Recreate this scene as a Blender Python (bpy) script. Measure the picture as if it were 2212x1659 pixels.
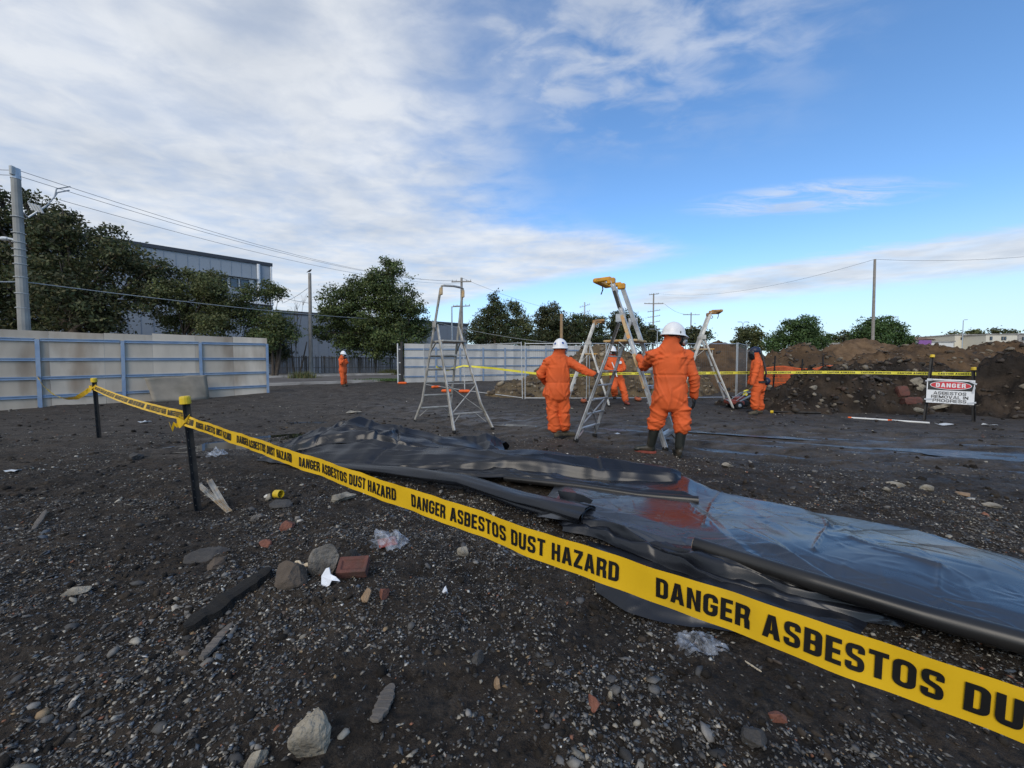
import bpy, bmesh, math, random
import numpy as np
from mathutils import Vector, Matrix, noise

for _o in list(bpy.data.objects):
    bpy.data.objects.remove(_o)
scene = bpy.context.scene
COL = scene.collection
rad = math.radians

# ------------------------------------------------------------------ camera
F, CX, CY, CAMH, PITCH = 848.0, 1106.0, 829.5, 1.25, rad(2.37)
cam_data = bpy.data.cameras.new('camera')
cam = bpy.data.objects.new('camera', cam_data)
COL.objects.link(cam)
cam.location = (0, 0, CAMH)
cam.rotation_euler = (math.pi / 2 - PITCH, 0, 0)
cam_data.sensor_width = 36.0
cam_data.lens = 36.0 * F / 2212.0
cam_data.clip_start = 0.05
cam_data.clip_end = 5000
scene.camera = cam

# ------------------------------------------------------------------ sky + sun
SUN_EL, SUN_AZ = 36.0, 196.0          # azimuth measured from +Y clockwise seen from above
_s = Vector((math.sin(rad(SUN_AZ)) * math.cos(rad(SUN_EL)), math.cos(rad(SUN_AZ)) * math.cos(rad(SUN_EL)), math.sin(rad(SUN_EL))))
sun_data = bpy.data.lights.new('sun', 'SUN')
sun_data.energy = 1.5
sun_data.angle = rad(38)
sun_data.color = (1.0, 0.90, 0.76)
sun = bpy.data.objects.new('sun', sun_data)
COL.objects.link(sun)
sun.rotation_euler = (-_s).to_track_quat('-Z', 'Y').to_euler()
sun.location = (-20, -20, 30)

world = bpy.data.worlds.new('World')
scene.world = world
world.use_nodes = True
WN = world.node_tree.nodes
WL = world.node_tree.links
WN.clear()
def wn(t, **k):
    n = WN.new(t)
    for a, b in k.items():
        setattr(n, a, b)
    return n
def wm(op, a, b=None, clamp=False):
    n = wn('ShaderNodeMath', operation=op, use_clamp=clamp)
    for i, v in enumerate((a, b)):
        if v is None:
            continue
        if isinstance(v, (int, float)):
            n.inputs[i].default_value = v
        else:
            WL.new(v, n.inputs[i])
    return n.outputs[0]
def wstep(v, a, b):
    n = wn('ShaderNodeMapRange', interpolation_type='SMOOTHSTEP')
    WL.new(v, n.inputs[0])
    n.inputs[1].default_value = a
    n.inputs[2].default_value = b
    return n.outputs[0]
sky = wn('ShaderNodeTexSky', sky_type='NISHITA', sun_disc=False)
sky.sun_elevation = rad(SUN_EL)
sky.sun_rotation = rad(SUN_AZ)
sky.air_density = 1.0
sky.dust_density = 0.4
sky.ozone_density = 2.2
tc = wn('ShaderNodeTexCoord')
sep = wn('ShaderNodeSeparateXYZ')
WL.new(tc.outputs['Generated'], sep.inputs[0])
zz = wm('ADD', wm('MAXIMUM', sep.outputs[2], 0.0), 0.03)
px_ = wm('DIVIDE', sep.outputs[0], zz)
py_ = wm('DIVIDE', sep.outputs[1], zz)
cmb = wn('ShaderNodeCombineXYZ')
WL.new(px_, cmb.inputs[0]); WL.new(py_, cmb.inputs[1])
def wnoise(scale, detail, rough, dist=0.0, sx=1.0, sy=1.0, rot=0.0, off=(0, 0, 0)):
    mp = wn('ShaderNodeMapping')
    mp.inputs['Scale'].default_value = (sx, sy, 1)
    mp.inputs['Rotation'].default_value = (0, 0, rot)
    mp.inputs['Location'].default_value = off
    WL.new(cmb.outputs[0], mp.inputs[0])
    n = wn('ShaderNodeTexNoise')
    n.inputs['Scale'].default_value = scale
    n.inputs['Detail'].default_value = detail
    n.inputs['Roughness'].default_value = rough
    n.inputs['Distortion'].default_value = dist
    WL.new(mp.outputs[0], n.inputs[0])
    return n.outputs[0]
big = wm('SUBTRACT', wnoise(0.7, 4, 0.55, 0.3), 0.5)
fine = wnoise(2.6, 7, 0.55, 0.25, 1.0, 0.8, 0.5)
mott = wnoise(6.5, 6, 0.55, 0.4, 0.8, 1.2, 0.8, (5, 2, 0))
streak = wnoise(2.6, 6, 0.52, 0.3, 0.8, 1.25, 0.9, (3, 1, 0))
cirr = wnoise(4.5, 8, 0.65, 0.8, 0.5, 1.6, -0.35, (7, 4, 0))
# cloud deck on the left: everything left of a wavy line, up to a far straight edge
xw = wm('ADD', px_, wm('MULTIPLY', big, 1.3))
yw = wm('ADD', py_, wm('MULTIPLY', big, 0.7))
tongue = wm('MULTIPLY', wstep(py_, 2.3, 3.3), 1.55)
thin_up = wm('MULTIPLY', wstep(py_, 1.75, 1.1), 0.55)
edge = wm('SUBTRACT', wm('SUBTRACT', xw, tongue), 0.10)
m_left = wstep(edge, 0.42, -0.75)
diag = wm('ADD', px_, wm('MULTIPLY', yw, 1.1))
m_far = wstep(diag, 5.15, 4.35)
deck = wm('MULTIPLY', m_left, m_far)
brk = wstep(wm('ADD', wm('MULTIPLY', fine, 0.35), wm('ADD', wm('MULTIPLY', streak, 0.30), wm('MULTIPLY', mott, 0.35))), 0.36, 0.60)
deep = wstep(edge, 0.25, -0.9)
deck_a = wm('MULTIPLY', deck, wm('ADD', wm('MULTIPLY', brk, wm('SUBTRACT', 1.0, wm('MULTIPLY', deep, 0.76))), wm('MULTIPLY', deep, 0.76)))
# thin broken cloud spilling to the right high up
edge2 = wm('SUBTRACT', xw, 1.0)
spill = wm('MULTIPLY', wm('MULTIPLY', wstep(edge2, 0.25, -0.7), wstep(py_, 1.95, 1.25)), wm('MULTIPLY', wstep(wm('ADD', wm('MULTIPLY', streak, 0.45), wm('MULTIPLY', mott, 0.55)), 0.40, 0.64), 0.66))
# straight band low on the right
bandc = wm('ADD', px_, wm('MULTIPLY', py_, 1.1))
bandw = wm('ADD', bandc, wm('MULTIPLY', wm('SUBTRACT', cirr, 0.5), 0.6))
m_band = wm('MULTIPLY', wstep(bandw, 5.7, 6.2), wstep(bandw, 8.7, 7.3))
m_band = wm('MULTIPLY', m_band, wstep(px_, 0.6, 2.0))
band_a = wm('MULTIPLY', m_band, wm('ADD', 0.72, wm('MULTIPLY', wstep(streak, 0.3, 0.6), 0.25)))
# small feather of cirrus in the blue
dx = wm('DIVIDE', wm('SUBTRACT', px_, 1.62), 0.72)
dy = wm('DIVIDE', wm('SUBTRACT', wm('ADD', py_, wm('MULTIPLY', px_, 0.18)), 2.46), 0.26)
rr = wm('ADD', wm('MULTIPLY', dx, dx), wm('MULTIPLY', dy, dy))
feather = wm('MULTIPLY', wstep(rr, 1.0, 0.1), wm('MULTIPLY', wstep(cirr, 0.36, 0.62), 0.6))
alpha = wm('MAXIMUM', wm('MAXIMUM', deck_a, spill), wm('MAXIMUM', band_a, feather))
alpha = wm('MULTIPLY', alpha, 0.93)
hz = wstep(sep.outputs[2], 0.15, 0.0)
alpha = wm('MULTIPLY', alpha, wm('SUBTRACT', 1.0, wm('MULTIPLY', hz, 0.75)))
# cloud tone: lit crests and greyer bellies
tone = wm('ADD', wm('ADD', wm('MULTIPLY', fine, 0.32), wm('MULTIPLY', mott, 0.18)), wm('MULTIPLY', wnoise(1.3, 5, 0.5, 0.2, 1, 1.4, 0.7, (1, 9, 0)), 0.5))
ramp = wn('ShaderNodeValToRGB')
ramp.color_ramp.elements[0].position = 0.34
ramp.color_ramp.elements[0].color = (4.1, 4.5, 5.1, 1)
ramp.color_ramp.elements[1].position = 0.60
ramp.color_ramp.elements[1].color = (6.3, 6.55, 6.9, 1)
WL.new(tone, ramp.inputs[0])
skt = wn('ShaderNodeMix', data_type='RGBA', blend_type='MULTIPLY')
skt.inputs[0].default_value = 1.0
skt.inputs[7].default_value = (1.06, 1.40, 1.66, 1)
WL.new(sky.outputs[0], skt.inputs[6])
hmix = wn('ShaderNodeMix', data_type='RGBA')
hmix.inputs[7].default_value = (5.4, 6.2, 7.0, 1)
WL.new(wm('MULTIPLY', wstep(sep.outputs[2], 0.30, 0.0), 0.75), hmix.inputs[0])
WL.new(skt.outputs[2], hmix.inputs[6])
mixc = wn('ShaderNodeMix', data_type='RGBA')
WL.new(alpha, mixc.inputs[0])
WL.new(hmix.outputs[2], mixc.inputs[6])
WL.new(ramp.outputs[0], mixc.inputs[7])
bg = wn('ShaderNodeBackground')
bg.inputs[1].default_value = 0.10
WL.new(mixc.outputs[2], bg.inputs[0])
wo = wn('ShaderNodeOutputWorld')
WL.new(bg.outputs[0], wo.inputs[0])

vs = scene.view_settings
vs.view_transform = 'Standard'
vs.look = 'None'
vs.gamma = 1.0
vs.use_curve_mapping = False
vs.exposure = 0.38
scene.cycles.max_bounces = 6
scene.cycles.transparent_max_bounces = 16
scene.cycles.use_denoising = True

# ------------------------------------------------------------------ picture to place
_c, _sn = math.cos(PITCH), math.sin(PITCH)
def ray(px, py):
    u = (px - CX) / F
    v = (CY - py) / F
    return Vector((u, _c + v * _sn, -_sn + v * _c))
def at(px, py, Y):
    d = ray(px, py)
    t = Y / d.y
    return Vector((d.x * t, Y, CAMH + d.z * t))
def gnd(px, py, dz=0.0):
    d = ray(px, py)
    z = 0.0
    for _ in range(12):
        t = min((CAMH - z - dz) / max(-d.z, 1e-4), 90)
        z = float(Hb(d.x * t, d.y * t))
    return Vector((d.x * t, d.y * t, float(H(d.x * t, d.y * t)) + dz))

# ------------------------------------------------------------------ numpy noise
def _hash(ix, iy, seed):
    h = (ix.astype(np.int64) * 374761393 + iy.astype(np.int64) * 668265263 + seed * 974634779) & 0xffffffff
    h = ((h ^ (h >> 13)) * 1274126177) & 0xffffffff
    h = h ^ (h >> 16)
    return (h & 0xffff) / 65535.0
def vnoise(x, y, seed=0):
    x = np.asarray(x, float); y = np.asarray(y, float)
    ix = np.floor(x); iy = np.floor(y)
    fx = x - ix; fy = y - iy
    ux = fx * fx * fx * (fx * (fx * 6 - 15) + 10); uy = fy * fy * fy * (fy * (fy * 6 - 15) + 10)
    ix = ix.astype(np.int64); iy = iy.astype(np.int64)
    def g(i, j):
        a = _hash(ix + i, iy + j, seed) * 2 * np.pi
        return np.cos(a) * (fx - i) + np.sin(a) * (fy - j)
    return 1.45 * ((g(0, 0) * (1 - ux) + g(1, 0) * ux) * (1 - uy) + (g(0, 1) * (1 - ux) + g(1, 1) * ux) * uy)
def fbm(x, y, seed=0, oct=4, gain=0.5):
    s = 0; a = 1.0; f = 1.0
    for k in range(oct):
        s = s + a * vnoise(x * f + 17.3 * k, y * f - 9.1 * k, seed + k)
        a *= gain; f *= 2.03
    return s
def sstep(a, b, v):
    t = np.clip((v - a) / (b - a), 0, 1)
    return t * t * (3 - 2 * t)

# ------------------------------------------------------------------ ground height
def Hb(x, y):
    x = np.asarray(x, float); y = np.asarray(y, float)
    return 0.028 * np.clip(y - 11, 0, 21)
PUD = [(7.35, 5.45, 1.3, 0.30, -0.35), (5.3, 6.3, 1.1, 0.12, -0.42), (0.05, 8.55, 0.42, 0.13, -0.3),
       (-4.55, 6.35, 0.85, 0.42, 0.15), (-3.9, 7.3, 0.8, 0.28, 0.1), (4.6, 7.2, 1.4, 0.10, -0.45), (-4.6, 9.2, 0.5, 0.16, 0.1),
       (8.6, 5.9, 1.6, 0.13, -0.3)]
def trackc(x, y):
    xc = np.clip(x, -9, 12)
    return y - (9.3 - 0.72 * xc + 0.028 * xc * xc)
def H(x, y):
    x = np.asarray(x, float); y = np.asarray(y, float)
    h = Hb(x, y)
    h = h + 0.05 * fbm(x * 0.35, y * 0.35, 3, 2) + 0.025 * fbm(x * 1.1, y * 1.1, 8, 2)
    c = trackc(x, y)
    tr = np.exp(-(c / 2.0) ** 2)
    cw = c + 0.15 * vnoise(x * 0.5, y * 0.5, 21)
    for k, (o, w, d) in enumerate(((-1.7, .16, .035), (-1.15, .2, .05), (-0.4, .17, .04), (0.25, .22, .05), (1.0, .18, .04), (1.6, .2, .04))):
        h = h - d * np.exp(-((cw - o) / w) ** 2) + 0.6 * d * np.exp(-((cw - o - 1.7 * w) / (w * .7)) ** 2)
    rough = (1 - 0.55 * tr)
    h = h + rough * (0.024 * fbm(x * 3.1, y * 3.1, 31, 3) + 0.020 * np.abs(fbm(x * 8, y * 8, 41, 3, .55)) - .008)
    near = np.exp(-(np.maximum(y - 2.0, 0) / 3.5) ** 2)
    h = h + near * 0.013 * fbm(x * 16, y * 16, 51, 3, .6)
    # a low rise of spoil in the left foreground
    h = h + 0.06 * np.exp(-((x + 1.35) / 0.5) ** 2 - ((y - 2.15) / 0.25) ** 2)
    h = h + 0.05 * np.exp(-((x + 4.2) / 1.3) ** 2 - ((y - 4.4) / 0.4) ** 2)
    for (a, b, rx, ry, ang) in PUD:
        ca, sa = math.cos(ang), math.sin(ang)
        u = ((x - a) * ca + (y - b) * sa) / rx
        v = (-(x - a) * sa + (y - b) * ca) / ry
        q = np.exp(-(u * u + v * v) * 0.8)
        h = h * (1 - 0.5 * q) + 0.5 * q * Hb(x, y) - 0.035 * q
    return h
def hz1(x, y):
    return float(H(x, y))

# ------------------------------------------------------------------ object helpers
def props(o, label=None, cat=None, group=None, kind=None):
    if label: o['label'] = label
    if cat: o['category'] = cat
    if group: o['group'] = group
    if kind: o['kind'] = kind
    return o
def link(name, data, parent=None):
    o = bpy.data.objects.new(name, data)
    COL.objects.link(o)
    if parent is not None:
        o.parent = parent
    return o
def empty(name, loc=(0, 0, 0), label=None, cat=None, group=None):
    o = link(name, None)
    o.empty_display_size = 0.1
    o.location = loc
    o['_w'] = 1
    del o['_w']
    return props(o, label, cat, group)
def mesh_np(name, V, Fc, mat=None, parent=None, smooth=False, col=None, mats=None, midx=None):
    """V (n,3); Fc list of faces or (m,k) array; verts in world space, shifted into the parent's frame."""
    V = np.asarray(V, float).reshape(-1, 3)
    if parent is not None:
        l = parent.location if parent.parent is None else (parent.location + parent.parent.location)
        V = V - np.array(l)
    me = bpy.data.meshes.new(name)
    if isinstance(Fc, np.ndarray):
        k = Fc.shape[1]; m = Fc.shape[0]
        me.vertices.add(len(V)); me.vertices.foreach_set('co', V.ravel())
        me.loops.add(m * k); me.loops.foreach_set('vertex_index', Fc.astype(np.int32).ravel())
        me.polygons.add(m)
        me.polygons.foreach_set('loop_start', (np.arange(m) * k).astype(np.int32))
        me.update(calc_edges=True)
    else:
        me.from_pydata([tuple(v) for v in V], [], [tuple(f) for f in Fc])
        me.update()
    if smooth:
        me.polygons.foreach_set('use_smooth', np.ones(len(me.polygons), bool))
    if col is not None:
        a = me.attributes.new('Col', 'FLOAT_COLOR', 'POINT')
        a.data.foreach_set('color', np.asarray(col, np.float32).ravel())
    if mats:
        for mm in mats: me.materials.append(mm)
        if midx is not None:
            me.polygons.foreach_set('material_index', np.asarray(midx, np.int32))
    elif mat is not None:
        me.materials.append(mat)
    return link(name, me, parent)

class MB:
    """collects shapes in world space, then becomes ONE mesh object"""
    def __init__(self):
        self.v = []; self.f = []
    def add(self, vs, fs):
        n = len(self.v)
        self.v += [tuple(p) for p in vs]
        self.f += [tuple(i + n for i in f) for f in fs]
        return self
    def box(self, c, s, R=None, bevel=0.0):
        c = Vector(c); hx, hy, hz_ = s[0] / 2, s[1] / 2, s[2] / 2
        R = R or Matrix.Identity(3)
        if bevel <= 0:
            P = [(-hx, -hy, -hz_), (hx, -hy, -hz_), (hx, hy, -hz_), (-hx, hy, -hz_), (-hx, -hy, hz_), (hx, -hy, hz_), (hx, hy, hz_), (-hx, hy, hz_)]
            Fs = [(0, 3, 2, 1), (4, 5, 6, 7), (0, 1, 5, 4), (1, 2, 6, 5), (2, 3, 7, 6), (3, 0, 4, 7)]
            return self.add([c + R @ Vector(p) for p in P], Fs)
        b = min(bevel, hx * .9, hy * .9, hz_ * .9)
        def ring(x, y, z, bb):
            return [(-x + bb, -y, z), (x - bb, -y, z), (x, -y + bb, z), (x, y - bb, z), (x - bb, y, z), (-x + bb, y, z), (-x, y - bb, z), (-x, -y + bb, z)]
        rs = [ring(hx - b, hy - b, -hz_, b * .5), ring(hx, hy, -hz_ + b, b), ring(hx, hy, hz_ - b, b), ring(hx - b, hy - b, hz_, b * .5)]
        P = [p for r in rs for p in r]
        Fs = [tuple(range(7, -1, -1)), tuple(range(24, 32))]
        for k in range(3):
            for i in range(8):
                j = (i + 1) % 8
                Fs.append((k * 8 + i, k * 8 + j, k * 8 + 8 + j, k * 8 + 8 + i))
        return self.add([c + R @ Vector(p) for p in P], Fs)
    def bar(self, a, b, w, d, side=None, bevel=0.0):
        """box from a to b; w along 'side', d along the third axis"""
        a = Vector(a); b = Vector(b)
        ax = (b - a); L = ax.length
        if L < 1e-6: return self
        ax /= L
        s = Vector(side) if side is not None else (Vector((0, 0, 1)) if abs(ax.z) < .9 else Vector((1, 0, 0)))
        s = (s - ax * s.dot(ax)).normalized()
        t = ax.cross(s)
        R = Matrix((s, t, ax)).transposed()
        return self.box((a + b) / 2, (w, d, L), R, bevel)
    def tube(self, pts, r, n=8, cap=True, flat=None):
        """swept tube; r number or list; flat=(axis, ratio) squashes along an axis"""
        pts = [Vector(p) for p in pts]
        m = len(pts)
        rs = [r] * m if isinstance(r, (int, float)) else list(r)
        vs, fs = [], []
        up = None
        for i, p in enumerate(pts):
            t = (pts[min(i + 1, m - 1)] - pts[max(i - 1, 0)])
            if t.length < 1e-9: t = Vector((0, 0, 1))
            t.normalize()
            if up is None:
                up = Vector((0, 0, 1)) if abs(t.z) < .9 else Vector((1, 0, 0))
            s = (up - t * up.dot(t))
            if s.length < 1e-4: s = t.orthogonal()
            s.normalize(); up = s
            q = t.cross(s)
            for k in range(n):
                a = 2 * math.pi * k / n
                o = s * (math.cos(a) * rs[i]) + q * (math.sin(a) * rs[i])
                if flat:
                    ax_ = Vector(flat[0])
                    o -= ax_ * (o.dot(ax_) * (1 - flat[1]))
                vs.append(p + o)
        for i in range(m - 1):
            for k in range(n):
                j = (k + 1) % n
                fs.append((i * n + k, i * n + j, i * n + n + j, i * n + n + k))
        if cap:
            fs.append(tuple(range(n - 1, -1, -1)))
            fs.append(tuple(range((m - 1) * n, m * n)))
        return self.add(vs, fs)
    def lathe(self, c, prof, n=16, axis=(0, 0, 1)):
        c = Vector(c); ax = Vector(axis).normalized(); s = ax.orthogonal().normalized(); q = ax.cross(s)
        vs, fs = [], []
        for (r, h) in prof:
            for k in range(n):
                a = 2 * math.pi * k / n
                vs.append(c + ax * h + (s * math.cos(a) + q * math.sin(a)) * r)
        for i in range(len(prof) - 1):
            for k in range(n):
                j = (k + 1) % n
                fs.append((i * n + k, i * n + j, i * n + n + j, i * n + n + k))
        fs.append(tuple(range(n - 1, -1, -1)))
        fs.append(tuple(range((len(prof) - 1) * n, len(prof) * n)))
        return self.add(vs, fs)
    def ell(self, c, r, R=None, nu=16, nv=10):
        c = Vector(c); R = R or Matrix.Identity(3)
        vs = [c + R @ Vector((0, 0, -r[2]))]; fs = []
        for i in range(1, nv):
            th = math.pi * i / nv - math.pi / 2
            for k in range(nu):
                a = 2 * math.pi * k / nu
                vs.append(c + R @ Vector((r[0] * math.cos(th) * math.cos(a), r[1] * math.cos(th) * math.sin(a), r[2] * math.sin(th))))
        vs.append(c + R @ Vector((0, 0, r[2])))
        for k in range(nu):
            fs.append((0, 1 + (k + 1) % nu, 1 + k))
        for i in range(nv - 2):
            for k in range(nu):
                j = (k + 1) % nu
                fs.append((1 + i * nu + k, 1 + i * nu + j, 1 + i * nu + nu + j, 1 + i * nu + nu + k))
        T = len(vs) - 1; b = 1 + (nv - 2) * nu
        for k in range(nu):
            fs.append((b + k, b + (k + 1) % nu, T))
        return self.add(vs, fs)
    def build(self, name, mat, parent=None, smooth=False, **k):
        return mesh_np(name, self.v, self.f, mat, parent, smooth, **k)

def frame(fwd, up=(0, 0, 1)):
    """3x3 with columns right, forward, up"""
    f = Vector(fwd).normalized(); u = Vector(up)
    r = f.cross(u).normalized(); u = r.cross(f)
    return Matrix((r, f, u)).transposed()

def remesh(name, mb, voxel, smooth_it=4, factor=0.5):
    """union of overlapping closed shapes as one continuous skin -> (V, F)"""
    me = bpy.data.meshes.new('tmp')
    me.from_pydata(mb.v, [], mb.f); me.update()
    o = bpy.data.objects.new('tmp', me); COL.objects.link(o)
    r = o.modifiers.new('r', 'REMESH'); r.mode = 'VOXEL'; r.voxel_size = voxel; r.adaptivity = 0
    if smooth_it:
        s = o.modifiers.new('s', 'SMOOTH'); s.iterations = smooth_it; s.factor = factor
    dg = bpy.context.evaluated_depsgraph_get()
    ev = o.evaluated_get(dg)
    m2 = bpy.data.meshes.new_from_object(ev)
    V = np.empty(len(m2.vertices) * 3); m2.vertices.foreach_get('co', V); V = V.reshape(-1, 3)
    N = np.empty(len(m2.vertices) * 3); m2.vertices.foreach_get('normal', N); N = N.reshape(-1, 3)
    Fs = [tuple(p.vertices) for p in m2.polygons]
    bpy.data.objects.remove(o); bpy.data.meshes.remove(me); bpy.data.meshes.remove(m2)
    return V, N, Fs
# ------------------------------------------------------------------ materials
MATS = {}
def mat(name, c, rough=0.6, metal=0.0, var=0.12, vscale=6.0, c2=None, c2amt=(0.45, 0.65), bump=0.0, bscale=40.0,
        spec=0.5, rvar=0.0, attr=False, rnd=0.0, alpha=1.0, trans=0.0, ior=1.45, stretch=(1, 1, 1), bdist=0.01, coat=0.0):
    m = bpy.data.materials.new(name)
    m.use_nodes = True
    N = m.node_tree.nodes; L = m.node_tree.links
    b = N['Principled BSDF']
    b.inputs['Roughness'].default_value = rough
    b.inputs['Metallic'].default_value = metal
    b.inputs['Specular IOR Level'].default_value = spec
    b.inputs['IOR'].default_value = ior
    b.inputs['Transmission Weight'].default_value = trans
    b.inputs['Alpha'].default_value = alpha
    if coat:
        b.inputs['Coat Weight'].default_value = coat
    t = N.new('ShaderNodeTexCoord')
    mp = N.new('ShaderNodeMapping'); mp.inputs['Scale'].default_value = stretch
    L.new(t.outputs['Object'], mp.inputs[0])
    vec = mp.outputs[0]
    if rnd:
        oi = N.new('ShaderNodeObjectInfo')
        mu = N.new('ShaderNodeMath'); mu.operation = 'MULTIPLY'; mu.inputs[1].default_value = 50
        L.new(oi.outputs['Random'], mu.inputs[0])
        va = N.new('ShaderNodeVectorMath'); va.operation = 'ADD'
        L.new(mp.outputs[0], va.inputs[0]); L.new(mu.outputs[0], va.inputs[1])
        vec = va.outputs[0]
    nz = N.new('ShaderNodeTexNoise'); nz.inputs['Scale'].default_value = vscale; nz.inputs['Detail'].default_value = 6
    L.new(vec, nz.inputs[0])
    if attr:
        at_ = N.new('ShaderNodeAttribute'); at_.attribute_name = 'Col'
        col = at_.outputs['Color']
    else:
        rg = N.new('ShaderNodeRGB'); rg.outputs[0].default_value = (*c, 1); col = rg.outputs[0]
    if c2 is not None:
        n2 = N.new('ShaderNodeTexNoise'); n2.inputs['Scale'].default_value = vscale * .45; n2.inputs['Detail'].default_value = 8
        L.new(vec, n2.inputs[0])
        mr = N.new('ShaderNodeMapRange'); mr.inputs[1].default_value = c2amt[0]; mr.inputs[2].default_value = c2amt[1]
        L.new(n2.outputs[0], mr.inputs[0])
        mx = N.new('ShaderNodeMix'); mx.data_type = 'RGBA'
        mx.inputs[7].default_value = (*c2, 1)
        L.new(mr.outputs[0], mx.inputs[0]); L.new(col, mx.inputs[6])
        col = mx.outputs[2]
    mr = N.new('ShaderNodeMapRange'); mr.inputs[1].default_value = 0.25; mr.inputs[2].default_value = 0.75
    mr.inputs[3].default_value = 1 - var; mr.inputs[4].default_value = 1 + var
    L.new(nz.outputs[0], mr.inputs[0])
    fac = mr.outputs[0]
    if rnd:
        m2 = N.new('ShaderNodeMapRange'); m2.inputs[3].default_value = 1 - rnd; m2.inputs[4].default_value = 1 + rnd
        L.new(oi.outputs['Random'], m2.inputs[0])
        mm = N.new('ShaderNodeMath'); mm.operation = 'MULTIPLY'
        L.new(fac, mm.inputs[0]); L.new(m2.outputs[0], mm.inputs[1]); fac = mm.outputs[0]
    vm = N.new('ShaderNodeVectorMath'); vm.operation = 'SCALE'
    L.new(col, vm.inputs[0]); L.new(fac, vm.inputs[3])
    L.new(vm.outputs[0], b.inputs['Base Color'])
    if rvar:
        m3 = N.new('ShaderNodeMapRange'); m3.inputs[1].default_value = .3; m3.inputs[2].default_value = .7
        m3.inputs[3].default_value = max(rough - rvar, .02); m3.inputs[4].default_value = min(rough + rvar, 1)
        L.new(nz.outputs[0], m3.inputs[0]); L.new(m3.outputs[0], b.inputs['Roughness'])
    if bump:
        n3 = N.new('ShaderNodeTexNoise'); n3.inputs['Scale'].default_value = bscale; n3.inputs['Detail'].default_value = 5
        L.new(vec, n3.inputs[0])
        bp = N.new('ShaderNodeBump'); bp.inputs['Strength'].default_value = bump; bp.inputs['Distance'].default_value = bdist
        L.new(n3.outputs[0], bp.inputs['Height']); L.new(bp.outputs[0], b.inputs['Normal'])
    MATS[name] = m
    return m

def ground_mat():
    m = bpy.data.materials.new('wet black soil'); m.use_nodes = True
    N = m.node_tree.nodes; L = m.node_tree.links; b = N['Principled BSDF']
    t = N.new('ShaderNodeTexCoord')
    def nz(sc, det=6, ro=.55, st=None):
        n = N.new('ShaderNodeTexNoise'); n.inputs['Scale'].default_value = sc; n.inputs['Detail'].default_value = det; n.inputs['Roughness'].default_value = ro
        if st:
            mp = N.new('ShaderNodeMapping'); mp.inputs['Scale'].default_value = st[0]; mp.inputs['Rotation'].default_value = (0, 0, st[1])
            L.new(t.outputs['Object'], mp.inputs[0]); L.new(mp.outputs[0], n.inputs[0])
        else:
            L.new(t.outputs['Object'], n.inputs[0])
        return n.outputs[0]
    def mapr(v, a, b_, c=0, d=1):
        r = N.new('ShaderNodeMapRange'); r.inputs[1].default_value = a; r.inputs[2].default_value = b_; r.inputs[3].default_value = c; r.inputs[4].default_value = d
        L.new(v, r.inputs[0]); return r.outputs[0]
    def mix(f, a, b_):
        x = N.new('ShaderNodeMix'); x.data_type = 'RGBA'
        L.new(f, x.inputs[0])
        for s, v in ((6, a), (7, b_)):
            if isinstance(v, tuple): x.inputs[s].default_value = (*v, 1)
            else: L.new(v, x.inputs[s])
        return x.outputs[2]
    c = mix(mapr(nz(1.3), .35, .65), (.014, .0112, .0088), (.050, .037, .0255))
    c = mix(mapr(nz(7, 8, .65), .45, .72), c, (.062, .048, .035))
    c = mix(mapr(nz(60, 4, .7), .55, .75), c, (.085, .076, .066))
    c = mix(mapr(nz(28, 6, .7), .52, .35), c, (.011, .010, .009))
    at_ = N.new('ShaderNodeAttribute'); at_.attribute_name = 'Col'
    sepc = N.new('ShaderNodeSeparateColor'); L.new(at_.outputs['Color'], sepc.inputs[0])
    mm = N.new('ShaderNodeMath'); mm.operation = 'MULTIPLY'; L.new(sepc.outputs[1], mm.inputs[0]); L.new(mapr(nz(2.6, 7, .65), .30, .68), mm.inputs[1])
    c = mix(mm.outputs[0], c, (.088, .076, .065))
    L.new(c, b.inputs['Base Color'])
    wet = sepc.outputs[0]
    st = mapr(nz(2.2, 5, .6, ((.35, 2.2, 1), -.5)), .40, .62)
    wm_ = N.new('ShaderNodeMath'); wm_.operation = 'MULTIPLY'; L.new(wet, wm_.inputs[0]); L.new(st, wm_.inputs[1])
    r0 = mapr(nz(9, 5), .3, .7, .62, .95)
    rx = N.new('ShaderNodeMix'); rx.data_type = 'FLOAT'
    L.new(wm_.outputs[0], rx.inputs[0]); L.new(r0, rx.inputs[2]); rx.inputs[3].default_value = .24
    L.new(rx.outputs[0], b.inputs['Roughness'])
    sx = N.new('ShaderNodeMix'); sx.data_type = 'FLOAT'; sx.inputs[2].default_value = .2; sx.inputs[3].default_value = .7
    L.new(wm_.outputs[0], sx.inputs[0]); L.new(sx.outputs[0], b.inputs['Specular IOR Level'])
    n1 = nz(34, 7, .72); n2 = nz(11, 5, .65)
    ad = N.new('ShaderNodeMath'); ad.operation = 'ADD'; L.new(n1, ad.inputs[0])
    ml = N.new('ShaderNodeMath'); ml.operation = 'MULTIPLY'; ml.inputs[1].default_value = 1.6; L.new(n2, ml.inputs[0]); L.new(ml.outputs[0], ad.inputs[1])
    bp = N.new('ShaderNodeBump'); bp.inputs['Distance'].default_value = .035
    sb = N.new('ShaderNodeMath'); sb.operation = 'MULTIPLY_ADD'; sb.inputs[1].default_value = -.75; sb.inputs[2].default_value = .9
    L.new(wm_.outputs[0], sb.inputs[0]); L.new(sb.outputs[0], bp.inputs['Strength'])
    L.new(ad.outputs[0], bp.inputs['Height']); L.new(bp.outputs[0], b.inputs['Normal'])
    return m
M_ground = ground_mat()
M_water = mat('puddle water', (.014, .013, .012), .02, var=.05, spec=.75)
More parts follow.
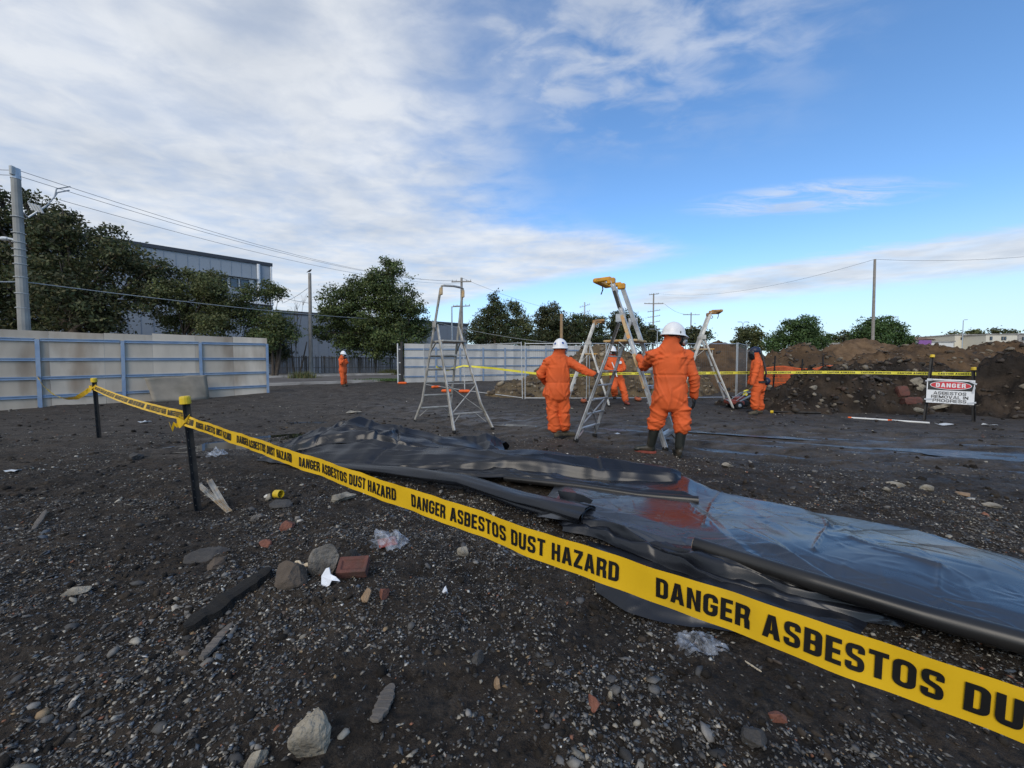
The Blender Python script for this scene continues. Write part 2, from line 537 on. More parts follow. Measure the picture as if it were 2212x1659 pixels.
M_wetmud = mat('wet mud film', (.022, .020, .018), .34, var=.2, vscale=6, spec=1.0, ior=1.6, rvar=.14, bump=.35, bscale=22, bdist=.01)
M_stone = mat('gravel', (0, 0, 0), .75, attr=True, var=.25, vscale=60, spec=.35)
M_leaf = mat('foliage', (0, 0, 0), .55, attr=True, var=.1, vscale=3, spec=.3)
def leaf_mat():
    m = MATS['foliage']; N = m.node_tree.nodes; L = m.node_tree.links
    b = N['Principled BSDF']; out = N['Material Output']
    at_ = N.new('ShaderNodeAttribute'); at_.attribute_name = 'Col'
    tl = N.new('ShaderNodeBsdfTranslucent'); mx = N.new('ShaderNodeMixShader'); mx.inputs[0].default_value = .3
    L.new(at_.outputs['Color'], tl.inputs[0]); L.new(b.outputs[0], mx.inputs[1]); L.new(tl.outputs[0], mx.inputs[2]); L.new(mx.outputs[0], out.inputs[0])
leaf_mat()
M_bark = mat('bark', (.07, .055, .042), .9, var=.3, vscale=6, bump=.4, bscale=14)
M_ply = mat('raw plywood', (.50, .435, .35), .8, var=.14, vscale=2.0, c2=(.25, .18, .12), c2amt=(.50, .72), rnd=.22, stretch=(1.2, 1.2, .35), bump=.1, bscale=30)
M_ply2 = mat('grey painted plywood', (.50, .48, .44), .8, var=.08, vscale=2, c2=(.36, .355, .34), rnd=.07, stretch=(1.2, 1.2, .35))
M_plyb = mat('weathered plywood sheet', (.27, .225, .165), .8, var=.15, vscale=3, c2=(.19, .16, .115))
M_blue = mat('blue grey steel', (.22, .30, .42), .45, metal=.15, var=.1, vscale=5, c2=(.30, .36, .44))
M_galv = mat('galvanised steel', (.42, .45, .48), .4, metal=.6, var=.15, vscale=8)
M_galvw = mat('dull white galvanised tube', (.52, .53, .53), .5, metal=.3, var=.12, vscale=8)
M_alu = mat('worn aluminium', (.50, .51, .52), .38, metal=.75, var=.18, vscale=9, c2=(.33, .33, .33), rvar=.1)
M_alud = mat('dirty old aluminium', (.46, .44, .40), .5, metal=.45, var=.25, vscale=9, c2=(.28, .26, .22), rvar=.1)
M_aluw = mat('white paint splashed aluminium', (.50, .50, .48), .45, metal=.5, var=.2, vscale=9, c2=(.34, .33, .31))
M_yel = mat('yellow plastic cap', (.70, .48, .02), .45, var=.1, vscale=20, c2=(.5, .34, .03))
M_amber = mat('amber moulded plastic', (.62, .30, .025), .5, var=.12, vscale=14, c2=(.42, .2, .04))
M_tape = mat('yellow barrier film', (.68, .42, .014), .40, var=.07, vscale=9, c2=(.54, .34, .025), c2amt=(.56, .8), spec=.45, bump=.12, bscale=18)
M_tape2 = mat('lemon barrier film', (.72, .64, .06), .4, var=.1, vscale=9)
M_ink = mat('black print', (.008, .008, .008), .45, var=.05)
M_picket = mat('black painted star picket', (.012, .012, .013), .55, var=.25, vscale=20, c2=(.03, .027, .024), spec=.35)
M_hole = mat('picket hole glint', (.10, .10, .10), .6)
M_orange = mat('orange coverall fabric', (.64, .112, .030), .78, var=.10, vscale=5, c2=(.50, .100, .034), c2amt=(.5, .75), bump=.12, bscale=260, bdist=.002, spec=.25)
M_orange2 = mat('bright orange plastic', (.80, .13, .02), .5, var=.12, vscale=6)
M_net = mat('orange barrier net', (.72, .13, .03), .55, var=.12, vscale=6)
M_white = mat('white helmet shell', (.74, .74, .74), .3, var=.04, vscale=10, spec=.5)
M_navy = mat('navy hood', (.012, .018, .045), .45, var=.2, vscale=10)
M_black = mat('black rubber', (.012, .012, .012), .5, var=.3, vscale=15)
M_visor = mat('dark visor', (.01, .012, .016), .08, spec=.7)
M_boot = mat('muddy gumboot rubber', (.018, .02, .017), .38, var=.3, vscale=14, c2=(.07, .055, .04), c2amt=(.5, .7))
M_bootm = mat('muddy work boot', (.09, .075, .05), .8, var=.3, vscale=14, c2=(.045, .036, .027))
M_sole = mat('dull red sole', (.20, .045, .03), .7, var=.3, vscale=14)
M_skin = mat('skin', (.52, .30, .21), .55, var=.08)
M_poly = mat('black polythene', (.009, .011, .016), .30, var=.3, vscale=5, c2=(.014, .015, .018), c2amt=(.5, .75), spec=.42, ior=1.5, rvar=.06)
M_polyb = mat('smooth black polythene', (.011, .013, .017), .27, var=.25, vscale=2.5, c2=(.020, .022, .026), c2amt=(.5, .75), spec=1.0, ior=1.62, rvar=.08, stretch=(.6, 1.4, 1))
M_polyr = mat('black polythene roll', (.009, .009, .010), .34, var=.25, vscale=3, c2=(.018, .017, .016), spec=.55, rvar=.08)
M_card = mat('cardboard core', (.55, .40, .26), .85)
def film_mat():
    m = bpy.data.materials.new('clear plastic film'); m.use_nodes = True
    N = m.node_tree.nodes; L = m.node_tree.links
    out = N['Material Output']; b = N['Principled BSDF']
    b.inputs['Base Color'].default_value = (.55, .60, .68, 1); b.inputs['Roughness'].default_value = .3
    b.inputs['Specular IOR Level'].default_value = .8
    tr = N.new('ShaderNodeBsdfTransparent'); mx = N.new('ShaderNodeMixShader')
    nz = N.new('ShaderNodeTexNoise'); nz.inputs['Scale'].default_value = 30
    t = N.new('ShaderNodeTexCoord'); L.new(t.outputs['Object'], nz.inputs[0])
    r = N.new('ShaderNodeMapRange'); r.inputs[1].default_value = .35; r.inputs[2].default_value = .7; r.inputs[3].default_value = .06; r.inputs[4].default_value = .42
    L.new(nz.outputs[0], r.inputs[0]); L.new(r.outputs[0], mx.inputs[0])
    L.new(tr.outputs[0], mx.inputs[1]); L.new(b.outputs[0], mx.inputs[2]); L.new(mx.outputs[0], out.inputs[0])
    return m
M_film = film_mat()
M_brick = mat('red brick', (.125, .048, .036), .85, var=.25, vscale=25, c2=(.075, .040, .032), bump=.4, bscale=60)
M_rockg = mat('grey bluestone', (.17, .155, .135), .85, var=.3, vscale=14, c2=(.06, .054, .047), bump=1.0, bscale=40, bdist=.02)
M_rockp = mat('pale mortar lump', (.31, .275, .215), .9, var=.3, vscale=16, c2=(.13, .115, .09), c2amt=(.45, .62), bump=1.0, bscale=40, bdist=.02)
M_rockd = mat('dark stone', (.05, .046, .042), .8, var=.3, vscale=14, bump=.6, bscale=45)
M_rockb = mat('brown stone', (.085, .066, .05), .9, var=.3, vscale=14, bump=.6, bscale=45)
M_terra = mat('terracotta fragment', (.17, .068, .045), .85, var=.2, vscale=30, bump=.4, bscale=60)
M_tan = mat('tan fragment', (.24, .16, .095), .85, var=.2, vscale=30, bump=.4, bscale=60)
M_china = mat('white glazed china', (.72, .74, .78), .15, spec=.6)
M_rope = mat('cream rope', (.55, .46, .33), .9, var=.15, vscale=60, bump=.5, bscale=150)
M_char = mat('charred timber', (.007, .0065, .006), .9, var=.4, vscale=10, stretch=(1, 6, 6), bump=.7, bscale=25)
M_grey_wood = mat('weathered timber', (.12, .105, .09), .9, var=.3, vscale=12, stretch=(1, 7, 7), bump=.5, bscale=30)
M_fence_wood = mat('old grey palings', (.115, .105, .098), .9, var=.25, vscale=5, rnd=.3)
M_conc = mat('concrete', (.36, .34, .31), .9, var=.15, vscale=3, c2=(.22, .205, .185), bump=.2, bscale=20)
M_pole = mat('concrete pole', (.29, .29, .27), .85, var=.1, vscale=3, c2=(.22, .215, .20))
M_tpole = mat('grey timber pole', (.26, .24, .215), .9, var=.2, vscale=4)
M_bpole = mat('brown timber pole', (.30, .20, .11), .9, var=.2, vscale=4)
M_wire = mat('cable', (.16, .17, .18), .6)
M_wirel = mat('pale cable', (.30, .32, .33), .6)
M_ins = mat('porcelain insulator', (.42, .43, .42), .3)
M_clad = mat('blue grey cladding', (.235, .27, .31), .6, var=.05, vscale=.4)
M_clad2 = mat('slate blue cladding', (.125, .15, .185), .6, var=.06, vscale=.4)
M_trimd = mat('dark roof trim', (.03, .035, .045), .5)
M_trimw = mat('white downpipe', (.62, .64, .66), .5)
M_glass = mat('window glass', (.03, .05, .08), .06, spec=.9)
M_panelw = mat('pale window panel', (.55, .57, .58), .5)
M_asph = mat('dusty asphalt', (.14, .128, .118), .85, var=.15, vscale=.8, c2=(.075, .065, .057), stretch=(.5, 2, 1))
M_grass = mat('grass', (0, 0, 0), .7, attr=True, var=.2)
M_net_w = mat('mesh wire', (.13, .135, .14), .5, metal=.5)
M_cream = mat('cream render', (.62, .58, .48), .8, var=.04, vscale=.3)
M_bwhite = mat('white wall', (.66, .65, .62), .8, var=.05, vscale=.3)
M_tile = mat('brown roof tiles', (.20, .12, .085), .85, var=.15, vscale=.8)
M_purple = mat('purple sign board', (.24, .10, .30), .7)
M_red = mat('red enamel', (.22, .055, .04), .45, var=.2, vscale=10, c2=(.3, .06, .04))
M_signw = mat('white sign sheet', (.68, .69, .70), .4, var=.05, vscale=8)
M_signr = mat('sign red', (.52, .02, .03), .4)
M_cable_tie = mat('grey tie tape', (.45, .47, .50), .5)
M_wood_new = mat('pale plastic conduit', (.70, .70, .68), .4, var=.08)
M_stripc = mat('clear acrylic strip', (.36, .35, .32), .2, var=.25, vscale=20, c2=(.30, .22, .13), alpha=.75, spec=.8)
M_blueb = mat('blue printed mark', (.05, .09, .28), .4)
M_sticker = mat('faded paper label', (.50, .38, .22), .7, var=.25, vscale=30, c2=(.62, .30, .10))
M_stickb = mat('black label', (.02, .018, .016), .5)
M_tan_deck = mat('tan platform edge', (.46, .34, .18), .6, var=.2, vscale=14, c2=(.5, .26, .05))
M_orange3 = mat('dusty orange plastic', (.42, .11, .05), .7, var=.25, vscale=8, c2=(.22, .10, .06))
M_amber2 = mat('faded brown cap plastic', (.36, .19, .06), .6, var=.2, vscale=14, c2=(.25, .15, .08))
M_green = mat('green cord', (.12, .42, .06), .5)
M_bird = mat('dark plumage', (.02, .02, .022), .7)
# ------------------------------------------------------------------ ground sheet
def graded(lo, hi, step, out_lo, out_hi, g=1.09):
    a = list(np.arange(lo, hi, step))
    s, x = step, hi
    while x < out_hi:
        a.append(x); s *= g; x += s
    a.append(out_hi)
    s, x = step, lo
    b = []
    while x > out_lo:
        s *= g; x -= s; b.append(max(x, out_lo))
    return np.array(sorted(set(b)) + a)
gx = graded(-5.5, 6.0, 0.03, -900, 900, 1.06)
gy = graded(0.9, 7.0, 0.025, -60, 1500, 1.045)
GX, GY = np.meshgrid(gx, gy)
GZ = H(GX, GY)
nx_, ny_ = len(gx), len(gy)
ii = np.arange(nx_ * ny_).reshape(ny_, nx_)
quads = np.stack([ii[:-1, :-1].ravel(), ii[:-1, 1:].ravel(), ii[1:, 1:].ravel(), ii[1:, :-1].ravel()], 1)
cc = trackc(GX, GY)
wet = np.exp(-(cc / 1.9) ** 2) * sstep(-7, -1, GX) * 0.68 + 0.10
wet = np.maximum(wet, 0.55 * np.exp(-(((GX + 4.2) / 2.2) ** 2 + ((GY - 6.6) / 1.3) ** 2)))
wet = np.where(GY > 18, 0.1, np.clip(wet, 0, 1))
dry = np.clip(sstep(4.2, 8.0, GY) * .8 + .5 * np.exp(-(cc / 2.6) ** 2), 0, 1)
colg = np.stack([wet.ravel(), dry.ravel(), wet.ravel(), np.ones(wet.size)], 1)
ground = mesh_np('ground', np.stack([GX.ravel(), GY.ravel(), GZ.ravel()], 1), quads, M_ground, smooth=True, col=colg)
props(ground, kind='structure')

for k, (a, b, rx, ry, ang) in enumerate(PUD):
    ca, sa = math.cos(ang), math.sin(ang)
    tt_ = np.linspace(0, 6.283, 24)[:, None]; rr_ = np.linspace(.05, .8, 8)[None]
    uu, ww_ = rx * rr_ * np.cos(tt_), ry * rr_ * np.sin(tt_)
    lev = float(np.percentile(H(a + uu * ca - ww_ * sa, b + uu * sa + ww_ * ca), 84)) + .002
    vs, n = [(a, b, lev)], 40
    for i in range(n):
        t = 2 * math.pi * i / n
        r = 1.25 * (1 + .12 * math.sin(3 * t + k) + .08 * math.sin(7 * t))
        u, v = rx * r * math.cos(t), ry * r * math.sin(t)
        vs.append((a + u * ca - v * sa, b + u * sa + v * ca, lev))
    props(mesh_np('puddle', vs, [(0, 1 + i, 1 + (i + 1) % n) for i in range(n)], M_wetmud if k in (0, 1, 5, 7) else M_water), kind='structure')

# thin water standing in the wheel ruts
for k, (o_, w_, x0_, x1_, up_) in enumerate(((-1.15, .30, 1.5, 13, .012), (-.4, .24, .5, 12, .010), (.25, .30, -1.5, 13, .013), (1.0, .22, 1.0, 13, .009))):
    xs_ = np.arange(x0_, x1_, .12)
    xc_ = np.clip(xs_, -9, 12)
    yc_ = 9.3 - .72 * xc_ + .028 * xc_ * xc_ + o_
    yc_ = yc_ - .15 * vnoise(xs_ * .5, yc_ * .5, 21)
    hb_ = H(xs_, yc_)
    kern = np.ones(21) / 21
    lev_ = np.convolve(np.pad(hb_, 10, mode='edge'), kern, 'valid') + up_ - .006 + .008 * vnoise(xs_ * 1.1, xs_ * 0, 5 + k)
    vs_ = []
    for x_, y_, z_ in zip(xs_, yc_, lev_):
        vs_ += [(x_ - w_ * .5, y_ - w_ * .8, z_), (x_ + w_ * .5, y_ + w_ * .8, z_)]
    props(mesh_np('puddle', vs_, [(2 * i, 2 * i + 2, 2 * i + 3, 2 * i + 1) for i in range(len(xs_) - 1)], M_wetmud), kind='structure')
# ------------------------------------------------------------------ gravel
rng = np.random.default_rng(5)
def ico():
    p = (1 + 5 ** .5) / 2
    v = np.array([(-1, p, 0), (1, p, 0), (-1, -p, 0), (1, -p, 0), (0, -1, p), (0, 1, p), (0, -1, -p), (0, 1, -p), (p, 0, -1), (p, 0, 1), (-p, 0, -1), (-p, 0, 1)], float)
    v /= np.linalg.norm(v[0])
    f = np.array([(0, 11, 5), (0, 5, 1), (0, 1, 7), (0, 7, 10), (0, 10, 11), (1, 5, 9), (5, 11, 4), (11, 10, 2), (10, 7, 6), (7, 1, 8), (3, 9, 4), (3, 4, 2), (3, 2, 6), (3, 6, 8), (3, 8, 9), (4, 9, 5), (2, 4, 11), (6, 2, 10), (8, 6, 7), (9, 8, 1)])
    return v, f
ICO_V, ICO_F = ico()
OCT_V = np.array([(1, 0, 0), (0, 1, 0), (-1, 0, 0), (0, -1, 0), (.1, .1, .8), (0, 0, -.8)], float)
OCT_F = np.array([(0, 1, 4), (1, 2, 4), (2, 3, 4), (3, 0, 4), (1, 0, 5), (2, 1, 5), (3, 2, 5), (0, 3, 5)])
PAL = np.array([(.030, .029, .028), (.045, .043, .041), (.07, .068, .066), (.10, .095, .088), (.16, .15, .135), (.25, .23, .19), (.34, .31, .26), (.19, .085, .05), (.20, .14, .08), (.07, .085, .105), (.52, .50, .45), (.09, .07, .055)])
PW = np.array([.10, .15, .20, .19, .14, .070, .030, .010, .022, .07, .010, .03]); PW /= PW.sum()
def scatter(pos, size, BV, BF, flat, cols, seed):
    r = np.random.default_rng(seed)
    n = len(pos); m = len(BV)
    V = BV[None] * (1 + r.uniform(-.32, .32, (n, m, 1)))
    sc = size[:, None] * np.stack([r.uniform(.7, 1.5, n), r.uniform(.6, 1.1, n), r.uniform(flat[0], flat[1], n)], 1)
    V = V * sc[:, None, :]
    a = r.uniform(0, 2 * np.pi, n); tx = r.normal(0, .35, n); ty = r.normal(0, .35, n)
    ca, sa = np.cos(a), np.sin(a)
    x = V[..., 0] * ca[:, None] - V[..., 1] * sa[:, None]; y = V[..., 0] * sa[:, None] + V[..., 1] * ca[:, None]; z = V[..., 2]
    y, z = y * np.cos(tx)[:, None] - z * np.sin(tx)[:, None], y * np.sin(tx)[:, None] + z * np.cos(tx)[:, None]
    x, z = x * np.cos(ty)[:, None] - z * np.sin(ty)[:, None], x * np.sin(ty)[:, None] + z * np.cos(ty)[:, None]
    W = np.stack([x, y, z], -1) + pos[:, None, :]
    Fa = (BF[None] + (np.arange(n) * m)[:, None, None]).reshape(-1, BF.shape[1])
    C = np.repeat(cols, m, 0); C = np.concatenate([C, np.ones((len(C), 1))], 1)
    return W.reshape(-1, 3), Fa, C
def gravel(name, n, y0, y1, smin, smax, BV, BF, seed, pw, patch=0.45, pwr=3.2):
    r = np.random.default_rng(seed)
    y = y0 + (y1 - y0) * r.random(n * 3) ** 1.0
    x = r.uniform(-1, 1, n * 3) * (1.42 * y + .3)
    d = fbm(x * .9, y * .9, 77, 3) + .5 * fbm(x * 3, y * 3, 78, 2)
    keep = (r.random(n * 3) < np.clip(patch + .9 * d, .06, 1)) & (r.random(n * 3) < (y / y1) ** .5 + .25)
    x = x[keep][:n]; y = y[keep][:n]
    tr_ = np.exp(-(trackc(x, y) / 1.8) ** 2)
    k2 = r.random(len(x)) > tr_ * .75
    x = x[k2]; y = y[k2]
    s = smin + (smax - smin) * r.random(len(x)) ** pwr
    z = H(x, y) + s * r.uniform(-.15, .28, len(x))
    c = PAL[r.choice(len(PAL), len(x), p=pw)] * r.uniform(.7, 1.3, (len(x), 1))
    W, Fa, C = scatter(np.stack([x, y, z], 1), s, BV, BF, (.25, .6), c, seed + 1)
    o = mesh_np(name, W, Fa, M_stone, col=C)
    return o
pw2 = PW.copy(); pw2[4:8] *= 1.6; pw2 /= pw2.sum()
g1 = gravel('gravel', 88000, 1.05, 3.8, .0034, .0112, OCT_V, OCT_F, 11, PW, .50, 1.5)
props(g1, 'fine dark crushed stone strewn over the foreground soil', 'gravel', kind='stuff')
g2 = gravel('gravel', 36000, 2.8, 7.5, .0045, .017, OCT_V, OCT_F, 12, pw2, .40)
props(g2, 'scattered stone chips on the soil around the black sheeting', 'gravel', kind='stuff')
g3 = gravel('gravel', 5200, 6.5, 19, .01, .040, OCT_V, OCT_F, 13, pw2, .35)
props(g3, 'sparse stone chips on the far muddy yard', 'gravel', kind='stuff')
g4 = gravel('gravel', 2600, 1.12, 5.5, .010, .030, ICO_V, ICO_F, 14, pw2, .5)
props(g4, 'larger loose stones among the foreground gravel', 'gravel', kind='stuff')
pw5 = np.zeros(len(PAL)); pw5[[0, 1, 11]] = (.5, .25, .25)
SOILP = np.array([(.020, .017, .014), (.030, .025, .020), (.042, .033, .025), (.016, .014, .012)])
def clods(label, n, y0, y1, smin, smax, seed, p=.5):
    r = np.random.default_rng(seed)
    y = r.uniform(y0, y1, n * 3); x = r.uniform(-1, 1, n * 3) * (1.42 * y + .3)
    d = fbm(x * .7 + 4, y * .7, 90, 3)
    keep = r.random(n * 3) < np.clip(.25 + p * d, .03, 1)
    x, y = x[keep][:n], y[keep][:n]
    k2 = r.random(len(x)) > np.exp(-(trackc(x, y) / 1.8) ** 2) * .7
    x, y = x[k2], y[k2]
    s = smin + (smax - smin) * r.random(len(x)) ** 2.2
    z = H(x, y) + s * r.uniform(-.35, .15, len(x))
    c = SOILP[r.integers(0, 4, len(x))] * r.uniform(.8, 1.25, (len(x), 1))
    W, Fa, C = scatter(np.stack([x, y, z], 1), s, ICO_V, ICO_F, (.5, .9), c, seed + 1)
    props(mesh_np('soil_clods', W, Fa, M_clod, col=C), label, 'soil', kind='stuff')
M_clod = mat('soil clods', (0, 0, 0), .95, attr=True, var=.35, vscale=40, bump=.8, bscale=70, spec=.2)
clods('crumbly dark soil clods in the foreground', 3000, 1.05, 4.0, .006, .026, 61)
clods('dark soil clods further out in the yard', 2600, 3.5, 13, .01, .045, 63)

# ------------------------------------------------------------------ spoil heaps
def heap_mat(name, a, b, c):
    return mat(name, a, .92, var=.3, vscale=3.0, c2=b, c2amt=(.42, .62), bump=.9, bscale=11, bdist=.06, spec=.1)
M_hd = heap_mat('dark rubble soil', (.024, .020, .017), (.052, .039, .029), None)
M_hb = heap_mat('brown spoil', (.105, .068, .040), (.065, .045, .03), None)
M_hy = heap_mat('tan clay spoil', (.155, .115, .066), (.085, .063, .040), None)
M_hl = heap_mat('light brown spoil', (.150, .098, .058), (.105, .068, .040), None)
def heap(name, label, peaks, x0, x1, y0, y1, step, mat_, seed, rough=.16, stones=0, ssize=(.03, .12), spal=None, lumps=.1):
    """heightfield heap: peaks = (x, y, height, rx, ry)"""
    xs = np.arange(x0, x1 + step, step); ys = np.arange(y0, y1 + step, step)
    X, Y = np.meshgrid(xs, ys)
    def hh(X, Y):
        wx = X + .5 * fbm(X * .5, Y * .5, seed, 2); wy = Y + .5 * fbm(X * .5 + 9, Y * .5, seed + 3, 2)
        h = np.zeros_like(X) - .35
        for (a, b, z, rx, ry) in peaks:
            d = np.sqrt(((wx - a) / rx) ** 2 + ((wy - b) / ry) ** 2)
            h = np.maximum(h, z * np.clip(1.12 - d, -1, 1.0) - .12 * z * np.exp(-(d / .25) ** 2))
        m = sstep(-.2, .3, h)
        h = h + m * (rough * 1.3 * fbm(X * .9, Y * .9, seed + 5, 4, .6) + lumps * 1.5 * np.abs(fbm(X * 2.6, Y * 2.6, seed + 9, 4, .65)) + .07 * np.abs(fbm(X * 6, Y * 6, seed + 13, 2)) - .10)
        return Hb(X, Y) + h
    Z = hh(X, Y)
    edge = np.minimum(np.minimum(X - x0, x1 - X), np.minimum(Y - y0, y1 - Y))
    Z = np.where(edge < step * .6, np.minimum(Z, Hb(X, Y) - .3), Z)
    n, m = X.shape
    I = np.arange(n * m).reshape(n, m)
    Q = np.stack([I[:-1, :-1].ravel(), I[:-1, 1:].ravel(), I[1:, 1:].ravel(), I[1:, :-1].ravel()], 1)
    top = Z.ravel() - Hb(X.ravel(), Y.ravel())
    keep = (top[Q] > -.28).any(1)
    cx_, cy_ = float(peaks[0][0]), float(peaks[0][1])
    root = empty(name, (cx_, cy_, float(Hb(cx_, cy_))), label, 'soil heap')
    mesh_np('soil_surface', np.stack([X.ravel(), Y.ravel(), Z.ravel()], 1), Q[keep], mat_, root, smooth=True)
    if stones:
        r = np.random.default_rng(seed + 40)
        x = r.uniform(x0, x1, stones * 4); y = r.uniform(y0, y1, stones * 4)
        z = hh(x, y); ok = (z - Hb(x, y)) > .04
        x, y, z = x[ok][:stones], y[ok][:stones], z[ok][:stones]
        s = ssize[0] + (ssize[1] - ssize[0]) * r.random(len(x)) ** 3
        P = spal if spal is not None else np.array([(.07, .055, .04), (.11, .085, .06), (.17, .14, .10), (.05, .042, .035), (.20, .165, .12), (.10, .07, .045)])
        c = P[r.integers(0, len(P), len(x))] * r.uniform(.7, 1.2, (len(x), 1))
        W, Fa, C = scatter(np.stack([x, y, z + s * .15], 1), s, ICO_V, ICO_F, (.4, .9), c, seed + 41)
        o = mesh_np('rubble', W, Fa, M_stone, root, col=C); o['kind'] = 'stuff'
    return root, hh
DK = np.array([(.05, .042, .034), (.08, .066, .05), (.035, .03, .026), (.12, .095, .07), (.17, .145, .11), (.075, .05, .038), (.03, .026, .022), (.06, .048, .037), (.045, .036, .03)])
heap('soil_heap', 'tan clay soil heap behind the mesh fence between the two nearest workers', [(4.2, 17.6, 2.15, 3.6, 2.6), (1.9, 16.6, 1.2, 2.6, 1.8), (6.3, 18.2, 1.9, 2.6, 2.4)], -1.2, 9.6, 14.45, 21, .08, M_hy, 101, .2, 2600, (.02, .14),
     np.array([(.16, .12, .075), (.21, .165, .11), (.10, .075, .05), (.28, .23, .16), (.07, .055, .04)]))
heap('soil_heap', 'brown soil heap seen through the mesh fence behind the right platform ladder', [(10.6, 20.5, 2.5, 3.6, 3.0), (12.6, 21.5, 2.1, 3, 3)], 6.5, 16, 17, 25, .12, M_hb, 111, .15, 200)
heap('soil_heap', 'dark peaked soil heap behind the orange barrier net', [(12.7, 17.3, 2.2, 2.7, 2.3)], 9.4, 16.2, 14.6, 20.5, .09, M_hb, 121, .2, 800, (.03, .12), DK)
heap('soil_heap', 'light brown smooth heap under the tall right pole', [(25.2, 28.5, 3.1, 6.0, 4.0), (30, 29, 2.7, 6, 4)], 17.5, 38, 23, 34, .16, M_hl, 131, .14, 150, (.04, .14))
heap('soil_heap', 'long rust brown heap behind the danger sign', [(21.5, 20.5, 2.35, 4.6, 3.2), (25.8, 20.6, 2.5, 4.6, 3.2), (17.8, 19.5, 1.85, 3.6, 2.8), (30, 20, 2.4, 4, 3)], 13.6, 35, 15.6, 25, .12, M_hb, 141, .16, 1800, (.03, .14))
_, HH6 = heap('rubble_heap', 'dark low heap of soil and broken bricks behind the lying white pole', [(10.4, 12.4, 1.40, 2.2, 1.7), (12.0, 12.9, 1.5, 2.6, 1.9), (13.8, 13.0, 1.35, 2.4, 1.9), (8.3, 11.9, .48, 1.5, 1.1)], 6.2, 17, 10.2, 15.6, .05, M_hd, 151, .24, 2600, (.012, .10), DK, .14)
heap('soil_heap', 'black soil heap at the right edge behind the sign post', [(15.9, 10.7, 2.3, 3.6, 2.4), (14.0, 10.8, 1.05, 1.9, 1.6), (19, 10.5, 2.6, 4, 2.6)], 11.6, 24, 7.9, 14, .06, M_hd, 161, .24, 1800, (.012, .10), DK, .14)
# broken bricks and slabs on the rubble heap
def chunk(name, c, size, rotz, tilt, m, seed, label, cat, rough=.12, sub=2):
    """irregular broken lump: a subdivided box with chipped, noisy corners"""
    bm = bmesh.new(); bmesh.ops.create_cube(bm, size=1.0)
    bmesh.ops.subdivide_edges(bm, edges=bm.edges[:], cuts=sub, use_grid_fill=True)
    R = Matrix.Rotation(rotz, 3, 'Z') @ Matrix.Rotation(tilt[0], 3, 'X') @ Matrix.Rotation(tilt[1], 3, 'Y')
    S = Vector(size)
    for v in bm.verts:
        p = v.co.copy()
        k = p.length / .866
        p = p * (1 - .22 * k ** 4)
        nn = noise.noise_vector(p * 2.3 + Vector((seed * 3.1, seed * 1.7, seed)))
        p += nn * rough
        v.co = R @ Vector((p.x * S.x, p.y * S.y, p.z * S.z))
    me = bpy.data.meshes.new(name); bm.to_mesh(me); bm.free()
    me.materials.append(m)
    o = link(name, me); o.location = c
    return props(o, label, cat)
def rock(name, px, py, wpx, hpx, m, seed, label, cat='rock', sink=.25, flat=.8, rotz=None):
    """a loose stone resting on the ground; px,py = its base in the picture, size in picture px"""
    g = gnd(px, py)
    s = g.y / F
    w, h = wpx * s, hpx * s
    zc = hz1(g.x, g.y + w * .3) + h * (.5 - sink)
    V, Fa = ICO_V, ICO_F
    bm = bmesh.new(); bmesh.ops.create_icosphere(bm, subdivisions=4, radius=.5)
    rz = rotz if rotz is not None else seed * 1.3
    R = Matrix.Rotation(rz, 3, 'Z')
    # flat facets: cut the ball with random planes, then add grain
    rr = random.Random(seed)
    pl = []
    for _ in range(11):
        n = Vector((rr.gauss(0, 1), rr.gauss(0, 1), rr.gauss(0, 1))).normalized()
        pl.append((n, rr.uniform(.24, .42)))
    for v in bm.verts:
        p = v.co.copy()
        for n, d in pl:
            e = p.dot(n) - d
            if e > 0: p -= n * e
        p += p.normalized() * (.035 * noise.noise(p * 7 + Vector((seed, 0, 0))) + .02 * noise.noise(p * 19 + Vector((0, seed, 0))))
        q = R @ Vector((p.x * w * 1.15, p.y * w * flat * 1.1, 0))
        v.co = Vector((q.x, q.y, p.z * h * 1.35))
    me = bpy.data.meshes.new(name); bm.to_mesh(me); bm.free()
    me.materials.append(m)
    o = link(name, me); o.location = (g.x, g.y + w * .3, zc)
    return props(o, label, cat)
rr = random.Random(4)
for k, (px, py, w, h, m, lab) in enumerate([(1950, 846, 20, 26, M_brick, 'upright dull red brick on the dark rubble heap'), (1968, 868, 34, 18, M_brick, 'tilted red brick low on the dark rubble heap'),
        (1990, 888, 26, 10, M_rockp, 'pale broken slab at the foot of the dark rubble heap'), (1975, 824, 26, 14, M_rockp, 'large pale lump high on the dark rubble heap'), (2030, 880, 40, 9, M_rockp, 'long pale stone below the danger sign'), (1990, 838, 20, 16, M_rockp, 'square pale lump above the tilted brick'), (1758, 838, 16, 10, M_rockp, 'small tan stone left on the dark rubble heap'), (1900, 822, 60, 9, M_rockd, 'flat dark slab jutting from the dark rubble heap')]):
    d = ray(px, py)
    Y = 10.3
    while Y < 15:                                     # walk along the sight line to the heap surface
        p = at(px, py, Y)
        if p.z < float(HH6(np.array([p.x]), np.array([p.y]))[0]): break
        Y += .03
    s = Y / F
    chunk('brick' if m is M_brick else 'stone', p + Vector((0, .02, 0)), (w * s, w * s * .7, h * s), rr.uniform(-.5, .5), (rr.uniform(-.4, .4), rr.uniform(-.5, .5)), m, k + 3, lab, 'brick' if m is M_brick else 'stone', .08)

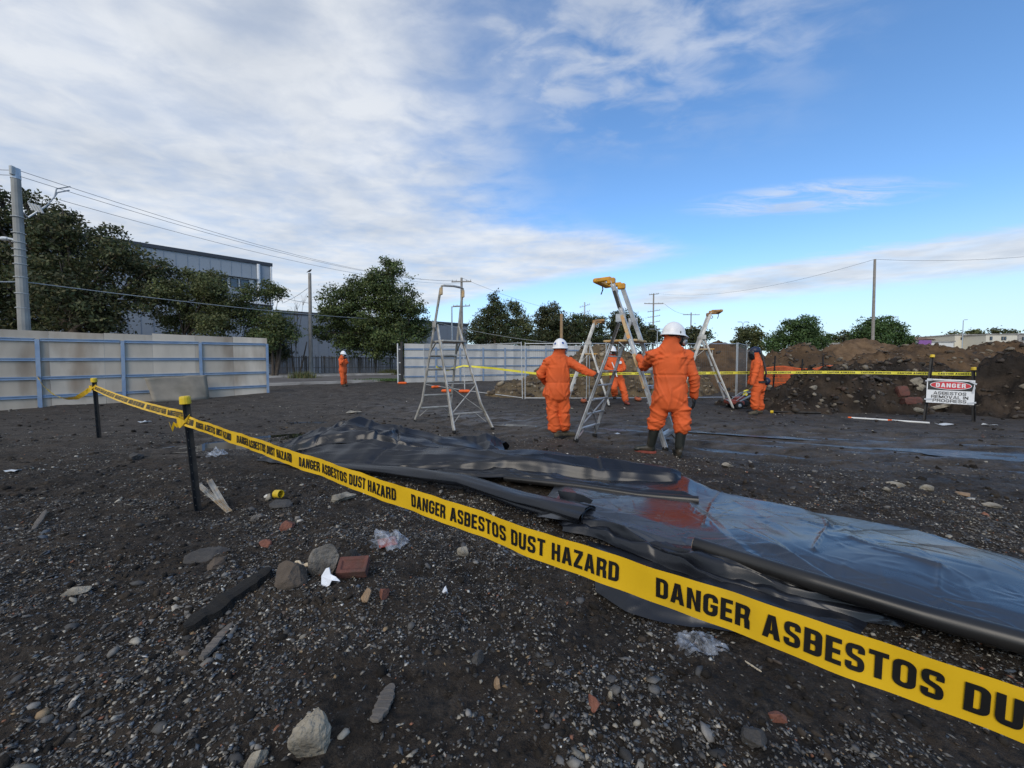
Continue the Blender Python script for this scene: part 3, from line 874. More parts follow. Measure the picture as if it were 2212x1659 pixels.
# ------------------------------------------------------------------ street beyond the gate
def strip(name, pts_a, pts_b, z, m, dz=0.0, kind='structure', thick=0.0):
    """flat strip between two polylines; z lift above the base ground"""
    vs = []
    for a, b in zip(pts_a, pts_b):
        vs += [(a[0], a[1], float(Hb(*a)) + z), (b[0], b[1], float(Hb(*b)) + z)]
    n = len(pts_a)
    fs = [(2 * i, 2 * i + 2, 2 * i + 3, 2 * i + 1) for i in range(n - 1)]
    if thick:
        m0 = len(vs)
        vs += [(v[0], v[1], v[2] - thick) for v in vs]
        for i in range(n - 1):
            fs += [(2 * i, 2 * i + m0, 2 * i + 2 + m0, 2 * i + 2), (2 * i + 1, 2 * i + 3, 2 * i + 3 + m0, 2 * i + 1 + m0)]
        fs += [(0, 1, 1 + m0, m0), (2 * n - 2, 2 * n - 2 + m0, 2 * n - 1 + m0, 2 * n - 1)]
    o = mesh_np(name, vs, fs, m)
    return props(o, kind=kind)
SD = Vector((.80, .60)).normalized(); SN = Vector((-SD.y, SD.x))
def sline(off, t0=-30, t1=60, n=46):
    o = Vector((-13.8, 20.2))
    return [tuple(o + SD * (t0 + (t1 - t0) * i / (n - 1)) + SN * off) for i in range(n)]
strip('road', sline(0.6), sline(7.6), .09, M_asph)
strip('kerb', sline(7.6), sline(7.95), .22, M_conc, thick=.2)
strip('footpath', sline(8.6), sline(10.4), .20, M_conc)
strip('kerb', sline(0.25), sline(0.6), .12, M_conc, thick=.15)
# ------------------------------------------------------------------ hoardings
def hoarding(name, label, A, B, height, pw, post_t, rails, mply, mrail, seed, post_top=2.1, jag=.02):
    A = Vector(A).to_2d() if len(A) == 3 else Vector(A); B = Vector(B)
    d = (B - A); L = d.length; d /= L
    n = Vector((d.y, -d.x))                                     # towards the camera
    if n.dot(-A) < 0: n = -n
    R = Matrix(((d.x, n.x, 0), (d.y, n.y, 0), (0, 0, 1)))
    root = empty(name, (A.x, A.y, float(Hb(A.x, A.y))), label, 'hoarding')
    r = random.Random(seed)
    def base(t):
        p = A + d * t
        return Vector((p.x, p.y, float(Hb(p.x, p.y))))
    k = 0; t = 0.0
    while t < L - .05:
        w = min(pw, L - t)
        b = base(t + w / 2)
        MB().box(b + Vector((n.x * -.012, n.y * -.012, height / 2 - .06 + r.uniform(-jag, jag))), (w - .006, .018, height), R).build('plywood_panel', mply, root)
        t += w
    N3 = Vector((n.x, n.y, 0))
    for pt in post_t:
        b = base(pt)
        mb = MB()
        q = b + N3 * .06
        tilt = Vector((d.x, d.y, 0)) * r.uniform(-.02, .02)
        mb.bar(q + Vector((0, 0, -.1)), q + tilt + Vector((0, 0, post_top)), .095, .02, Vector((d.x, d.y, 0)))
        mb.bar(q - N3 * .034 + Vector((0, 0, -.1)) + Vector((d.x, d.y, 0)) * .035, q - N3 * .034 + tilt + Vector((0, 0, post_top - .004)) + Vector((d.x, d.y, 0)) * .035, .02, .044, Vector((d.x, d.y, 0)))
        mb.build('post', mrail, root)
    for z in rails:
        cuts = [0.0] + list(post_t) + [L]
        for a, b_ in zip(cuts[:-1], cuts[1:]):
            if b_ - a < .12: continue
            a1, b1 = a + (.05 if a > 0 else 0), b_ - (.05 if b_ < L else 0)
            p, q = base(a1) + Vector((0, 0, z + r.uniform(-.008, .008))) + N3 * .02, base(b1) + Vector((0, 0, z + r.uniform(-.008, .008))) + N3 * .02
            up = Vector((0, 0, 1))
            mb = MB()
            mb.bar(p + up * .035, q + up * .035, .022, .044, up)
            mb.bar(p - up * .035, q - up * .035, .022, .044, up)
            mb.bar(p - N3 * .012, q - N3 * .012, .046, .014, up)
            mb.build('rail', mrail, root)
    return root
pA, pB = at(0, 886, 11.6), at(581, 850, 16.7)
dAB = (pB - pA).to_2d(); dAB.normalize()
A0 = pA.to_2d() - dAB * 5.0
Lh = (pB.to_2d() - A0).length
def t_at(px):                                                   # where the sight line of a column meets the hoarding
    u = (px - CX) / F
    t = (u * A0.y - A0.x) / (dAB.x - u * dAB.y)
    return t
posts = [t_at(p) for p in (84, 266, 434)] + [Lh - .05]
posts = [posts[0] - 2.45] + posts
hoarding('hoarding', 'long raw plywood hoarding with pale blue steel rails on the left', A0, pB.to_2d(), 2.42, 1.2, posts, (2.08, 1.47, .9, .32), M_ply, M_blue, 3)
pC, pD = at(874, 823, 23.7), at(1300, 800, 29.5)
Lc = (pD.to_2d() - pC.to_2d()).length
hoarding('hoarding', 'grey white hoarding with steel rails beyond the mesh fence', pC.to_2d(), pD.to_2d(), 2.4, 1.2, [1.9 + 1.55 * i for i in range(int((Lc - 1.9) / 1.55) + 1)], (2.02, 1.5, .95, .35), M_ply2, M_blue, 5, 2.15, .03)
# gate post at its near end
g0 = pC.to_2d() - (pD - pC).to_2d().normalized() * .25
gz = float(Hb(g0.x, g0.y))
gp = empty('gate_post', (g0.x, g0.y, gz), 'black and galvanised gate post at the end of the grey white hoarding', 'gate post')
MB().bar((g0.x + .12, g0.y - .05, gz - .1), (g0.x + .12, g0.y - .05, gz + 2.45), .13, .13, (1, 0, 0), .01).build('post', M_black, gp)
mb = MB(); mb.bar((g0.x - .12, g0.y - .06, gz - .1), (g0.x - .12, g0.y - .06, gz + 2.35), .07, .07, (1, 0, 0), .008)
for zz_ in (.5, 1.2, 2.0): mb.box((g0.x, g0.y - .06, gz + zz_), (.11, .04, .05))
mb.build('gate_channel', M_galvw, gp)
MB().box((g0.x - .01, g0.y - .02, gz + 1.15), (.10, .03, 2.1)).build('lock_plate', M_trimd, gp)

# bent plywood sheet leaning on the hoarding
def bent_sheet():
    c0, c1 = at(330, 866, 13.15), at(452, 858, 14.7)
    vs, n, m = [], 14, 12
    for j in range(m):
        v = j / (m - 1)
        for i in range(n):
            u = i / (n - 1)
            b = c0.lerp(c1, u)
            b.z = hz1(b.x, b.y) + .02
            top = .78 + .1 * u
            nrm = Vector((dAB.y, -dAB.x, 0))
            curl = .10 * math.sin(u * math.pi) * (1 - v) - .05 * math.sin(u * 6) * (1 - v)
            sh = -.16 * (1 - u) * v
            vs.append(b + Vector((dAB.x * sh, dAB.y * sh, 0)) + nrm * (.42 * (1 - v) ** 1.5 - .36 + curl) + Vector((0, 0, top * v ** .85 - .05 * math.sin(u * 3.2) * (1 - v))))
    fs = [(j * n + i, j * n + i + 1, (j + 1) * n + i + 1, (j + 1) * n + i) for j in range(m - 1) for i in range(n - 1)]
    o = mesh_np('plywood_sheet', vs, fs, M_plyb, smooth=True)
    s = o.modifiers.new('t', 'SOLIDIFY'); s.thickness = .012
    props(o, 'bent tan plywood sheet leaning against the raw plywood hoarding', 'plywood')
bent_sheet()

# ------------------------------------------------------------------ old paling fence across the street
def palings():
    a, b = Vector(at(560, 812, 29.5)[:2]), Vector(at(866, 803, 36.5)[:2])
    d = (b - a); L = d.length; d.normalize(); n = Vector((d.y, -d.x))
    root = empty('paling_fence', (a.x, a.y, float(Hb(a.x, a.y))), 'old grey timber paling fence across the street', 'fence')
    r = random.Random(8)
    R = Matrix(((d.x, n.x, 0), (d.y, n.y, 0), (0, 0, 1)))
    me = MB().box((0, 0, .75), (.062, .022, 1.5)).build('paling', M_fence_wood)
    data = me.data; bpy.data.objects.remove(me)
    N = int(L / .105)
    for i in range(N):
        if r.random() < .04: continue
        p = a + d * (i * .105)
        o = link('paling', data, root)
        o.location = Vector((p.x, p.y, float(Hb(p.x, p.y)) + .12)) - root.location
        o.rotation_euler = (0, r.uniform(-.03, .03), math.atan2(d.y, d.x))
        o.scale = (r.uniform(.8, 1.2), 1, r.uniform(.94, 1.03))
    for z in (.62, 1.42):
        p, q = a - n * -.03, b - n * -.03
        MB().bar((p.x, p.y, float(Hb(*a)) + z + .1), (q.x, q.y, float(Hb(*b)) + z + .1), .05, .03, (0, 0, 1)).build('rail', M_grey_wood, root)
    for i in range(8):
        p = a + d * (L * (i + .3) / 8) - n * .05
        MB().bar((p.x, p.y, float(Hb(p.x, p.y))), (p.x, p.y, float(Hb(p.x, p.y)) + 1.62), .11, .09, (1, 0, 0)).build('post', M_grey_wood, root)
palings()

# ------------------------------------------------------------------ factory buildings
def prism_building(name, label, P0, P1, depth, z0, ztop0, ztop1, m, rib=0.0):
    """long wall from P0 to P1 with sloped parapet, real depth behind; returns root and helpers"""
    P0 = Vector(P0); P1 = Vector(P1); d = (P1 - P0); L = d.length; d.normalize(); n = Vector((d.y, -d.x))
    if n.dot(-P0) < 0: n = -n
    root = empty(name, (P0.x, P0.y, z0), label, 'building')
    q = [P0, P1, P1 - n * depth, P0 - n * depth]
    vs = [(p.x, p.y, z0) for p in q] + [(q[0].x, q[0].y, ztop0), (q[1].x, q[1].y, ztop1), (q[2].x, q[2].y, ztop1), (q[3].x, q[3].y, ztop0)]
    fs = [(0, 1, 5, 4), (1, 2, 6, 5), (2, 3, 7, 6), (3, 0, 4, 7), (4, 5, 6, 7), (3, 2, 1, 0)]
    mesh_np('wall', vs, fs, m, root)
    D3, N3 = Vector((d.x, d.y, 0)), Vector((n.x, n.y, 0))
    def pt(t, z, o=0.0):
        return Vector((P0.x, P0.y, 0)) + D3 * t + N3 * o + Vector((0, 0, z))
    if rib:
        mb = MB(); t = rib
        while t < L:
            f = t / L; mb.bar(pt(t, z0, .015), pt(t, ztop0 * (1 - f) + ztop1 * f - .3, .015), .05, .03, D3); t += rib
        mb.build('cladding_rib', m, root)
    mb = MB(); mb.bar(pt(-.1, ztop0 - .12, .05), pt(L + .1, ztop1 - .12, .05), .35, .16, (0, 0, 1)); mb.build('roof_trim', M_trimd, root)
    return root, pt, L, D3, N3
cR, cL = at(586, 570, 45.0), at(290, 523, 37.3)
dB = (cR - cL).to_2d().normalized()
S0 = cL.to_2d() - dB * 16
fr, pt, L, D3, N3 = prism_building('factory', 'tall blue grey factory with a strip of upper windows behind the left trees', S0, cR.to_2d(), 18, .5, cL.z + .0, cR.z, M_clad, .9)
def t_b(px, P0, d):
    u = (px - CX) / F
    return (u * P0.y - P0.x) / (d.x - u * d.y)
tp = t_b(564, S0, dB)
MB().tube([pt(tp, .6, .16), pt(tp, cR.z - .3, .16)], .16, 10).build('downpipe', M_trimw, fr)
MB().tube([pt(L - .05, .6, .1), pt(L - .05, cR.z - .35, .1)], .09, 8).build('downpipe', M_trimw, fr)
tw0, tw1 = t_b(440, S0, dB), t_b(553, S0, dB)
zt, zb = at(500, 597, 42).z, at(500, 621, 42).z
sb = MB().box((pt((tw0 + tw1) / 2, (zt + zb) / 2, .02)), (tw1 - tw0, .1, zt - zb), Matrix((D3, N3, Vector((0, 0, 1)))).transposed()).build('window_band', M_panelw, fr)
for (a, b_) in ((455, 478), (482, 496), (502, 520), (524, 543)):
    ta, tb = t_b(a, S0, dB), t_b(b_, S0, dB)
    Rm = Matrix((D3, N3, Vector((0, 0, 1)))).transposed()
    wf = MB()
    c = pt((ta + tb) / 2, (zt + zb) / 2, .09)
    w_, h_ = tb - ta, (zt - zb) * .86
    for sx in (-1, 1): wf.box(c + D3 * (sx * (w_ / 2 - .04)), (.08, .08, h_), Rm)
    for sz in (-1, 1): wf.box(c + Vector((0, 0, sz * (h_ / 2 - .04))), (w_ - .16, .08, .08), Rm)
    win = wf.build('window', M_trimd, fr)
    MB().box(c - N3 * .01, (w_ - .16, .03, h_ - .16), Rm).build('pane', M_glass, win)
MB().box(pt((tw0 + tw1) / 2, zt + .12, .22), (tw1 - tw0 + .6, .45, .12), Matrix((D3, N3, Vector((0, 0, 1)))).transposed()).build('window_hood', M_clad, fr)
mb = MB(); mb.box(pt((tw0 + L) / 2, at(560, 652, 43).z, .4), (L - tw0, .8, .3), Matrix((D3, N3, Vector((0, 0, 1)))).transposed()); mb.build('canopy', M_trimw, fr)
s0, s1 = at(589, 673, 46), at(1010, 700, 57.6)
prism_building('warehouse', 'long low slate blue warehouse behind the paling fence', s0.to_2d() - (s1 - s0).to_2d().normalized() * 3, s1.to_2d(), 16, .5, s0.z + .2, s1.z, M_clad2, 1.1)

# ------------------------------------------------------------------ houses and walls on the right skyline
def house(name, label, px0, px1, ytop, ybot, Y, m, roof=None, wins=(), depth=9):
    a, b = at(px0, ytop, Y), at(px1, ytop, Y)
    z0 = float(Hb(a.x, Y)); z1 = a.z
    root = empty(name, ((a.x + b.x) / 2, Y, z0), label, 'house')
    w = b.x - a.x; cx_ = (a.x + b.x) / 2
    MB().box((cx_, Y + depth / 2, (z0 + z1) / 2), (w, depth, z1 - z0)).build('wall', m, root)
    if roof == 'hip':
        e = .4; h = w * .16
        vs = [(a.x - e, Y - e, z1), (b.x + e, Y - e, z1), (b.x + e, Y + depth + e, z1), (a.x - e, Y + depth + e, z1), (a.x + w * .3, Y + depth / 2, z1 + h), (b.x - w * .3, Y + depth / 2, z1 + h)]
        mesh_np('roof', vs, [(0, 1, 5, 4), (1, 2, 5), (2, 3, 4, 5), (3, 0, 4), (3, 2, 1, 0)], M_tile, root)
    else:
        MB().box((cx_, Y + depth / 2, z1 + .12), (w + .4, depth + .4, .24)).build('roof', M_conc, root)
    for (wx0, wx1, wy0, wy1) in wins:
        p, q = at(wx0, wy0, Y), at(wx1, wy1, Y)
        f = MB().box(((p.x + q.x) / 2, Y - .03, (p.z + q.z) / 2), (q.x - p.x, .12, p.z - q.z)).build('window', M_trimd, root)
        MB().box(((p.x + q.x) / 2, Y - .10, (p.z + q.z) / 2), ((q.x - p.x) * .8, .03, (p.z - q.z) * .8)).build('pane', M_glass, f)
house('house', 'pale cream flat roofed house with three dark windows on the right skyline', 2130, 2198, 723, 745, 95, M_cream, None, ((2138, 2143, 727, 735), (2163, 2167, 727, 735), (2169, 2173, 727, 735)))
house('house', 'cream box shaped house left of the three windowed house', 2063, 2112, 724, 745, 100, M_cream, None, ((2075, 2082, 729, 734),))
house('house', 'grey house at the right edge of the skyline', 2199, 2250, 722, 745, 98, M_conc, None, ((2208, 2216, 728, 735),))
house('house', 'low house with a brown tiled roof on the right skyline', 2003, 2052, 733, 745, 105, M_conc, 'hip')
house('shed', 'long white shed wall behind the right heaps', 1962, 2060, 739, 748, 80, M_bwhite, None, (), 6)
house('shed', 'low pale shed wall between the heaps under the trees', 1792, 1845, 744, 760, 60, M_bwhite, None, (), 6)
p, q = at(1984, 735, 78), at(2010, 748, 78)
o = MB().box(((p.x + q.x) / 2, 78, (p.z + q.z) / 2), (q.x - p.x, .3, p.z - q.z)).build('billboard', M_purple); props(o, 'purple board on the skyline in front of the white shed', 'billboard')

# ------------------------------------------------------------------ poles and wires
def pole(name, label, px, ytop, Y, r0, r1, m, arms=(), cat='power pole', pxb=None, lamp=None):
    top = at(px, ytop, Y)
    x0 = top.x if pxb is None else (pxb - CX) / F * Y
    z0 = float(Hb(x0, Y)) - .3
    root = empty(name, (x0, Y, z0 + .3), label, cat)
    MB().tube([(x0, Y, z0), top.lerp(Vector((x0, Y, z0)), .5), top], [r0, (r0 + r1) / 2, r1], 12).build('shaft', m, root)
    for (dy, half, thick, tiltpx) in arms:
        c = at(px, ytop + dy, Y)
        a = MB()
        a.bar(c + Vector((-half, -.12, -tiltpx)), c + Vector((half, -.12, tiltpx)), thick, thick, (0, 0, 1))
        ar = a.build('crossarm', m, root)
        k = MB()
        for f in (-.92, -.5, .5, .92):
            p = c + Vector((half * f, -.12, tiltpx * f + thick / 2))
            k.lathe(p, [(.03, 0), (.05, .05), (.03, .09), (.05, .13), (.02, .2)], 6)
        k.build('insulators', M_ins, ar)
    if lamp:
        for sx, ln, up in lamp:
            c = top
            lb = MB(); lb.tube([c + Vector((0, 0, -.1)), c + Vector((sx * ln * .5, 0, up)), c + Vector((sx * ln, 0, up))], .05, 6); l_ = lb.build('lamp_arm', M_galv, root)
            MB().box(c + Vector((sx * (ln + .25), 0, up)), (.55, .2, .1), None, .03).build('lamp_head', M_galv, l_)
    return root, top
# big concrete pole on the left
bp, btop = pole('power_pole', 'big grey concrete power pole rising behind the raw plywood hoarding', 33, 367, 13.6, .17, .115, M_pole, pxb=59)
def on_pole(py):
    f = (py - 367) / (866 - 367)
    return at(33 + 26 * f, py, 13.6)
mb = MB(); mb.tube([btop + Vector((0, 0, -.3)), btop + Vector((0, 0, .05))], [.13, .12], 10); mb.build('pole_cap', M_galv, bp)
for py in (470, 505, 525, 540, 555, 572, 600, 635, 666):
    c = on_pole(py); MB().lathe(c, [(.165, 0), (.172, .004), (.172, .02), (.165, .024)], 12).build('strap', M_ins, bp)
mb = MB(); c = on_pole(372); mb.box(c + Vector((.05, -.12, 0)), (.10, .14, .3), None, .02); mb.build('insulator_bracket', M_ins, bp)
# curved arm with the low voltage rack
arm0 = at(60, 470, 14.2); a1 = at(100, 445, 14.6); a2 = at(118, 425, 14.9); a3 = at(135, 402, 15.1); a4 = at(152, 403, 15.3)
ab = MB(); ab.tube([on_pole(445), arm0, a1], .03, 6)
arm = ab.build('bracket_arm', M_galv, bp)
mb = MB(); mb.tube([a1, a2, at(122, 408, 15.0), a4], .022, 6); mb.tube([a1, a2, at(124, 416, 15.0), at(150, 411, 15.3)], .022, 6); mb.build('cable_loop', M_wirel, arm)
mb = MB()
for k in range(4):
    mb.tube([at(62 + k * 7, 438 + k * 2, 14.4), at(72 + k * 7, 455 + k * 2, 14.4)], .035, 6)
mb.build('insulators', M_ins, arm)
c = on_pole(520); lb = MB(); lb.tube([c, c + Vector((-.3, -.05, .06))], .04, 6); lo = lb.build('lamp_bracket', M_galv, bp)
MB().ell(c + Vector((-.42, -.06, .05)), (.16, .1, .07), None, 10, 6).build('lamp_head', M_panelw, lo)

pole('power_pole', 'bare grey timber pole with a bird on top beside the centre left tree', 669, 590, 31, .15, .11, M_tpole, pxb=672)
_, t997 = pole('power_pole', 'timber pole with a crossarm rising behind the leftmost ladder', 997, 600, 46, .18, .13, M_tpole, ((9, 1.15, .11, .02), (62, 1.0, .1, .05)))
pole('power_pole', 'short brown timber pole above the left ladder worker', 1213, 678, 40, .16, .15, M_bpole)
_, t1263 = pole('power_pole', 'steel pole with four one sided arms between the tree clumps', 1263, 653, 70, .17, .12, M_galv, ((8, .9, .1, .25), (22, .9, .1, .25), (34, .9, .1, .25)))
_, t1410 = pole('power_pole', 'tall dark pole with wide crossarms above the right ladder worker', 1412, 634, 82, .2, .14, M_tpole, ((2, 1.0, .12, .1), (22, 2.0, .14, 0), (38, 1.3, .11, .2), (50, 1.3, .11, .2), (62, 1.3, .11, .2)))
_, t1493 = pole('power_pole', 'thin pole with one crossarm right of the tall dark pole', 1493, 675, 95, .17, .13, M_tpole, ((5, 2.0, .13, 0),))
_, t1889 = pole('power_pole', 'tall leaning grey pole behind the heaps on the right', 1890, 560, 42, .165, .11, M_tpole, (), pxb=1883)
mb = MB()
_, t1930 = pole('power_pole', 'small far pole with a crossarm beside the right rounded tree', 1929, 682, 110, .16, .12, M_tpole, ((3, 1.4, .13, 0),))
pole('street_lamp', 'far street lamp on the right skyline above the cream houses', 2081, 692, 90, .11, .07, M_galv, (), 'street lamp', None, ((1, .4, .15),))
pole('street_lamp', 'double headed street lamp left of the hooded worker', 1605, 700, 75, .12, .07, M_galv, (), 'street lamp', None, ((1, .5, .4), (-1, .5, .4)))
pole('street_lamp', 'double headed street lamp in front of the tall dark pole', 1420, 714, 70, .1, .06, M_galv, (), 'street lamp', None, ((1, .9, .25), (-1, .9, .25)))
pole('street_lamp', 'slim street lamp seen between the legs of the leftmost ladder', 976, 662, 40, .09, .06, M_galv, (), 'street lamp', None, ((1, .35, .05),))
def wire(label, a, b, sag, r=.012, m=None, n=24):
    pts = []
    for i in range(n + 1):
        t = i / n
        p = Vector(a).lerp(Vector(b), t); p.z -= sag * 4 * t * (1 - t)
        pts.append(p)
    o = MB().tube(pts, r, 5).build('overhead_wire', m or M_wire)
    props(o, label, 'wire')
wire('upper overhead wire from the concrete pole top to the far crossarm pole', btop + Vector((.06, 0, 0)), at(985, 606, 46), 1.0, .009)
wire('second overhead wire just below the upper one from the concrete pole', on_pole(380) + Vector((.1, 0, 0)), at(1012, 606, 46), 1.1, .009)
wire('lower overhead wire from the concrete pole bracket over the factory', at(130, 432, 15), at(999, 612, 46), .9, .009)
wire('overhead wire leaving the concrete pole top towards the left edge', btop, at(-60, 358, 13.2), .05, .009)
wire('overhead wire below the top one leaving the concrete pole leftwards', on_pole(378), at(-60, 368, 13.2), .05, .009)
wire('thick pale service cable crossing in front of the left trees', on_pole(608), at(925, 692, 40), .35, .017, M_wirel, 30)
wire('thick pale service cable left of the concrete pole', at(-60, 604, 12.8), on_pole(608), .04, .022, M_wirel)
wire('thin service cable falling in front of the centre trees', at(925, 692, 40), at(1213, 742, 40), .3, .018, M_wirel)
wire('overhead wire from the crossarm pole down to the centre trees', t997, at(1240, 676, 70), .6, .015)
wire('overhead wire climbing to the tall leaning right pole', at(1420, 634, 82), t1889, 1.6, .015)
wire('overhead wire from the tall right pole to the right edge', t1889, at(2300, 546, 40), .4, .015)
wire('stay wire of the bird pole', at(668, 620, 31), at(610, 655, 34), .1, .015)
wire('overhead wire from the bird pole to the left trees', at(668, 655, 31), at(480, 600, 26), .2, .015)
wire('wire between the two tall far poles', at(1435, 656, 82), at(1493, 678, 95), .8, .022)
# the bird on the bare pole
b0 = at(669, 588, 31)
bird = empty('bird', b0, 'small dark bird perched on the bare timber pole', 'bird')
mb = MB(); mb.ell(b0 + Vector((0, 0, .1)), (.14, .07, .075), Matrix.Rotation(-.5, 3, 'Y'), 10, 8); mb.ell(b0 + Vector((.11, 0, .2)), (.05, .045, .05), None, 8, 6)
mb.tube([b0 + Vector((-.08, 0, .07)), b0 + Vector((-.24, 0, -.02))], [.05, .02], 6); mb.tube([b0 + Vector((.15, 0, .2)), b0 + Vector((.2, 0, .19))], [.015, .003], 5)
V, Nn, Fs = remesh('b', mb, .015, 2); mesh_np('body', V, Fs, M_bird, bird, True)
mb = MB(); mb.tube([b0 + Vector((.01, .02, .06)), b0 + Vector((.015, .02, 0))], .008, 4); mb.tube([b0 + Vector((.01, -.02, .06)), b0 + Vector((.015, -.02, 0))], .008, 4); mb.build('legs', M_bird, bird)
# ------------------------------------------------------------------ trees
def tree(name, label, base_px, Y, blobs, nleaf, leaf, cols, seed, trunk_r=.2, cat='tree', gap=.55, stems=1, dens=1.0, dz=.35, twigs=26, depth=1.0, bare=False):
    """blobs: (px, py, radius px [, squash]) outline lobes in the picture, given real depth around distance Y"""
    r = np.random.default_rng(seed); rr = random.Random(seed)
    s = Y / F
    bx = (base_px - CX) / F * Y
    z0 = float(Hb(bx, Y))
    root = empty(name, (bx, Y, z0), label, cat)
    B = []
    zmax = max(at(b[0], b[1], Y).z for b in blobs)
    for b in blobs:
        p = at(b[0], b[1], Y); R = b[2] * s
        p.y += rr.uniform(-1, 1) * R * .9 * depth
        B.append((p, R, b[3] if len(b) > 3 else .85))
    # trunk and limbs
    tops = Vector((bx + rr.uniform(-.2, .2), Y, z0 + (zmax - z0) * .45))
    mb = MB()
    fork = Vector((bx, Y, z0 + (zmax - z0) * .22))
    for st in range(stems):
        o = Vector((rr.uniform(-.5, .5), rr.uniform(-.3, .3), 0)) * (1 if stems > 1 else 0)
        mb.tube([Vector((bx, Y, z0 - .2)) + o * .5, Vector((bx, Y, z0 + .3)) + o * .5, fork + o, tops + o * 1.5], [trunk_r * 1.25, trunk_r, trunk_r * .8, trunk_r * .5], 9)
    for (p, R, q) in B:
        st = fork.lerp(tops, rr.uniform(.1, 1.0))
        mid = st.lerp(p, .5) + Vector((rr.uniform(-.1, .1), rr.uniform(-.1, .1), rr.uniform(-.05, .2))) * R
        mb.tube([st, mid, p], [trunk_r * .38, trunk_r * .24, trunk_r * .1], 6)
        for _ in range(3):
            e = p + Vector((rr.gauss(0, 1), rr.gauss(0, 1), rr.gauss(.3, .8))).normalized() * R * .8
            mb.tube([mid.lerp(p, .6), p.lerp(e, .5), e], [trunk_r * .14, trunk_r * .09, trunk_r * .04], 5)
    mb.build('trunk', M_bark, root, smooth=True)
    if bare: return root
    W = np.array([R * R for (_, R, _) in B]); W /= W.sum()
    P, S_, T = [], [], []
    for (p, R, q), w in zip(B, W):
        n = int(nleaf * w)
        nt = max(int(n / twigs), 3)
        d = r.normal(size=(nt, 3)); d /= np.linalg.norm(d, axis=1)[:, None]
        rad_ = R * (gap + (1 - gap) * r.random(nt) ** .6) * (1 + .16 * np.sin(d[:, 0] * 5 + seed) * np.cos(d[:, 2] * 6) + .14 * r.normal(size=nt))
        c = np.array(p)[None] + d * rad_[:, None] * np.array([1, 1, q])[None]
        shade = r.uniform(.5, 1.35, nt)
        k = r.integers(0, nt, n)
        tw = c[k] + r.normal(size=(n, 3)) * np.array([1, 1, .55]) * (leaf * 1.7 + .045 * R)
        P.append(tw); T.append(shade[k]); S_.append(d[k])
    P = np.concatenate(P); T = np.concatenate(T); D = np.concatenate(S_)
    P[:, 2] = np.maximum(P[:, 2], z0 + dz)
    n = len(P)
    nrm = D * .7 + r.normal(size=(n, 3)) * .75 + np.array([0, 0, .35]); nrm /= np.linalg.norm(nrm, axis=1)[:, None]
    tmp = r.normal(size=(n, 3)); a = np.cross(nrm, tmp); a /= np.linalg.norm(a, axis=1)[:, None]
    b = np.cross(nrm, a)
    ls = leaf * r.uniform(.6, 1.35, n)[:, None]
    V = np.stack([P - a * ls, P + b * ls * .5 + nrm * ls * .12, P + a * ls, P - b * ls * .5 + nrm * ls * .12], 1).reshape(-1, 3)
    Q = np.arange(4 * n).reshape(n, 4)
    C0 = np.array(cols); kk = r.integers(0, len(C0), n)
    C = C0[kk] * 1.6 * (T * r.uniform(.8, 1.2, n))[:, None]
    C = np.repeat(np.concatenate([C, np.ones((n, 1))], 1), 4, 0)
    mesh_np('crown', V, Q, M_leaf, root, col=C)
    return root
DKG = [(.036, .046, .020), (.052, .060, .025), (.028, .036, .018), (.075, .070, .032)]
OLV = [(.060, .072, .028), (.085, .095, .034), (.045, .056, .024), (.10, .10, .045)]
MDG = [(.045, .07, .026), (.06, .09, .03), (.035, .055, .022)]
BRG = [(.05, .085, .03), (.07, .11, .035), (.04, .07, .026)]
tree('pine_tree', 'huge dark spreading tree behind the concrete pole on the left', 165, 26,
     [(20, 470, 55), (70, 455, 45), (60, 540, 75), (140, 500, 45), (20, 620, 70), (130, 590, 75), (190, 520, 48), (230, 560, 55), (280, 560, 38), (210, 640, 70), (300, 610, 55), (335, 575, 26), (100, 670, 60), (270, 680, 50), (-60, 520, 90), (-60, 640, 90), (325, 650, 38), (20, 690, 45), (180, 690, 45), (160, 478, 22), (15, 425, 22), (50, 425, 18)],
     54000, .115, DKG, 1, .42, gap=.35, twigs=34)
tree('tree', 'olive green rounded tree in front of the factory wall', 400, 27,
     [(415, 610, 32), (440, 600, 28), (395, 640, 36), (470, 625, 30), (370, 690, 42), (430, 680, 45), (490, 660, 30), (480, 700, 38), (450, 640, 34), (405, 590, 14)], 24000, .085, OLV, 2, .16, stems=2, gap=.3)
tree('tree', 'small loose olive tree below the factory corner', 590, 28,
     [(545, 635, 24), (580, 628, 26), (605, 630, 16), (530, 680, 32), (575, 690, 30), (620, 700, 26), (600, 735, 32), (555, 725, 34), (630, 725, 20)], 15000, .08, OLV[:2] + MDG[:1], 3, .12, stems=3, gap=.25)
tree('bare_tree', 'leafless pale branches beside the small loose olive tree', 640, 29, [(640, 650, 22), (655, 640, 16), (630, 660, 18), (648, 675, 20)], 0, .1, OLV, 33, .07, bare=True, stems=2)
tree('tree', 'large dense dark green tree right of the bird pole', 868, 33,
     [(845, 590, 30), (835, 620, 40), (860, 650, 48), (790, 640, 42), (745, 660, 42), (820, 690, 55), (885, 700, 42), (760, 710, 52), (710, 680, 32), (870, 735, 48), (820, 740, 45), (755, 745, 32), (895, 665, 28), (845, 570, 14), (700, 720, 24), (905, 715, 20), (760, 622, 22), (795, 610, 16)],
     48000, .10, [(.045, .064, .024), (.064, .088, .028), (.034, .048, .02), (.09, .105, .036)], 4, .3, gap=.35, twigs=36)
tree('shrub', 'dark bushy shrub behind the left end of the paling fence', 590, 31, [(590, 745, 28), (560, 740, 26), (612, 760, 20), (580, 765, 22)], 5000, .12, DKG, 41, .08, 'shrub', stems=3)
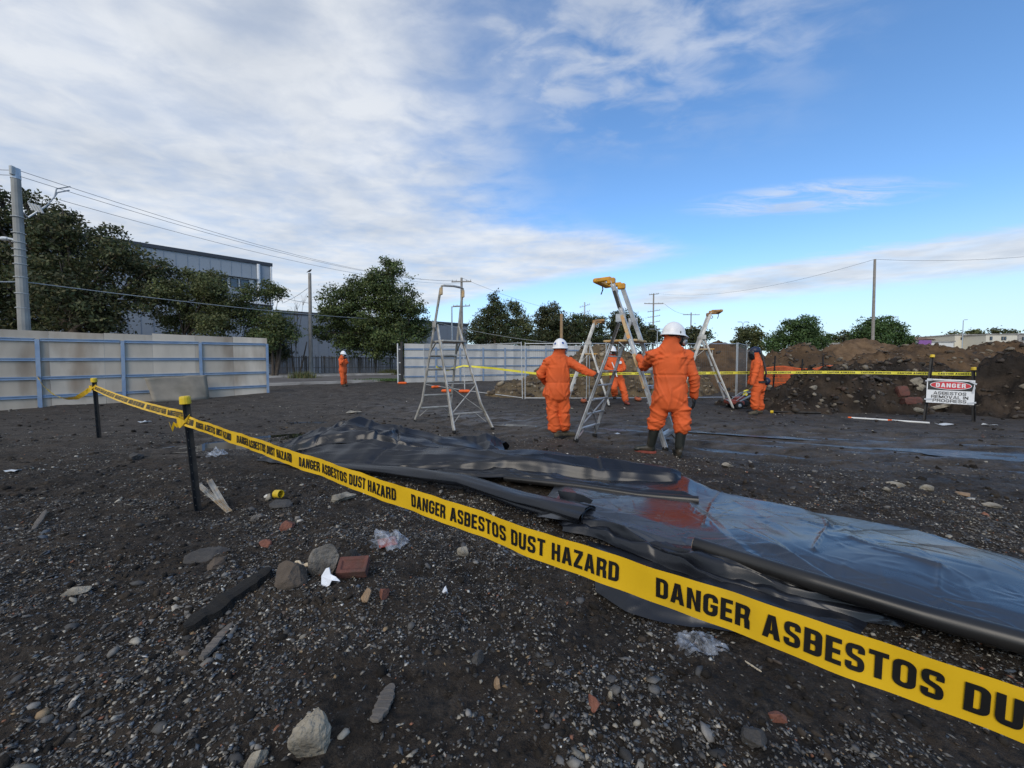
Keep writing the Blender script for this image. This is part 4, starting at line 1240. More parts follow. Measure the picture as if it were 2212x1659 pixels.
tree('conifer', 'tall spiky conifer right of the leftmost ladder', 1068, 44,
     [(1070, 645, 12, 1.4), (1072, 665, 20), (1050, 680, 16), (1085, 690, 24), (1040, 705, 26), (1070, 715, 32), (1030, 725, 22), (1100, 725, 26), (1050, 738, 24)], 20000, .11, DKG + MDG[:1], 5, .2, twigs=24)
tree('tree', 'airy pale leaved tree right of the spiky conifer', 1125, 46,
     [(1105, 660, 14), (1120, 672, 15), (1130, 695, 18), (1110, 700, 16), (1140, 712, 14), (1125, 725, 20), (1145, 735, 12)], 6500, .11, OLV, 6, .14, gap=.3)
tree('tree', 'dark flat topped tree above the left ladder worker', 1190, 50,
     [(1180, 672, 14), (1195, 668, 12), (1172, 690, 18), (1198, 695, 22), (1185, 715, 26), (1215, 715, 24), (1170, 730, 20), (1205, 738, 24)], 14000, .13, DKG, 7, .2)
tree('tree', 'dark green bushy tree behind the small middle ladder', 1255, 52,
     [(1240, 700, 20), (1262, 695, 18), (1285, 700, 18), (1250, 720, 24), (1280, 725, 24), (1232, 732, 20), (1300, 735, 18)], 13000, .13, MDG[:1] + DKG, 8, .2)
tree('tree', 'round dark tree framed by the yellow capped ladder', 1345, 56,
     [(1340, 685, 16), (1360, 690, 18), (1325, 700, 16), (1345, 712, 24), (1370, 715, 18), (1335, 735, 20)], 10000, .14, DKG + OLV[:1], 9, .2)
def far_tree(label, px, Y, blobs, cols, seed, n=2600, leaf=.28):
    tree('tree', label, px, Y, blobs, n, leaf, cols, seed, .2, twigs=16)
far_tree('low far treetops left of the right ladder worker', 1400, 80, [(1385, 722, 16), (1405, 715, 14), (1420, 726, 14), (1395, 736, 16), (1372, 735, 12)], DKG, 11)
far_tree('low far tree just behind the white helmet of the right ladder worker', 1480, 85, [(1462, 728, 14), (1485, 722, 15), (1505, 718, 14), (1520, 726, 12), (1495, 734, 16)], DKG, 12)
far_tree('far umbrella shaped tree behind the corner of the mesh fence', 1622, 60, [(1605, 722, 14), (1625, 718, 15), (1640, 730, 14), (1612, 740, 16), (1635, 748, 12)], OLV, 13, 3200, .2)
far_tree('bright green rounded tree behind the dark peaked heap', 1728, 52, [(1728, 705, 22), (1705, 722, 22), (1750, 716, 20), (1690, 738, 22), (1725, 738, 26), (1762, 738, 20), (1675, 752, 14), (1710, 700, 12)], BRG, 14, 15000, .13)
far_tree('dark flat tree between the two bright rounded trees', 1805, 62, [(1795, 733, 14), (1815, 730, 15), (1832, 736, 13), (1800, 745, 14), (1778, 742, 12)], DKG + OLV[:1], 15, 2600, .2)
far_tree('bright green rounded tree behind the tall leaning pole', 1900, 50, [(1880, 706, 20), (1905, 700, 20), (1930, 715, 20), (1860, 722, 18), (1890, 730, 26), (1925, 738, 24), (1948, 735, 14), (1862, 742, 18), (1955, 745, 10)], BRG, 16, 16000, .13)
far_tree('thin strip of far treetops left of the tiled roof house', 1985, 130, [(1972, 736, 8), (1990, 735, 8), (2005, 736, 7)], DKG, 17, 900, .4)
far_tree('far treetops above the cream houses', 2110, 140, [(2095, 720, 7), (2115, 718, 8), (2150, 716, 8), (2175, 719, 7), (2060, 722, 7)], OLV, 18, 1200, .4)
far_tree('far grey green trees beyond the grey white hoarding', 1150, 66, [(1155, 738, 12), (1135, 742, 12)], OLV, 19, 1500, .24)
# weeds and grass beside the gate
def grass(label, pts, n, h, cols, seed):
    r = np.random.default_rng(seed)
    P = []
    for (x, y, rx, ry, w) in pts:
        k = int(n * w); P.append(np.stack([x + r.normal(0, rx, k), y + r.normal(0, ry, k)], 1))
    P = np.concatenate(P); n = len(P); z = Hb(P[:, 0], P[:, 1]) + .05
    a = r.uniform(0, 6.28, n); L = h * r.uniform(.4, 1.2, n); w = .012 + .02 * r.random(n); bend = r.uniform(.1, .6, n)
    dx, dy = np.cos(a), np.sin(a)
    base = np.stack([P[:, 0], P[:, 1], z], 1)
    V = np.stack([base - np.stack([dy * w, -dx * w, 0 * w], 1), base + np.stack([dy * w, -dx * w, 0 * w], 1), base + np.stack([dx * L * bend, dy * L * bend, L], 1)], 1).reshape(-1, 3)
    C = np.array(cols)[r.integers(0, len(cols), n)]; C = np.repeat(np.concatenate([C, np.ones((n, 1))], 1), 3, 0)
    o = mesh_np('grass', V, np.arange(3 * n).reshape(n, 3), M_grass, col=C); props(o, label, 'grass', kind='stuff')
g1 = at(838, 815, 25); g2 = at(846, 800, 33); g3 = at(655, 818, 27)
grass('strip of green grass beside the gate post', [(g1.x, g1.y, .8, .25, 1)], 2200, .13, [(.05, .10, .02), (.07, .12, .03)], 1)
grass('dry weeds against the paling fence', [(g2.x, g2.y, .5, .2, .6), (g3.x, g3.y, .4, .2, .4)], 1600, .5, [(.14, .13, .05), (.08, .10, .03)], 2)
# ------------------------------------------------------------------ block lettering as flat outlines
def chaikin(p, it=3):
    for _ in range(it):
        q = [p[0]]
        for a, b in zip(p[:-1], p[1:]):
            q.append((a[0] * .75 + b[0] * .25, a[1] * .75 + b[1] * .25)); q.append((a[0] * .25 + b[0] * .75, a[1] * .25 + b[1] * .75))
        q.append(p[-1]); p = q
    return p
def stroke(p, s):
    L, R = [], []
    n = len(p)
    for i in range(n):
        a = p[max(i - 1, 0)]; b = p[min(i + 1, n - 1)]
        dx, dy = b[0] - a[0], b[1] - a[1]; l = math.hypot(dx, dy) or 1
        nx, ny = -dy / l * s / 2, dx / l * s / 2
        L.append((p[i][0] + nx, p[i][1] + ny)); R.append((p[i][0] - nx, p[i][1] - ny))
    return L + R[::-1]
def rbox(x0, y0, x1, y1, r, c=(1, 1, 1, 1)):
    out = []
    for k, (cx_, cy_, a0) in enumerate(((x0, y0, 180), (x1, y0, 270), (x1, y1, 0), (x0, y1, 90))):
        if not c[k] or r <= 0:
            out.append((cx_, cy_)); continue
        ox = cx_ + (r if cx_ == x0 else -r); oy = cy_ + (r if cy_ == y0 else -r)
        for j in range(7):
            a = rad(a0 + 90 * j / 6); out.append((ox + r * math.cos(a), oy + r * math.sin(a)))
    return out
def glyph(ch, s):
    """closed outlines of a capital in a box of height 1"""
    w = {'I': s, 'M': .74, 'N': .58, 'A': .62, 'V': .62, 'T': .52, 'E': .46, 'L': .44, 'Z': .52, 'O': .58, 'G': .58}.get(ch, .55)
    if s < .18: w = w * 1.45 if ch != 'I' else s
    h, v = s * .9, s
    if ch == 'O': return w, [rbox(0, 0, w, 1, w * .42), rbox(v, h, w - v, 1 - h, max(w * .42 - v * .8, .02))[::-1]]
    if ch == 'D': return w, [rbox(0, 0, w, 1, w * .42, (0, 1, 1, 0)), rbox(v, h, w - v, 1 - h, max(w * .42 - v * .8, .02), (0, 1, 1, 0))[::-1]]
    if ch == 'B': return w, [rbox(0, 0, w, 1, .2, (0, 1, 1, 0)), rbox(v, h, w - v, .5 - h * .42, .06, (0, 1, 1, 0))[::-1], rbox(v, .5 + h * .42, w - v * 1.05, 1 - h, .06, (0, 1, 1, 0))[::-1]]
    if ch == 'P': return w, [[(0, 0), (v, 0), (v, .40)] + rbox(0, .40, w, 1, .2, (0, 1, 1, 0))[1:-1] + [(0, 1)], rbox(v, .40 + h, w - v, 1 - h, .08, (0, 1, 1, 0))[::-1]]
    if ch == 'R': return w, [[(0, 0), (v, 0), (v, .38), (w - v * 1.1, .38), (w - v * .95, 0), (w, 0), (w - .01, .36), (w - .06, .46)] + rbox(.1, .46, w, 1, .16, (0, 0, 1, 0))[2:-1] + [(0, 1)], rbox(v, .38 + h, w - v, 1 - h, .07, (0, 1, 1, 0))[::-1]]
    if ch == 'U': return w, [stroke(chaikin([(v / 2, 1), (v / 2, .45), (v / 2, h / 2), (w / 2, h / 2), (w - v / 2, h / 2), (w - v / 2, .45), (w - v / 2, 1)]), v)]
    if ch == 'S':
        a, b = v / 2, w - v / 2
        return w, [stroke(chaikin([(b, .68), (b, 1 - h / 2), (w / 2, 1 - h / 2), (a, 1 - h / 2), (a, .58), (w / 2, .5), (b, .42), (b, h / 2), (w / 2, h / 2), (a, h / 2), (a, .32)]), v * .92)]
    if ch in 'CG':
        ro = w * .42; ri = max(ro - v * .8, .02)
        O = rbox(0, 0, w, 1, ro); I = rbox(v, h, w - v, 1 - h, ri)
        c = lambda q, k: q[7 * k:7 * k + 7]
        outer = [(w, .65)] + c(O, 2) + c(O, 3) + c(O, 0) + c(O, 1)
        inner = c(I, 1)[::-1] + c(I, 0)[::-1] + c(I, 3)[::-1] + c(I, 2)[::-1] + [(w - v, .65)]
        mid = [(w, .35), (w - v, .35)] if ch == 'C' else [(w, .54), (w * .5, .54), (w * .5, .38), (w - v, .38)]
        return w, [outer + mid + inner]
    P = {
        'A': [[(0, 0), (v, 0), (v + .045, .2), (w - v - .045, .2), (w - v, 0), (w, 0), (w / 2 + v * .62, 1), (w / 2 - v * .62, 1)], [(v + .085, .36), (w / 2, .82), (w - v - .085, .36)]],
        'N': [[(0, 0), (v, 0), (v, .62), (w - v, 0), (w, 0), (w, 1), (w - v, 1), (w - v, .38), (v, 1), (0, 1)]],
        'E': [[(0, 0), (w, 0), (w, h), (v, h), (v, .5 - h / 2), (w * .93, .5 - h / 2), (w * .93, .5 + h / 2), (v, .5 + h / 2), (v, 1 - h), (w, 1 - h), (w, 1), (0, 1)]],
        'T': [[(w / 2 - v / 2, 0), (w / 2 + v / 2, 0), (w / 2 + v / 2, 1 - h), (w, 1 - h), (w, 1), (0, 1), (0, 1 - h), (w / 2 - v / 2, 1 - h)]],
        'H': [[(0, 0), (v, 0), (v, .5 - h / 2), (w - v, .5 - h / 2), (w - v, 0), (w, 0), (w, 1), (w - v, 1), (w - v, .5 + h / 2), (v, .5 + h / 2), (v, 1), (0, 1)]],
        'Z': [[(0, 0), (w, 0), (w, h), (v * 1.15, h), (w, 1 - h), (w, 1), (0, 1), (0, 1 - h), (w - v * 1.15, 1 - h), (0, h)]],
        'L': [[(0, 0), (w, 0), (w, h), (v, h), (v, 1), (0, 1)]],
        'I': [[(0, 0), (v, 0), (v, 1), (0, 1)]],
        'M': [[(0, 0), (v, 0), (v, .6), (w / 2 - v * .3, 0), (w / 2 + v * .3, 0), (w - v, .6), (w - v, 0), (w, 0), (w, 1), (w - v * 1.1, 1), (w / 2, .42), (v * 1.1, 1), (0, 1)]],
        'V': [[(w / 2 - v * .6, 0), (w / 2 + v * .6, 0), (w, 1), (w - v, 1), (w / 2, .25), (v, 1), (0, 1)]],
    }
    return w, P[ch]
_gc = {}
def glyph_mesh(ch, s):
    if (ch, s) in _gc: return _gc[ch, s]
    w, loops = glyph(ch, s)
    cu = bpy.data.curves.new('g', 'CURVE'); cu.dimensions = '2D'; cu.fill_mode = 'BOTH'
    for lp in loops:
        sp = cu.splines.new('POLY'); sp.points.add(len(lp) - 1)
        for p, q in zip(sp.points, lp): p.co = (q[0], q[1], 0, 1)
        sp.use_cyclic_u = True
    o = bpy.data.objects.new('g', cu); COL.objects.link(o)
    me = bpy.data.meshes.new_from_object(o.evaluated_get(bpy.context.evaluated_depsgraph_get()))
    V = [(v.co.x, v.co.y) for v in me.vertices]; Fs = [tuple(p.vertices) for p in me.polygons]
    bpy.data.objects.remove(o); bpy.data.curves.remove(cu); bpy.data.meshes.remove(me)
    _gc[ch, s] = (w, V, Fs)
    return _gc[ch, s]
def text_flat(txt, s=.2, gap=.10, space=.34):
    """(vertices 2d, faces, width) with cap height 1"""
    V, Fs, x = [], [], 0.0
    for ch in txt:
        if ch == ' ':
            x += space; continue
        w, v, f = glyph_mesh(ch, s)
        n = len(V)
        V += [(a + x, b) for a, b in v]; Fs += [tuple(i + n for i in q) for q in f]
        x += w + gap
    return V, Fs, x - gap
# ------------------------------------------------------------------ platform ladders
def ladder(name, label, base, d, top_t, H_, spread, zp, m, mcap, seed, w0=.82, w1=.5, hoop='tray', steps=6, flare=0.0, white_feet=True, stickers=False, scale=1.0):
    """base = centre of the tall frame's feet, d = ground direction to the short frame's feet"""
    base = Vector((base[0], base[1], 0)); d = Vector((d[0], d[1], 0)).normalized(); c = Vector((-d.y, d.x, 0))
    if c.dot(-base) < 0: c = -c                                   # c points to the camera side
    z0 = hz1(base.x, base.y)
    root = empty(name, (base.x, base.y, z0), label, 'ladder')
    O = Vector((base.x, base.y, z0))
    def P(t, y, z):
        q = O + d * t + c * y; q.z = O.z + z
        return q
    def foot(t, y):
        q = P(t, y, 0); q.z = hz1(q.x, q.y); return q
    zh = zp + .36                                                 # hinge height
    th = top_t * zh / H_
    def A(y, z):                                                  # tall frame
        f = z / H_; return P(top_t * f, y * ((w0 / 2) * (1 - f) + (w1 / 2) * f), z)
    def Bf(y, z):                                                 # short frame
        f = z / zh; wh = (w0 / 2) * (1 - zh / H_) + (w1 / 2) * zh / H_
        return P(spread + (th + .05 - spread) * f, y * ((w0 / 2) * (1 - f) + (wh - .04) * f), z)
    for y in (1, -1):
        for fr, zt in ((A, H_ - .05), (Bf, zh)):
            mb = MB(); b = fr(y, 0); b.z = hz1(b.x, b.y) + .04
            if flare:
                k1 = fr(y, .45)
                b2 = b + c * (y * flare * .5) + (d * (-.12 if fr is A else .12))
                mb.bar(b2, k1, .075, .03, c if False else d, .004); mb.bar(fr(y, .40), fr(y, zt), .07, .03, d, .004)
                b = b2
            else:
                mb.bar(b, fr(y, zt), .074 if fr is A else .054, .026, d, .004)
                mb.bar(b + c * (y * .014), fr(y, zt) + c * (y * .014), .012, .05, d)
            st = mb.build('stile', m, root)
            MB().box(b + Vector((0, 0, -.012)), (.09, .05, .06), Matrix((d, c, Vector((0, 0, 1)))).transposed(), .012).build('foot', M_black, st)
            if stickers and y == 1 and fr is A:
                q0, q1 = fr(1, H_ - .5), fr(1, H_ - .22)
                MB().bar(q0 + c * .040, q1 + c * .040, .05, .003, d).build('label_plate', M_stickb, st)
                for a_, b_ in ((H_ - 1.0, H_ - .62), (zp - .42, zp - .22), (.95, 1.15)):
                    MB().bar(fr(1, a_) + c * .040, fr(1, b_) + c * .040, .05, .003, d).build('label_plate', M_sticker, st)
            if stickers and y == 1 and fr is Bf:
                MB().bar(fr(1, zp - .05) + c * .042, fr(1, zh - .08) + c * .042, .035, .003, d).build('label_plate', M_stickb, st)
    # treads on the tall frame, rungs on the short one
    n = steps
    for i in range(n):
        z = zp * (i + 1) / (n + 1)
        mb = MB(); a, b = A(1, z), A(-1, z)
        mb.bar(a, b, .09, .022, d); mb.bar(a - Vector((0, 0, .02)) - d * .04, b - Vector((0, 0, .02)) - d * .04, .03, .012, (0, 0, 1))
        mb.build('tread', m, root)
        if i % 2 == 0 or stickers:
            mb = MB(); a, b = Bf(1, z), Bf(-1, z)
            mb.bar(a, b, .06, .02, d); mb.build('rung', m, root)
    for fr in (A, Bf):                                            # corner braces under low steps
        for y in (1, -1):
            z = zp / (n + 1)
            mb = MB(); mb.bar(fr(y, z * .35), fr(y * .45, z), .025, .008, d); mb.build('brace', m, root)
    mb = MB(); zl, zu = zp * 1.05 / (n + 1), zp * 2.9 / (n + 1)
    mb.bar(Bf(1, zl) + d * .03, Bf(-1, zu) + d * .03, .028, .010, d); mb.bar(Bf(-1, zl) + d * .042, Bf(1, zu) + d * .042, .028, .010, d)
    mb.build('cross_brace', m, root)
    # platform, its stays and the hinge plates
    w = (w0 / 2) * (1 - zp / H_) + (w1 / 2) * zp / H_
    ta, tb = top_t * zp / H_, spread + (th + .05 - spread) * zp / zh
    R3 = Matrix((d, c, Vector((0, 0, 1)))).transposed()
    pl = MB().box(P((ta + tb) / 2 + .03, 0, zp), (abs(tb - ta) + .26, 2 * w - .06, .035), R3, .008).build('platform', M_tan_deck if hoop == 'tray' else m, root)
    mb = MB()
    for k in range(5): mb.box(P((ta + tb) / 2 + .03 - .14 + .07 * k, 0, zp + .021), (.02, 2 * w - .1, .006), R3)
    mb.build('grip_rib', M_alu, pl)
    for y in (1, -1):
        MB().bar(P(tb + .10, y * (w - .02), zp - .02), Bf(y, zp - .28), .03, .01, c).build('platform_stay', m, root); MB().bar(A(y, zp - .25), P(ta + .18, y * (w - .02), zp - .02), .03, .01, c).build('platform_stay', m, root)
        q = A(y, zh); MB().box(q + c * (y * .03) + d * .03, (.16, .012, .13), R3, .004).build('hinge_plate', m, root)
    # hand rail hoop on top
    if hoop == 'tray':
        mb = MB(); wt = w1 / 2
        tt = top_t
        for y in (1, -1):
            mb.box(P(tt - .01, y * wt, H_ - .05), (.13, .075, .10), R3, .015)
            mb.box(P(tt + .12, y * wt, H_ - .01), (.26, .065, .07), R3, .015)
        mb.box(P(tt + .25, 0, H_ - .01), (.10, w1 + .065, .075), R3, .018)
        cap = mb.build('top_cap', mcap, root)
        mb = MB(); e = P(tt + .2, wt * .4, H_ - .06); mb.tube([e, e + Vector((.01, 0, -.08)), e + Vector((-.02, 0, -.16))], .01, 6); mb.build('hook_cord', M_black, cap)
        mb = MB(); e = P(tt + .06, -wt * .6, H_ - .14); mb.tube([e + Vector((.04 * math.cos(a_), 0, .04 * math.sin(a_))) for a_ in [k * .63 for k in range(11)]], .012, 6); mb.build('latch_ring', M_galv, cap)
    else:
        mb = MB(); wt = w1 / 2
        pts = [P(top_t, wt, H_ - .1), P(top_t + .015, wt * .97, H_ - .015), P(top_t + .03, wt * .8, H_), P(top_t + .05, 0, H_ + .01), P(top_t + .03, -wt * .8, H_), P(top_t + .015, -wt * .97, H_ - .015), P(top_t, -wt, H_ - .1)]
        mb.tube(pts, .024, 8); hr = mb.build('top_rail', m, root)
        for y in (1, -1): MB().box(P(top_t, y * wt, H_ - .12), (.07, .05, .16), R3, .01).build('rail_socket', M_sticker, hr)
    return root
LADD = {}
ladder('platform_ladder', 'dull grey platform ladder with a bare metal hoop standing alone left of the workers', (-1.855, 9.35), (.576, -.815), .98, 2.97, 1.78, 1.80, M_alud, M_alud, 1, .78, .52, 'hoop', 5, .10)
ladder('platform_ladder', 'tall yellow capped platform ladder held by the two nearest workers', (2.51, 6.12), (-.828, .566), .93, 2.72, 1.45, 1.70, M_alu, M_amber, 2, .82, .5, 'tray', 6, 0, True, True)
ladder('platform_ladder', 'whitish platform ladder with a small amber cap beside the worker resting on the fence', (1.78, 12.9), (1, -.25), .92, 2.74, 1.38, 1.68, M_aluw, M_amber2, 3, .8, .5, 'tray', 6)
ladder('platform_ladder', 'whitish platform ladder with an amber cap right of the nearest worker', (5.12, 12.3), (1, -.32), .95, 2.92, 1.55, 1.78, M_aluw, M_amber2, 4, .8, .5, 'tray', 6)

# ------------------------------------------------------------------ temporary mesh fence
def fence_panel(a, b, h, label, grp, lean=0.0, feet=True, m=M_galvw, wires=True, zoff=.05, footlabels=None):
    a = Vector((a[0], a[1])); b = Vector((b[0], b[1])); d = (b - a); L = d.length; d.normalize(); n = Vector((d.y, -d.x, 0))
    if n.dot(Vector((-a.x, -a.y, 0))) < 0: n = -n
    def P(t, z):
        q = a + d * t
        return Vector((q.x, q.y, float(Hb(q.x, q.y)) + zoff + z)) + n * (lean * z)
    root = empty('mesh_fence_panel', P(0, 0), label, 'fence panel', grp)
    for t in (.02, L - .02):
        MB().tube([P(t, -.02), P(t, h + .04)], .016, 8).build('upright', m, root)
    for z in (.02, h):
        MB().tube([P(.02, z), P(L - .02, z)], .015, 8).build('rail', m, root)
    if wires:
        mb = MB(); k = int(L / .075)
        for i in range(1, k):
            t = L * i / k; mb.bar(P(t, .02), P(t, h), .003, .003, (1, 0, 0))
        for i in range(1, 7):
            z = h * i / 7; mb.bar(P(.02, z), P(L - .02, z), .003, .003, (0, 0, 1))
        o = mb.build('wire_mesh', M_net_w, root); o['kind'] = 'stuff'
    return root, P
def foot_block(label, p, rz, m=M_orange2):
    z = hz1(p[0], p[1])
    root = empty('fence_foot', (p[0], p[1], z), label, 'fence foot', 'orange fence feet')
    R = Matrix.Rotation(rz, 3, 'Z')
    mb = MB(); mb.box((p[0], p[1], z + .06), (.50, .20, .13), R, .045)
    mb.build('block', m, root)
    mb = MB()
    for k in (-.18, 0, .18): mb.box(Vector((p[0], p[1], z + .127)) + R @ Vector((k, 0, 0)), (.07, .07, .012), R, .004)
    mb.build('socket', M_black, root)
pts = [at(917, 822, 21.2), at(1004, 848, 17.4), at(1133, 863, 14.16), at(1268, 863, 14.1), at(1432, 861, 14.25), at(1590, 858, 14.5)]
P2 = [(p.x, p.y) for p in pts]
fence_panel(P2[0], P2[1], 2.0, 'farthest galvanised mesh fence panel behind the leftmost ladder', 'mesh fence panels', .02)
fence_panel(P2[1], (P2[2][0] - .06, P2[2][1] + .03), 2.0, 'angled mesh fence panel between the leftmost ladder and the left worker', 'mesh fence panels', .03)
fence_panel(P2[2], P2[3], 1.98, 'mesh fence panel directly behind the left ladder worker', 'mesh fence panels')
fence_panel((P2[3][0] + .06, P2[3][1]), P2[4], 1.98, 'mesh fence panel behind the worker resting with a white wand', 'mesh fence panels', 0, True, M_galv)
fence_panel((P2[4][0] + .06, P2[4][1]), P2[5], 1.98, 'mesh fence panel behind the nearest worker and right ladder', 'mesh fence panels', 0, True, M_galv)
fence_panel((P2[5][0] + .05, P2[5][1] + .05), (10.15, 17.0), 2.0, 'end mesh fence panel turning away beside the hooded worker', 'mesh fence panels', 0, True, M_galv)
for k, (px, py, rz, lab) in enumerate([(868, 829, .3, 'orange plastic fence foot under the black gate post'), (941, 838, .8, 'orange plastic fence foot left behind the leftmost ladder'), (965, 847, .2, 'middle orange fence foot seen through the leftmost ladder'), (1003, 849, .1, 'right orange fence foot seen through the leftmost ladder'), (1380, 868, .0, 'dull orange fence foot under the middle mesh panel'), (1262, 868, .1, 'orange fence foot beside the left ladder worker')]):
    g = gnd(px, py); foot_block(lab, (g.x, g.y + .1), rz if k < 4 else 1.4, M_orange2 if k < 4 else M_orange3)
# orange barrier net behind the hooded worker
def barrier_net():
    a, b = at(1655, 853, 14.0), at(1806, 842, 15.2)
    d = (b - a).to_2d(); L = d.length; d.normalize()
    root = empty('barrier_net', (a.x, a.y, float(Hb(a.x, a.y))), 'orange plastic barrier net with dark posts behind the hooded worker', 'barrier net')
    def P(t, z):
        q = a.to_2d() + d * t
        return Vector((q.x, q.y + .06 * math.sin(t * 4 + z * 2), float(Hb(q.x, q.y)) + .02 + z * (1.15 + .06 * math.sin(t * 2.3))))
    mb = MB(); k = int(L / .055)
    for i in range(k + 1):
        t = L * i / k
        for j in range(3): mb.bar(P(t, j * .33), P(t, (j + 1) * .33), .026, .003, (d.x, d.y, 0))
    for j in range(7):
        z = .01 + j * .163
        for i in range(12): mb.bar(P(L * i / 12, z), P(L * (i + 1) / 12, z), .035 if j in (0, 3, 6) else .016, .003, (0, 0, 1))
    o = mb.build('net', M_net, root); o['kind'] = 'stuff'
    for t in (.35, L * .48, L * .8):
        MB().bar(P(t, -.2), P(t, 1.32), .035, .035, (1, 0, 0)).build('post', M_picket, root)
barrier_net()

# ------------------------------------------------------------------ star pickets, tapes, sign
def picket(name, label, foot, top, cap=True, r=.024, holes=True, mcap=None, cat='star picket', grp=None):
    foot = Vector(foot); top = Vector(top)
    root = empty(name, foot, label, cat, grp)
    ax = (top - foot).normalized()
    mb = MB()
    v1 = ax.cross(Vector((0, 1, 0))).normalized(); v2 = ax.cross(v1)
    for k in range(3):                                           # three fins of the Y section
        a = rad(90 + 120 * k); s = v1 * math.cos(a) + v2 * math.sin(a)
        mb.bar(foot - ax * .08 + s * r * .55, top + s * r * .55, r * 1.15, .007, s)
    mb.build('shaft', M_picket, root)
    if holes:
        mb = MB(); L = (top - foot).length; k = 0
        z = .06
        while z < L - .08:
            q = foot + ax * z + Vector((0, -r * .62, 0)); mb.box(q - v1 * .008, (.006, .003, .006)); z += .075
        mb.build('hole', M_hole, root)['kind'] = 'stuff'
    if cap:
        mb = MB(); c = top - ax * .03
        mb.lathe(c, [(r * 1.15, 0), (r * 1.42, .004), (r * 1.40, .055), (r * 1.30, .07), (r * .9, .074)], 14, ax)
        mb.build('safety_cap', mcap or M_yel, root, smooth=False)
    return root
P1f, P1t = at(214, 950, 6.8), at(203, 822, 6.75); P1f.z = hz1(P1f.x, P1f.y)
P2f, P2t = at(426, 1095, 3.53), at(400, 866, 3.50); P2f.z = hz1(P2f.x, P2f.y)
picket('star_picket', 'thin black picket with a yellow cap in front of the plywood hoarding', P1f, P1t, True, .030)
picket('star_picket', 'nearest black picket with a yellow cap where the danger tape is tied', P2f, P2t, True, .030)

def tape_strip(name, label, pts, width, m, txt=None, pitch=.954, phase=0.0, tlen=.858, th=.05, twist=None, gap=(.10, .34), ups=None, cat='barrier tape', side=None, s_w=.2, span=None):
    """flat film following a 3D polyline; lettering follows it too"""
    pts = [Vector(p) for p in pts]
    acc = [0.0]
    for a, b in zip(pts[:-1], pts[1:]): acc.append(acc[-1] + (b - a).length)
    L = acc[-1]
    def at_s(s):
        i = 0
        while i < len(acc) - 2 and s > acc[i + 1]: i += 1
        f = (s - acc[i]) / max(acc[i + 1] - acc[i], 1e-6)
        p = pts[i].lerp(pts[i + 1], f); t = (pts[i + 1] - pts[i]).normalized()
        tw = twist(s / L) if twist else 0.0
        up = Vector((0, 0, 1)); up = (up - t * up.dot(t)).normalized()
        nn = t.cross(up)
        if nn.dot(-p) < 0: nn = -nn
        u2 = up * math.cos(tw) + nn * math.sin(tw); n2 = nn * math.cos(tw) - up * math.sin(tw)
        wv = .004 * math.sin(s * 7) + .003 * math.sin(s * 17 + 1) + .0012 * math.sin(s * 51)
        return p + n2 * wv, u2, n2
    def wav(f, s):
        return .0022 * math.cos(f * 1.6 + s * 11.7) + .0014 * math.sin(f * 2.2 + s * 26)
    root = empty(name, pts[0], label, cat)
    n = max(int(L / .015), 8); vs = []; cross = 9
    for i in range(n + 1):
        p, u, nn = at_s(L * i / n)
        for j in range(cross):
            f = j / (cross - 1) - .5
            vs.append(p + u * (width * f) + nn * wav(f, L * i / n))
    fs = [(i * cross + j, (i + 1) * cross + j, (i + 1) * cross + j + 1, i * cross + j + 1) for i in range(n) for j in range(cross - 1)]
    film = mesh_np('film', vs, fs, m, root, True)
    if txt:
        V, Fs, w = text_flat(txt, s_w, gap[0], gap[1])
        k = tlen / (w * th)
        s = phase - pitch * 40
        allv, allf = [], []
        while s < L:
            if s + tlen > 0:
                nb = len(allv); ok = True; vv = []
                for (a, b) in V:
                    q = s + a * th * k
                    vv.append((q, b))
                for (q, b) in vv:
                    p, u, nn = at_s(min(max(q, 0), L))
                    allv.append(p + u * ((b - .5) * th) + nn * (wav((b - .5) * th / width, min(max(q, 0), L)) + .0026))
                for f in Fs:
                    if all(0 < vv[i][0] < L and (span is None or span[0] < vv[i][0] < span[1]) for i in f): allf.append(tuple(i + nb for i in f))
            s += pitch
        if allf:
            mesh_np('lettering', allv, allf, M_ink, film)
    return root
T0, T1 = at(402, 909, 3.47), at(2212, 1546, .592)
dT = (T1 - T0); LT = dT.length
main_pts = [T0 + dT * f for f in (0, .05, .2, .5, .8, 1.0, 1.25)]
tape_strip('danger_tape', 'wide yellow danger tape with black lettering slanting across the foreground', main_pts, .088, M_tape, 'DANGER ASBESTOS DUST HAZARD', .203 * LT, (.879 - .203 * 4) * LT, .1825 * LT, .050, lambda f: -.75 * math.exp(-f * 40))
S0_ = at(204, 837, 6.73); S1_ = at(396, 898, 3.49)
seg = []
for i in range(13):
    f = i / 12; p = S0_.lerp(S1_, f); p.z -= .035 * 4 * f * (1 - f); seg.append(p)
tape_strip('danger_tape', 'sagging yellow danger tape strung between the two black pickets', seg, .088, M_tape, 'DANGER ASBESTOS DUST HAZARD', .95, .1, .858, .05, lambda f: -.25 - .2 * math.sin(f * 4))
H0 = at(80, 812, 12.3); seg = []
for q, Y in (((80, 812), 12.2), ((92, 832), 11.4), ((115, 852), 10.2), ((140, 862), 9.2), ((165, 860), 8.3), ((185, 848), 7.4), ((203, 834), 6.76)):
    seg.append(at(q[0], q[1], Y))
tape_strip('danger_tape', 'loose yellow tape drooping from the hoarding post to the far picket', seg, .08, M_tape, None, twist=lambda f: 1.1 * math.sin(f * 3.2))
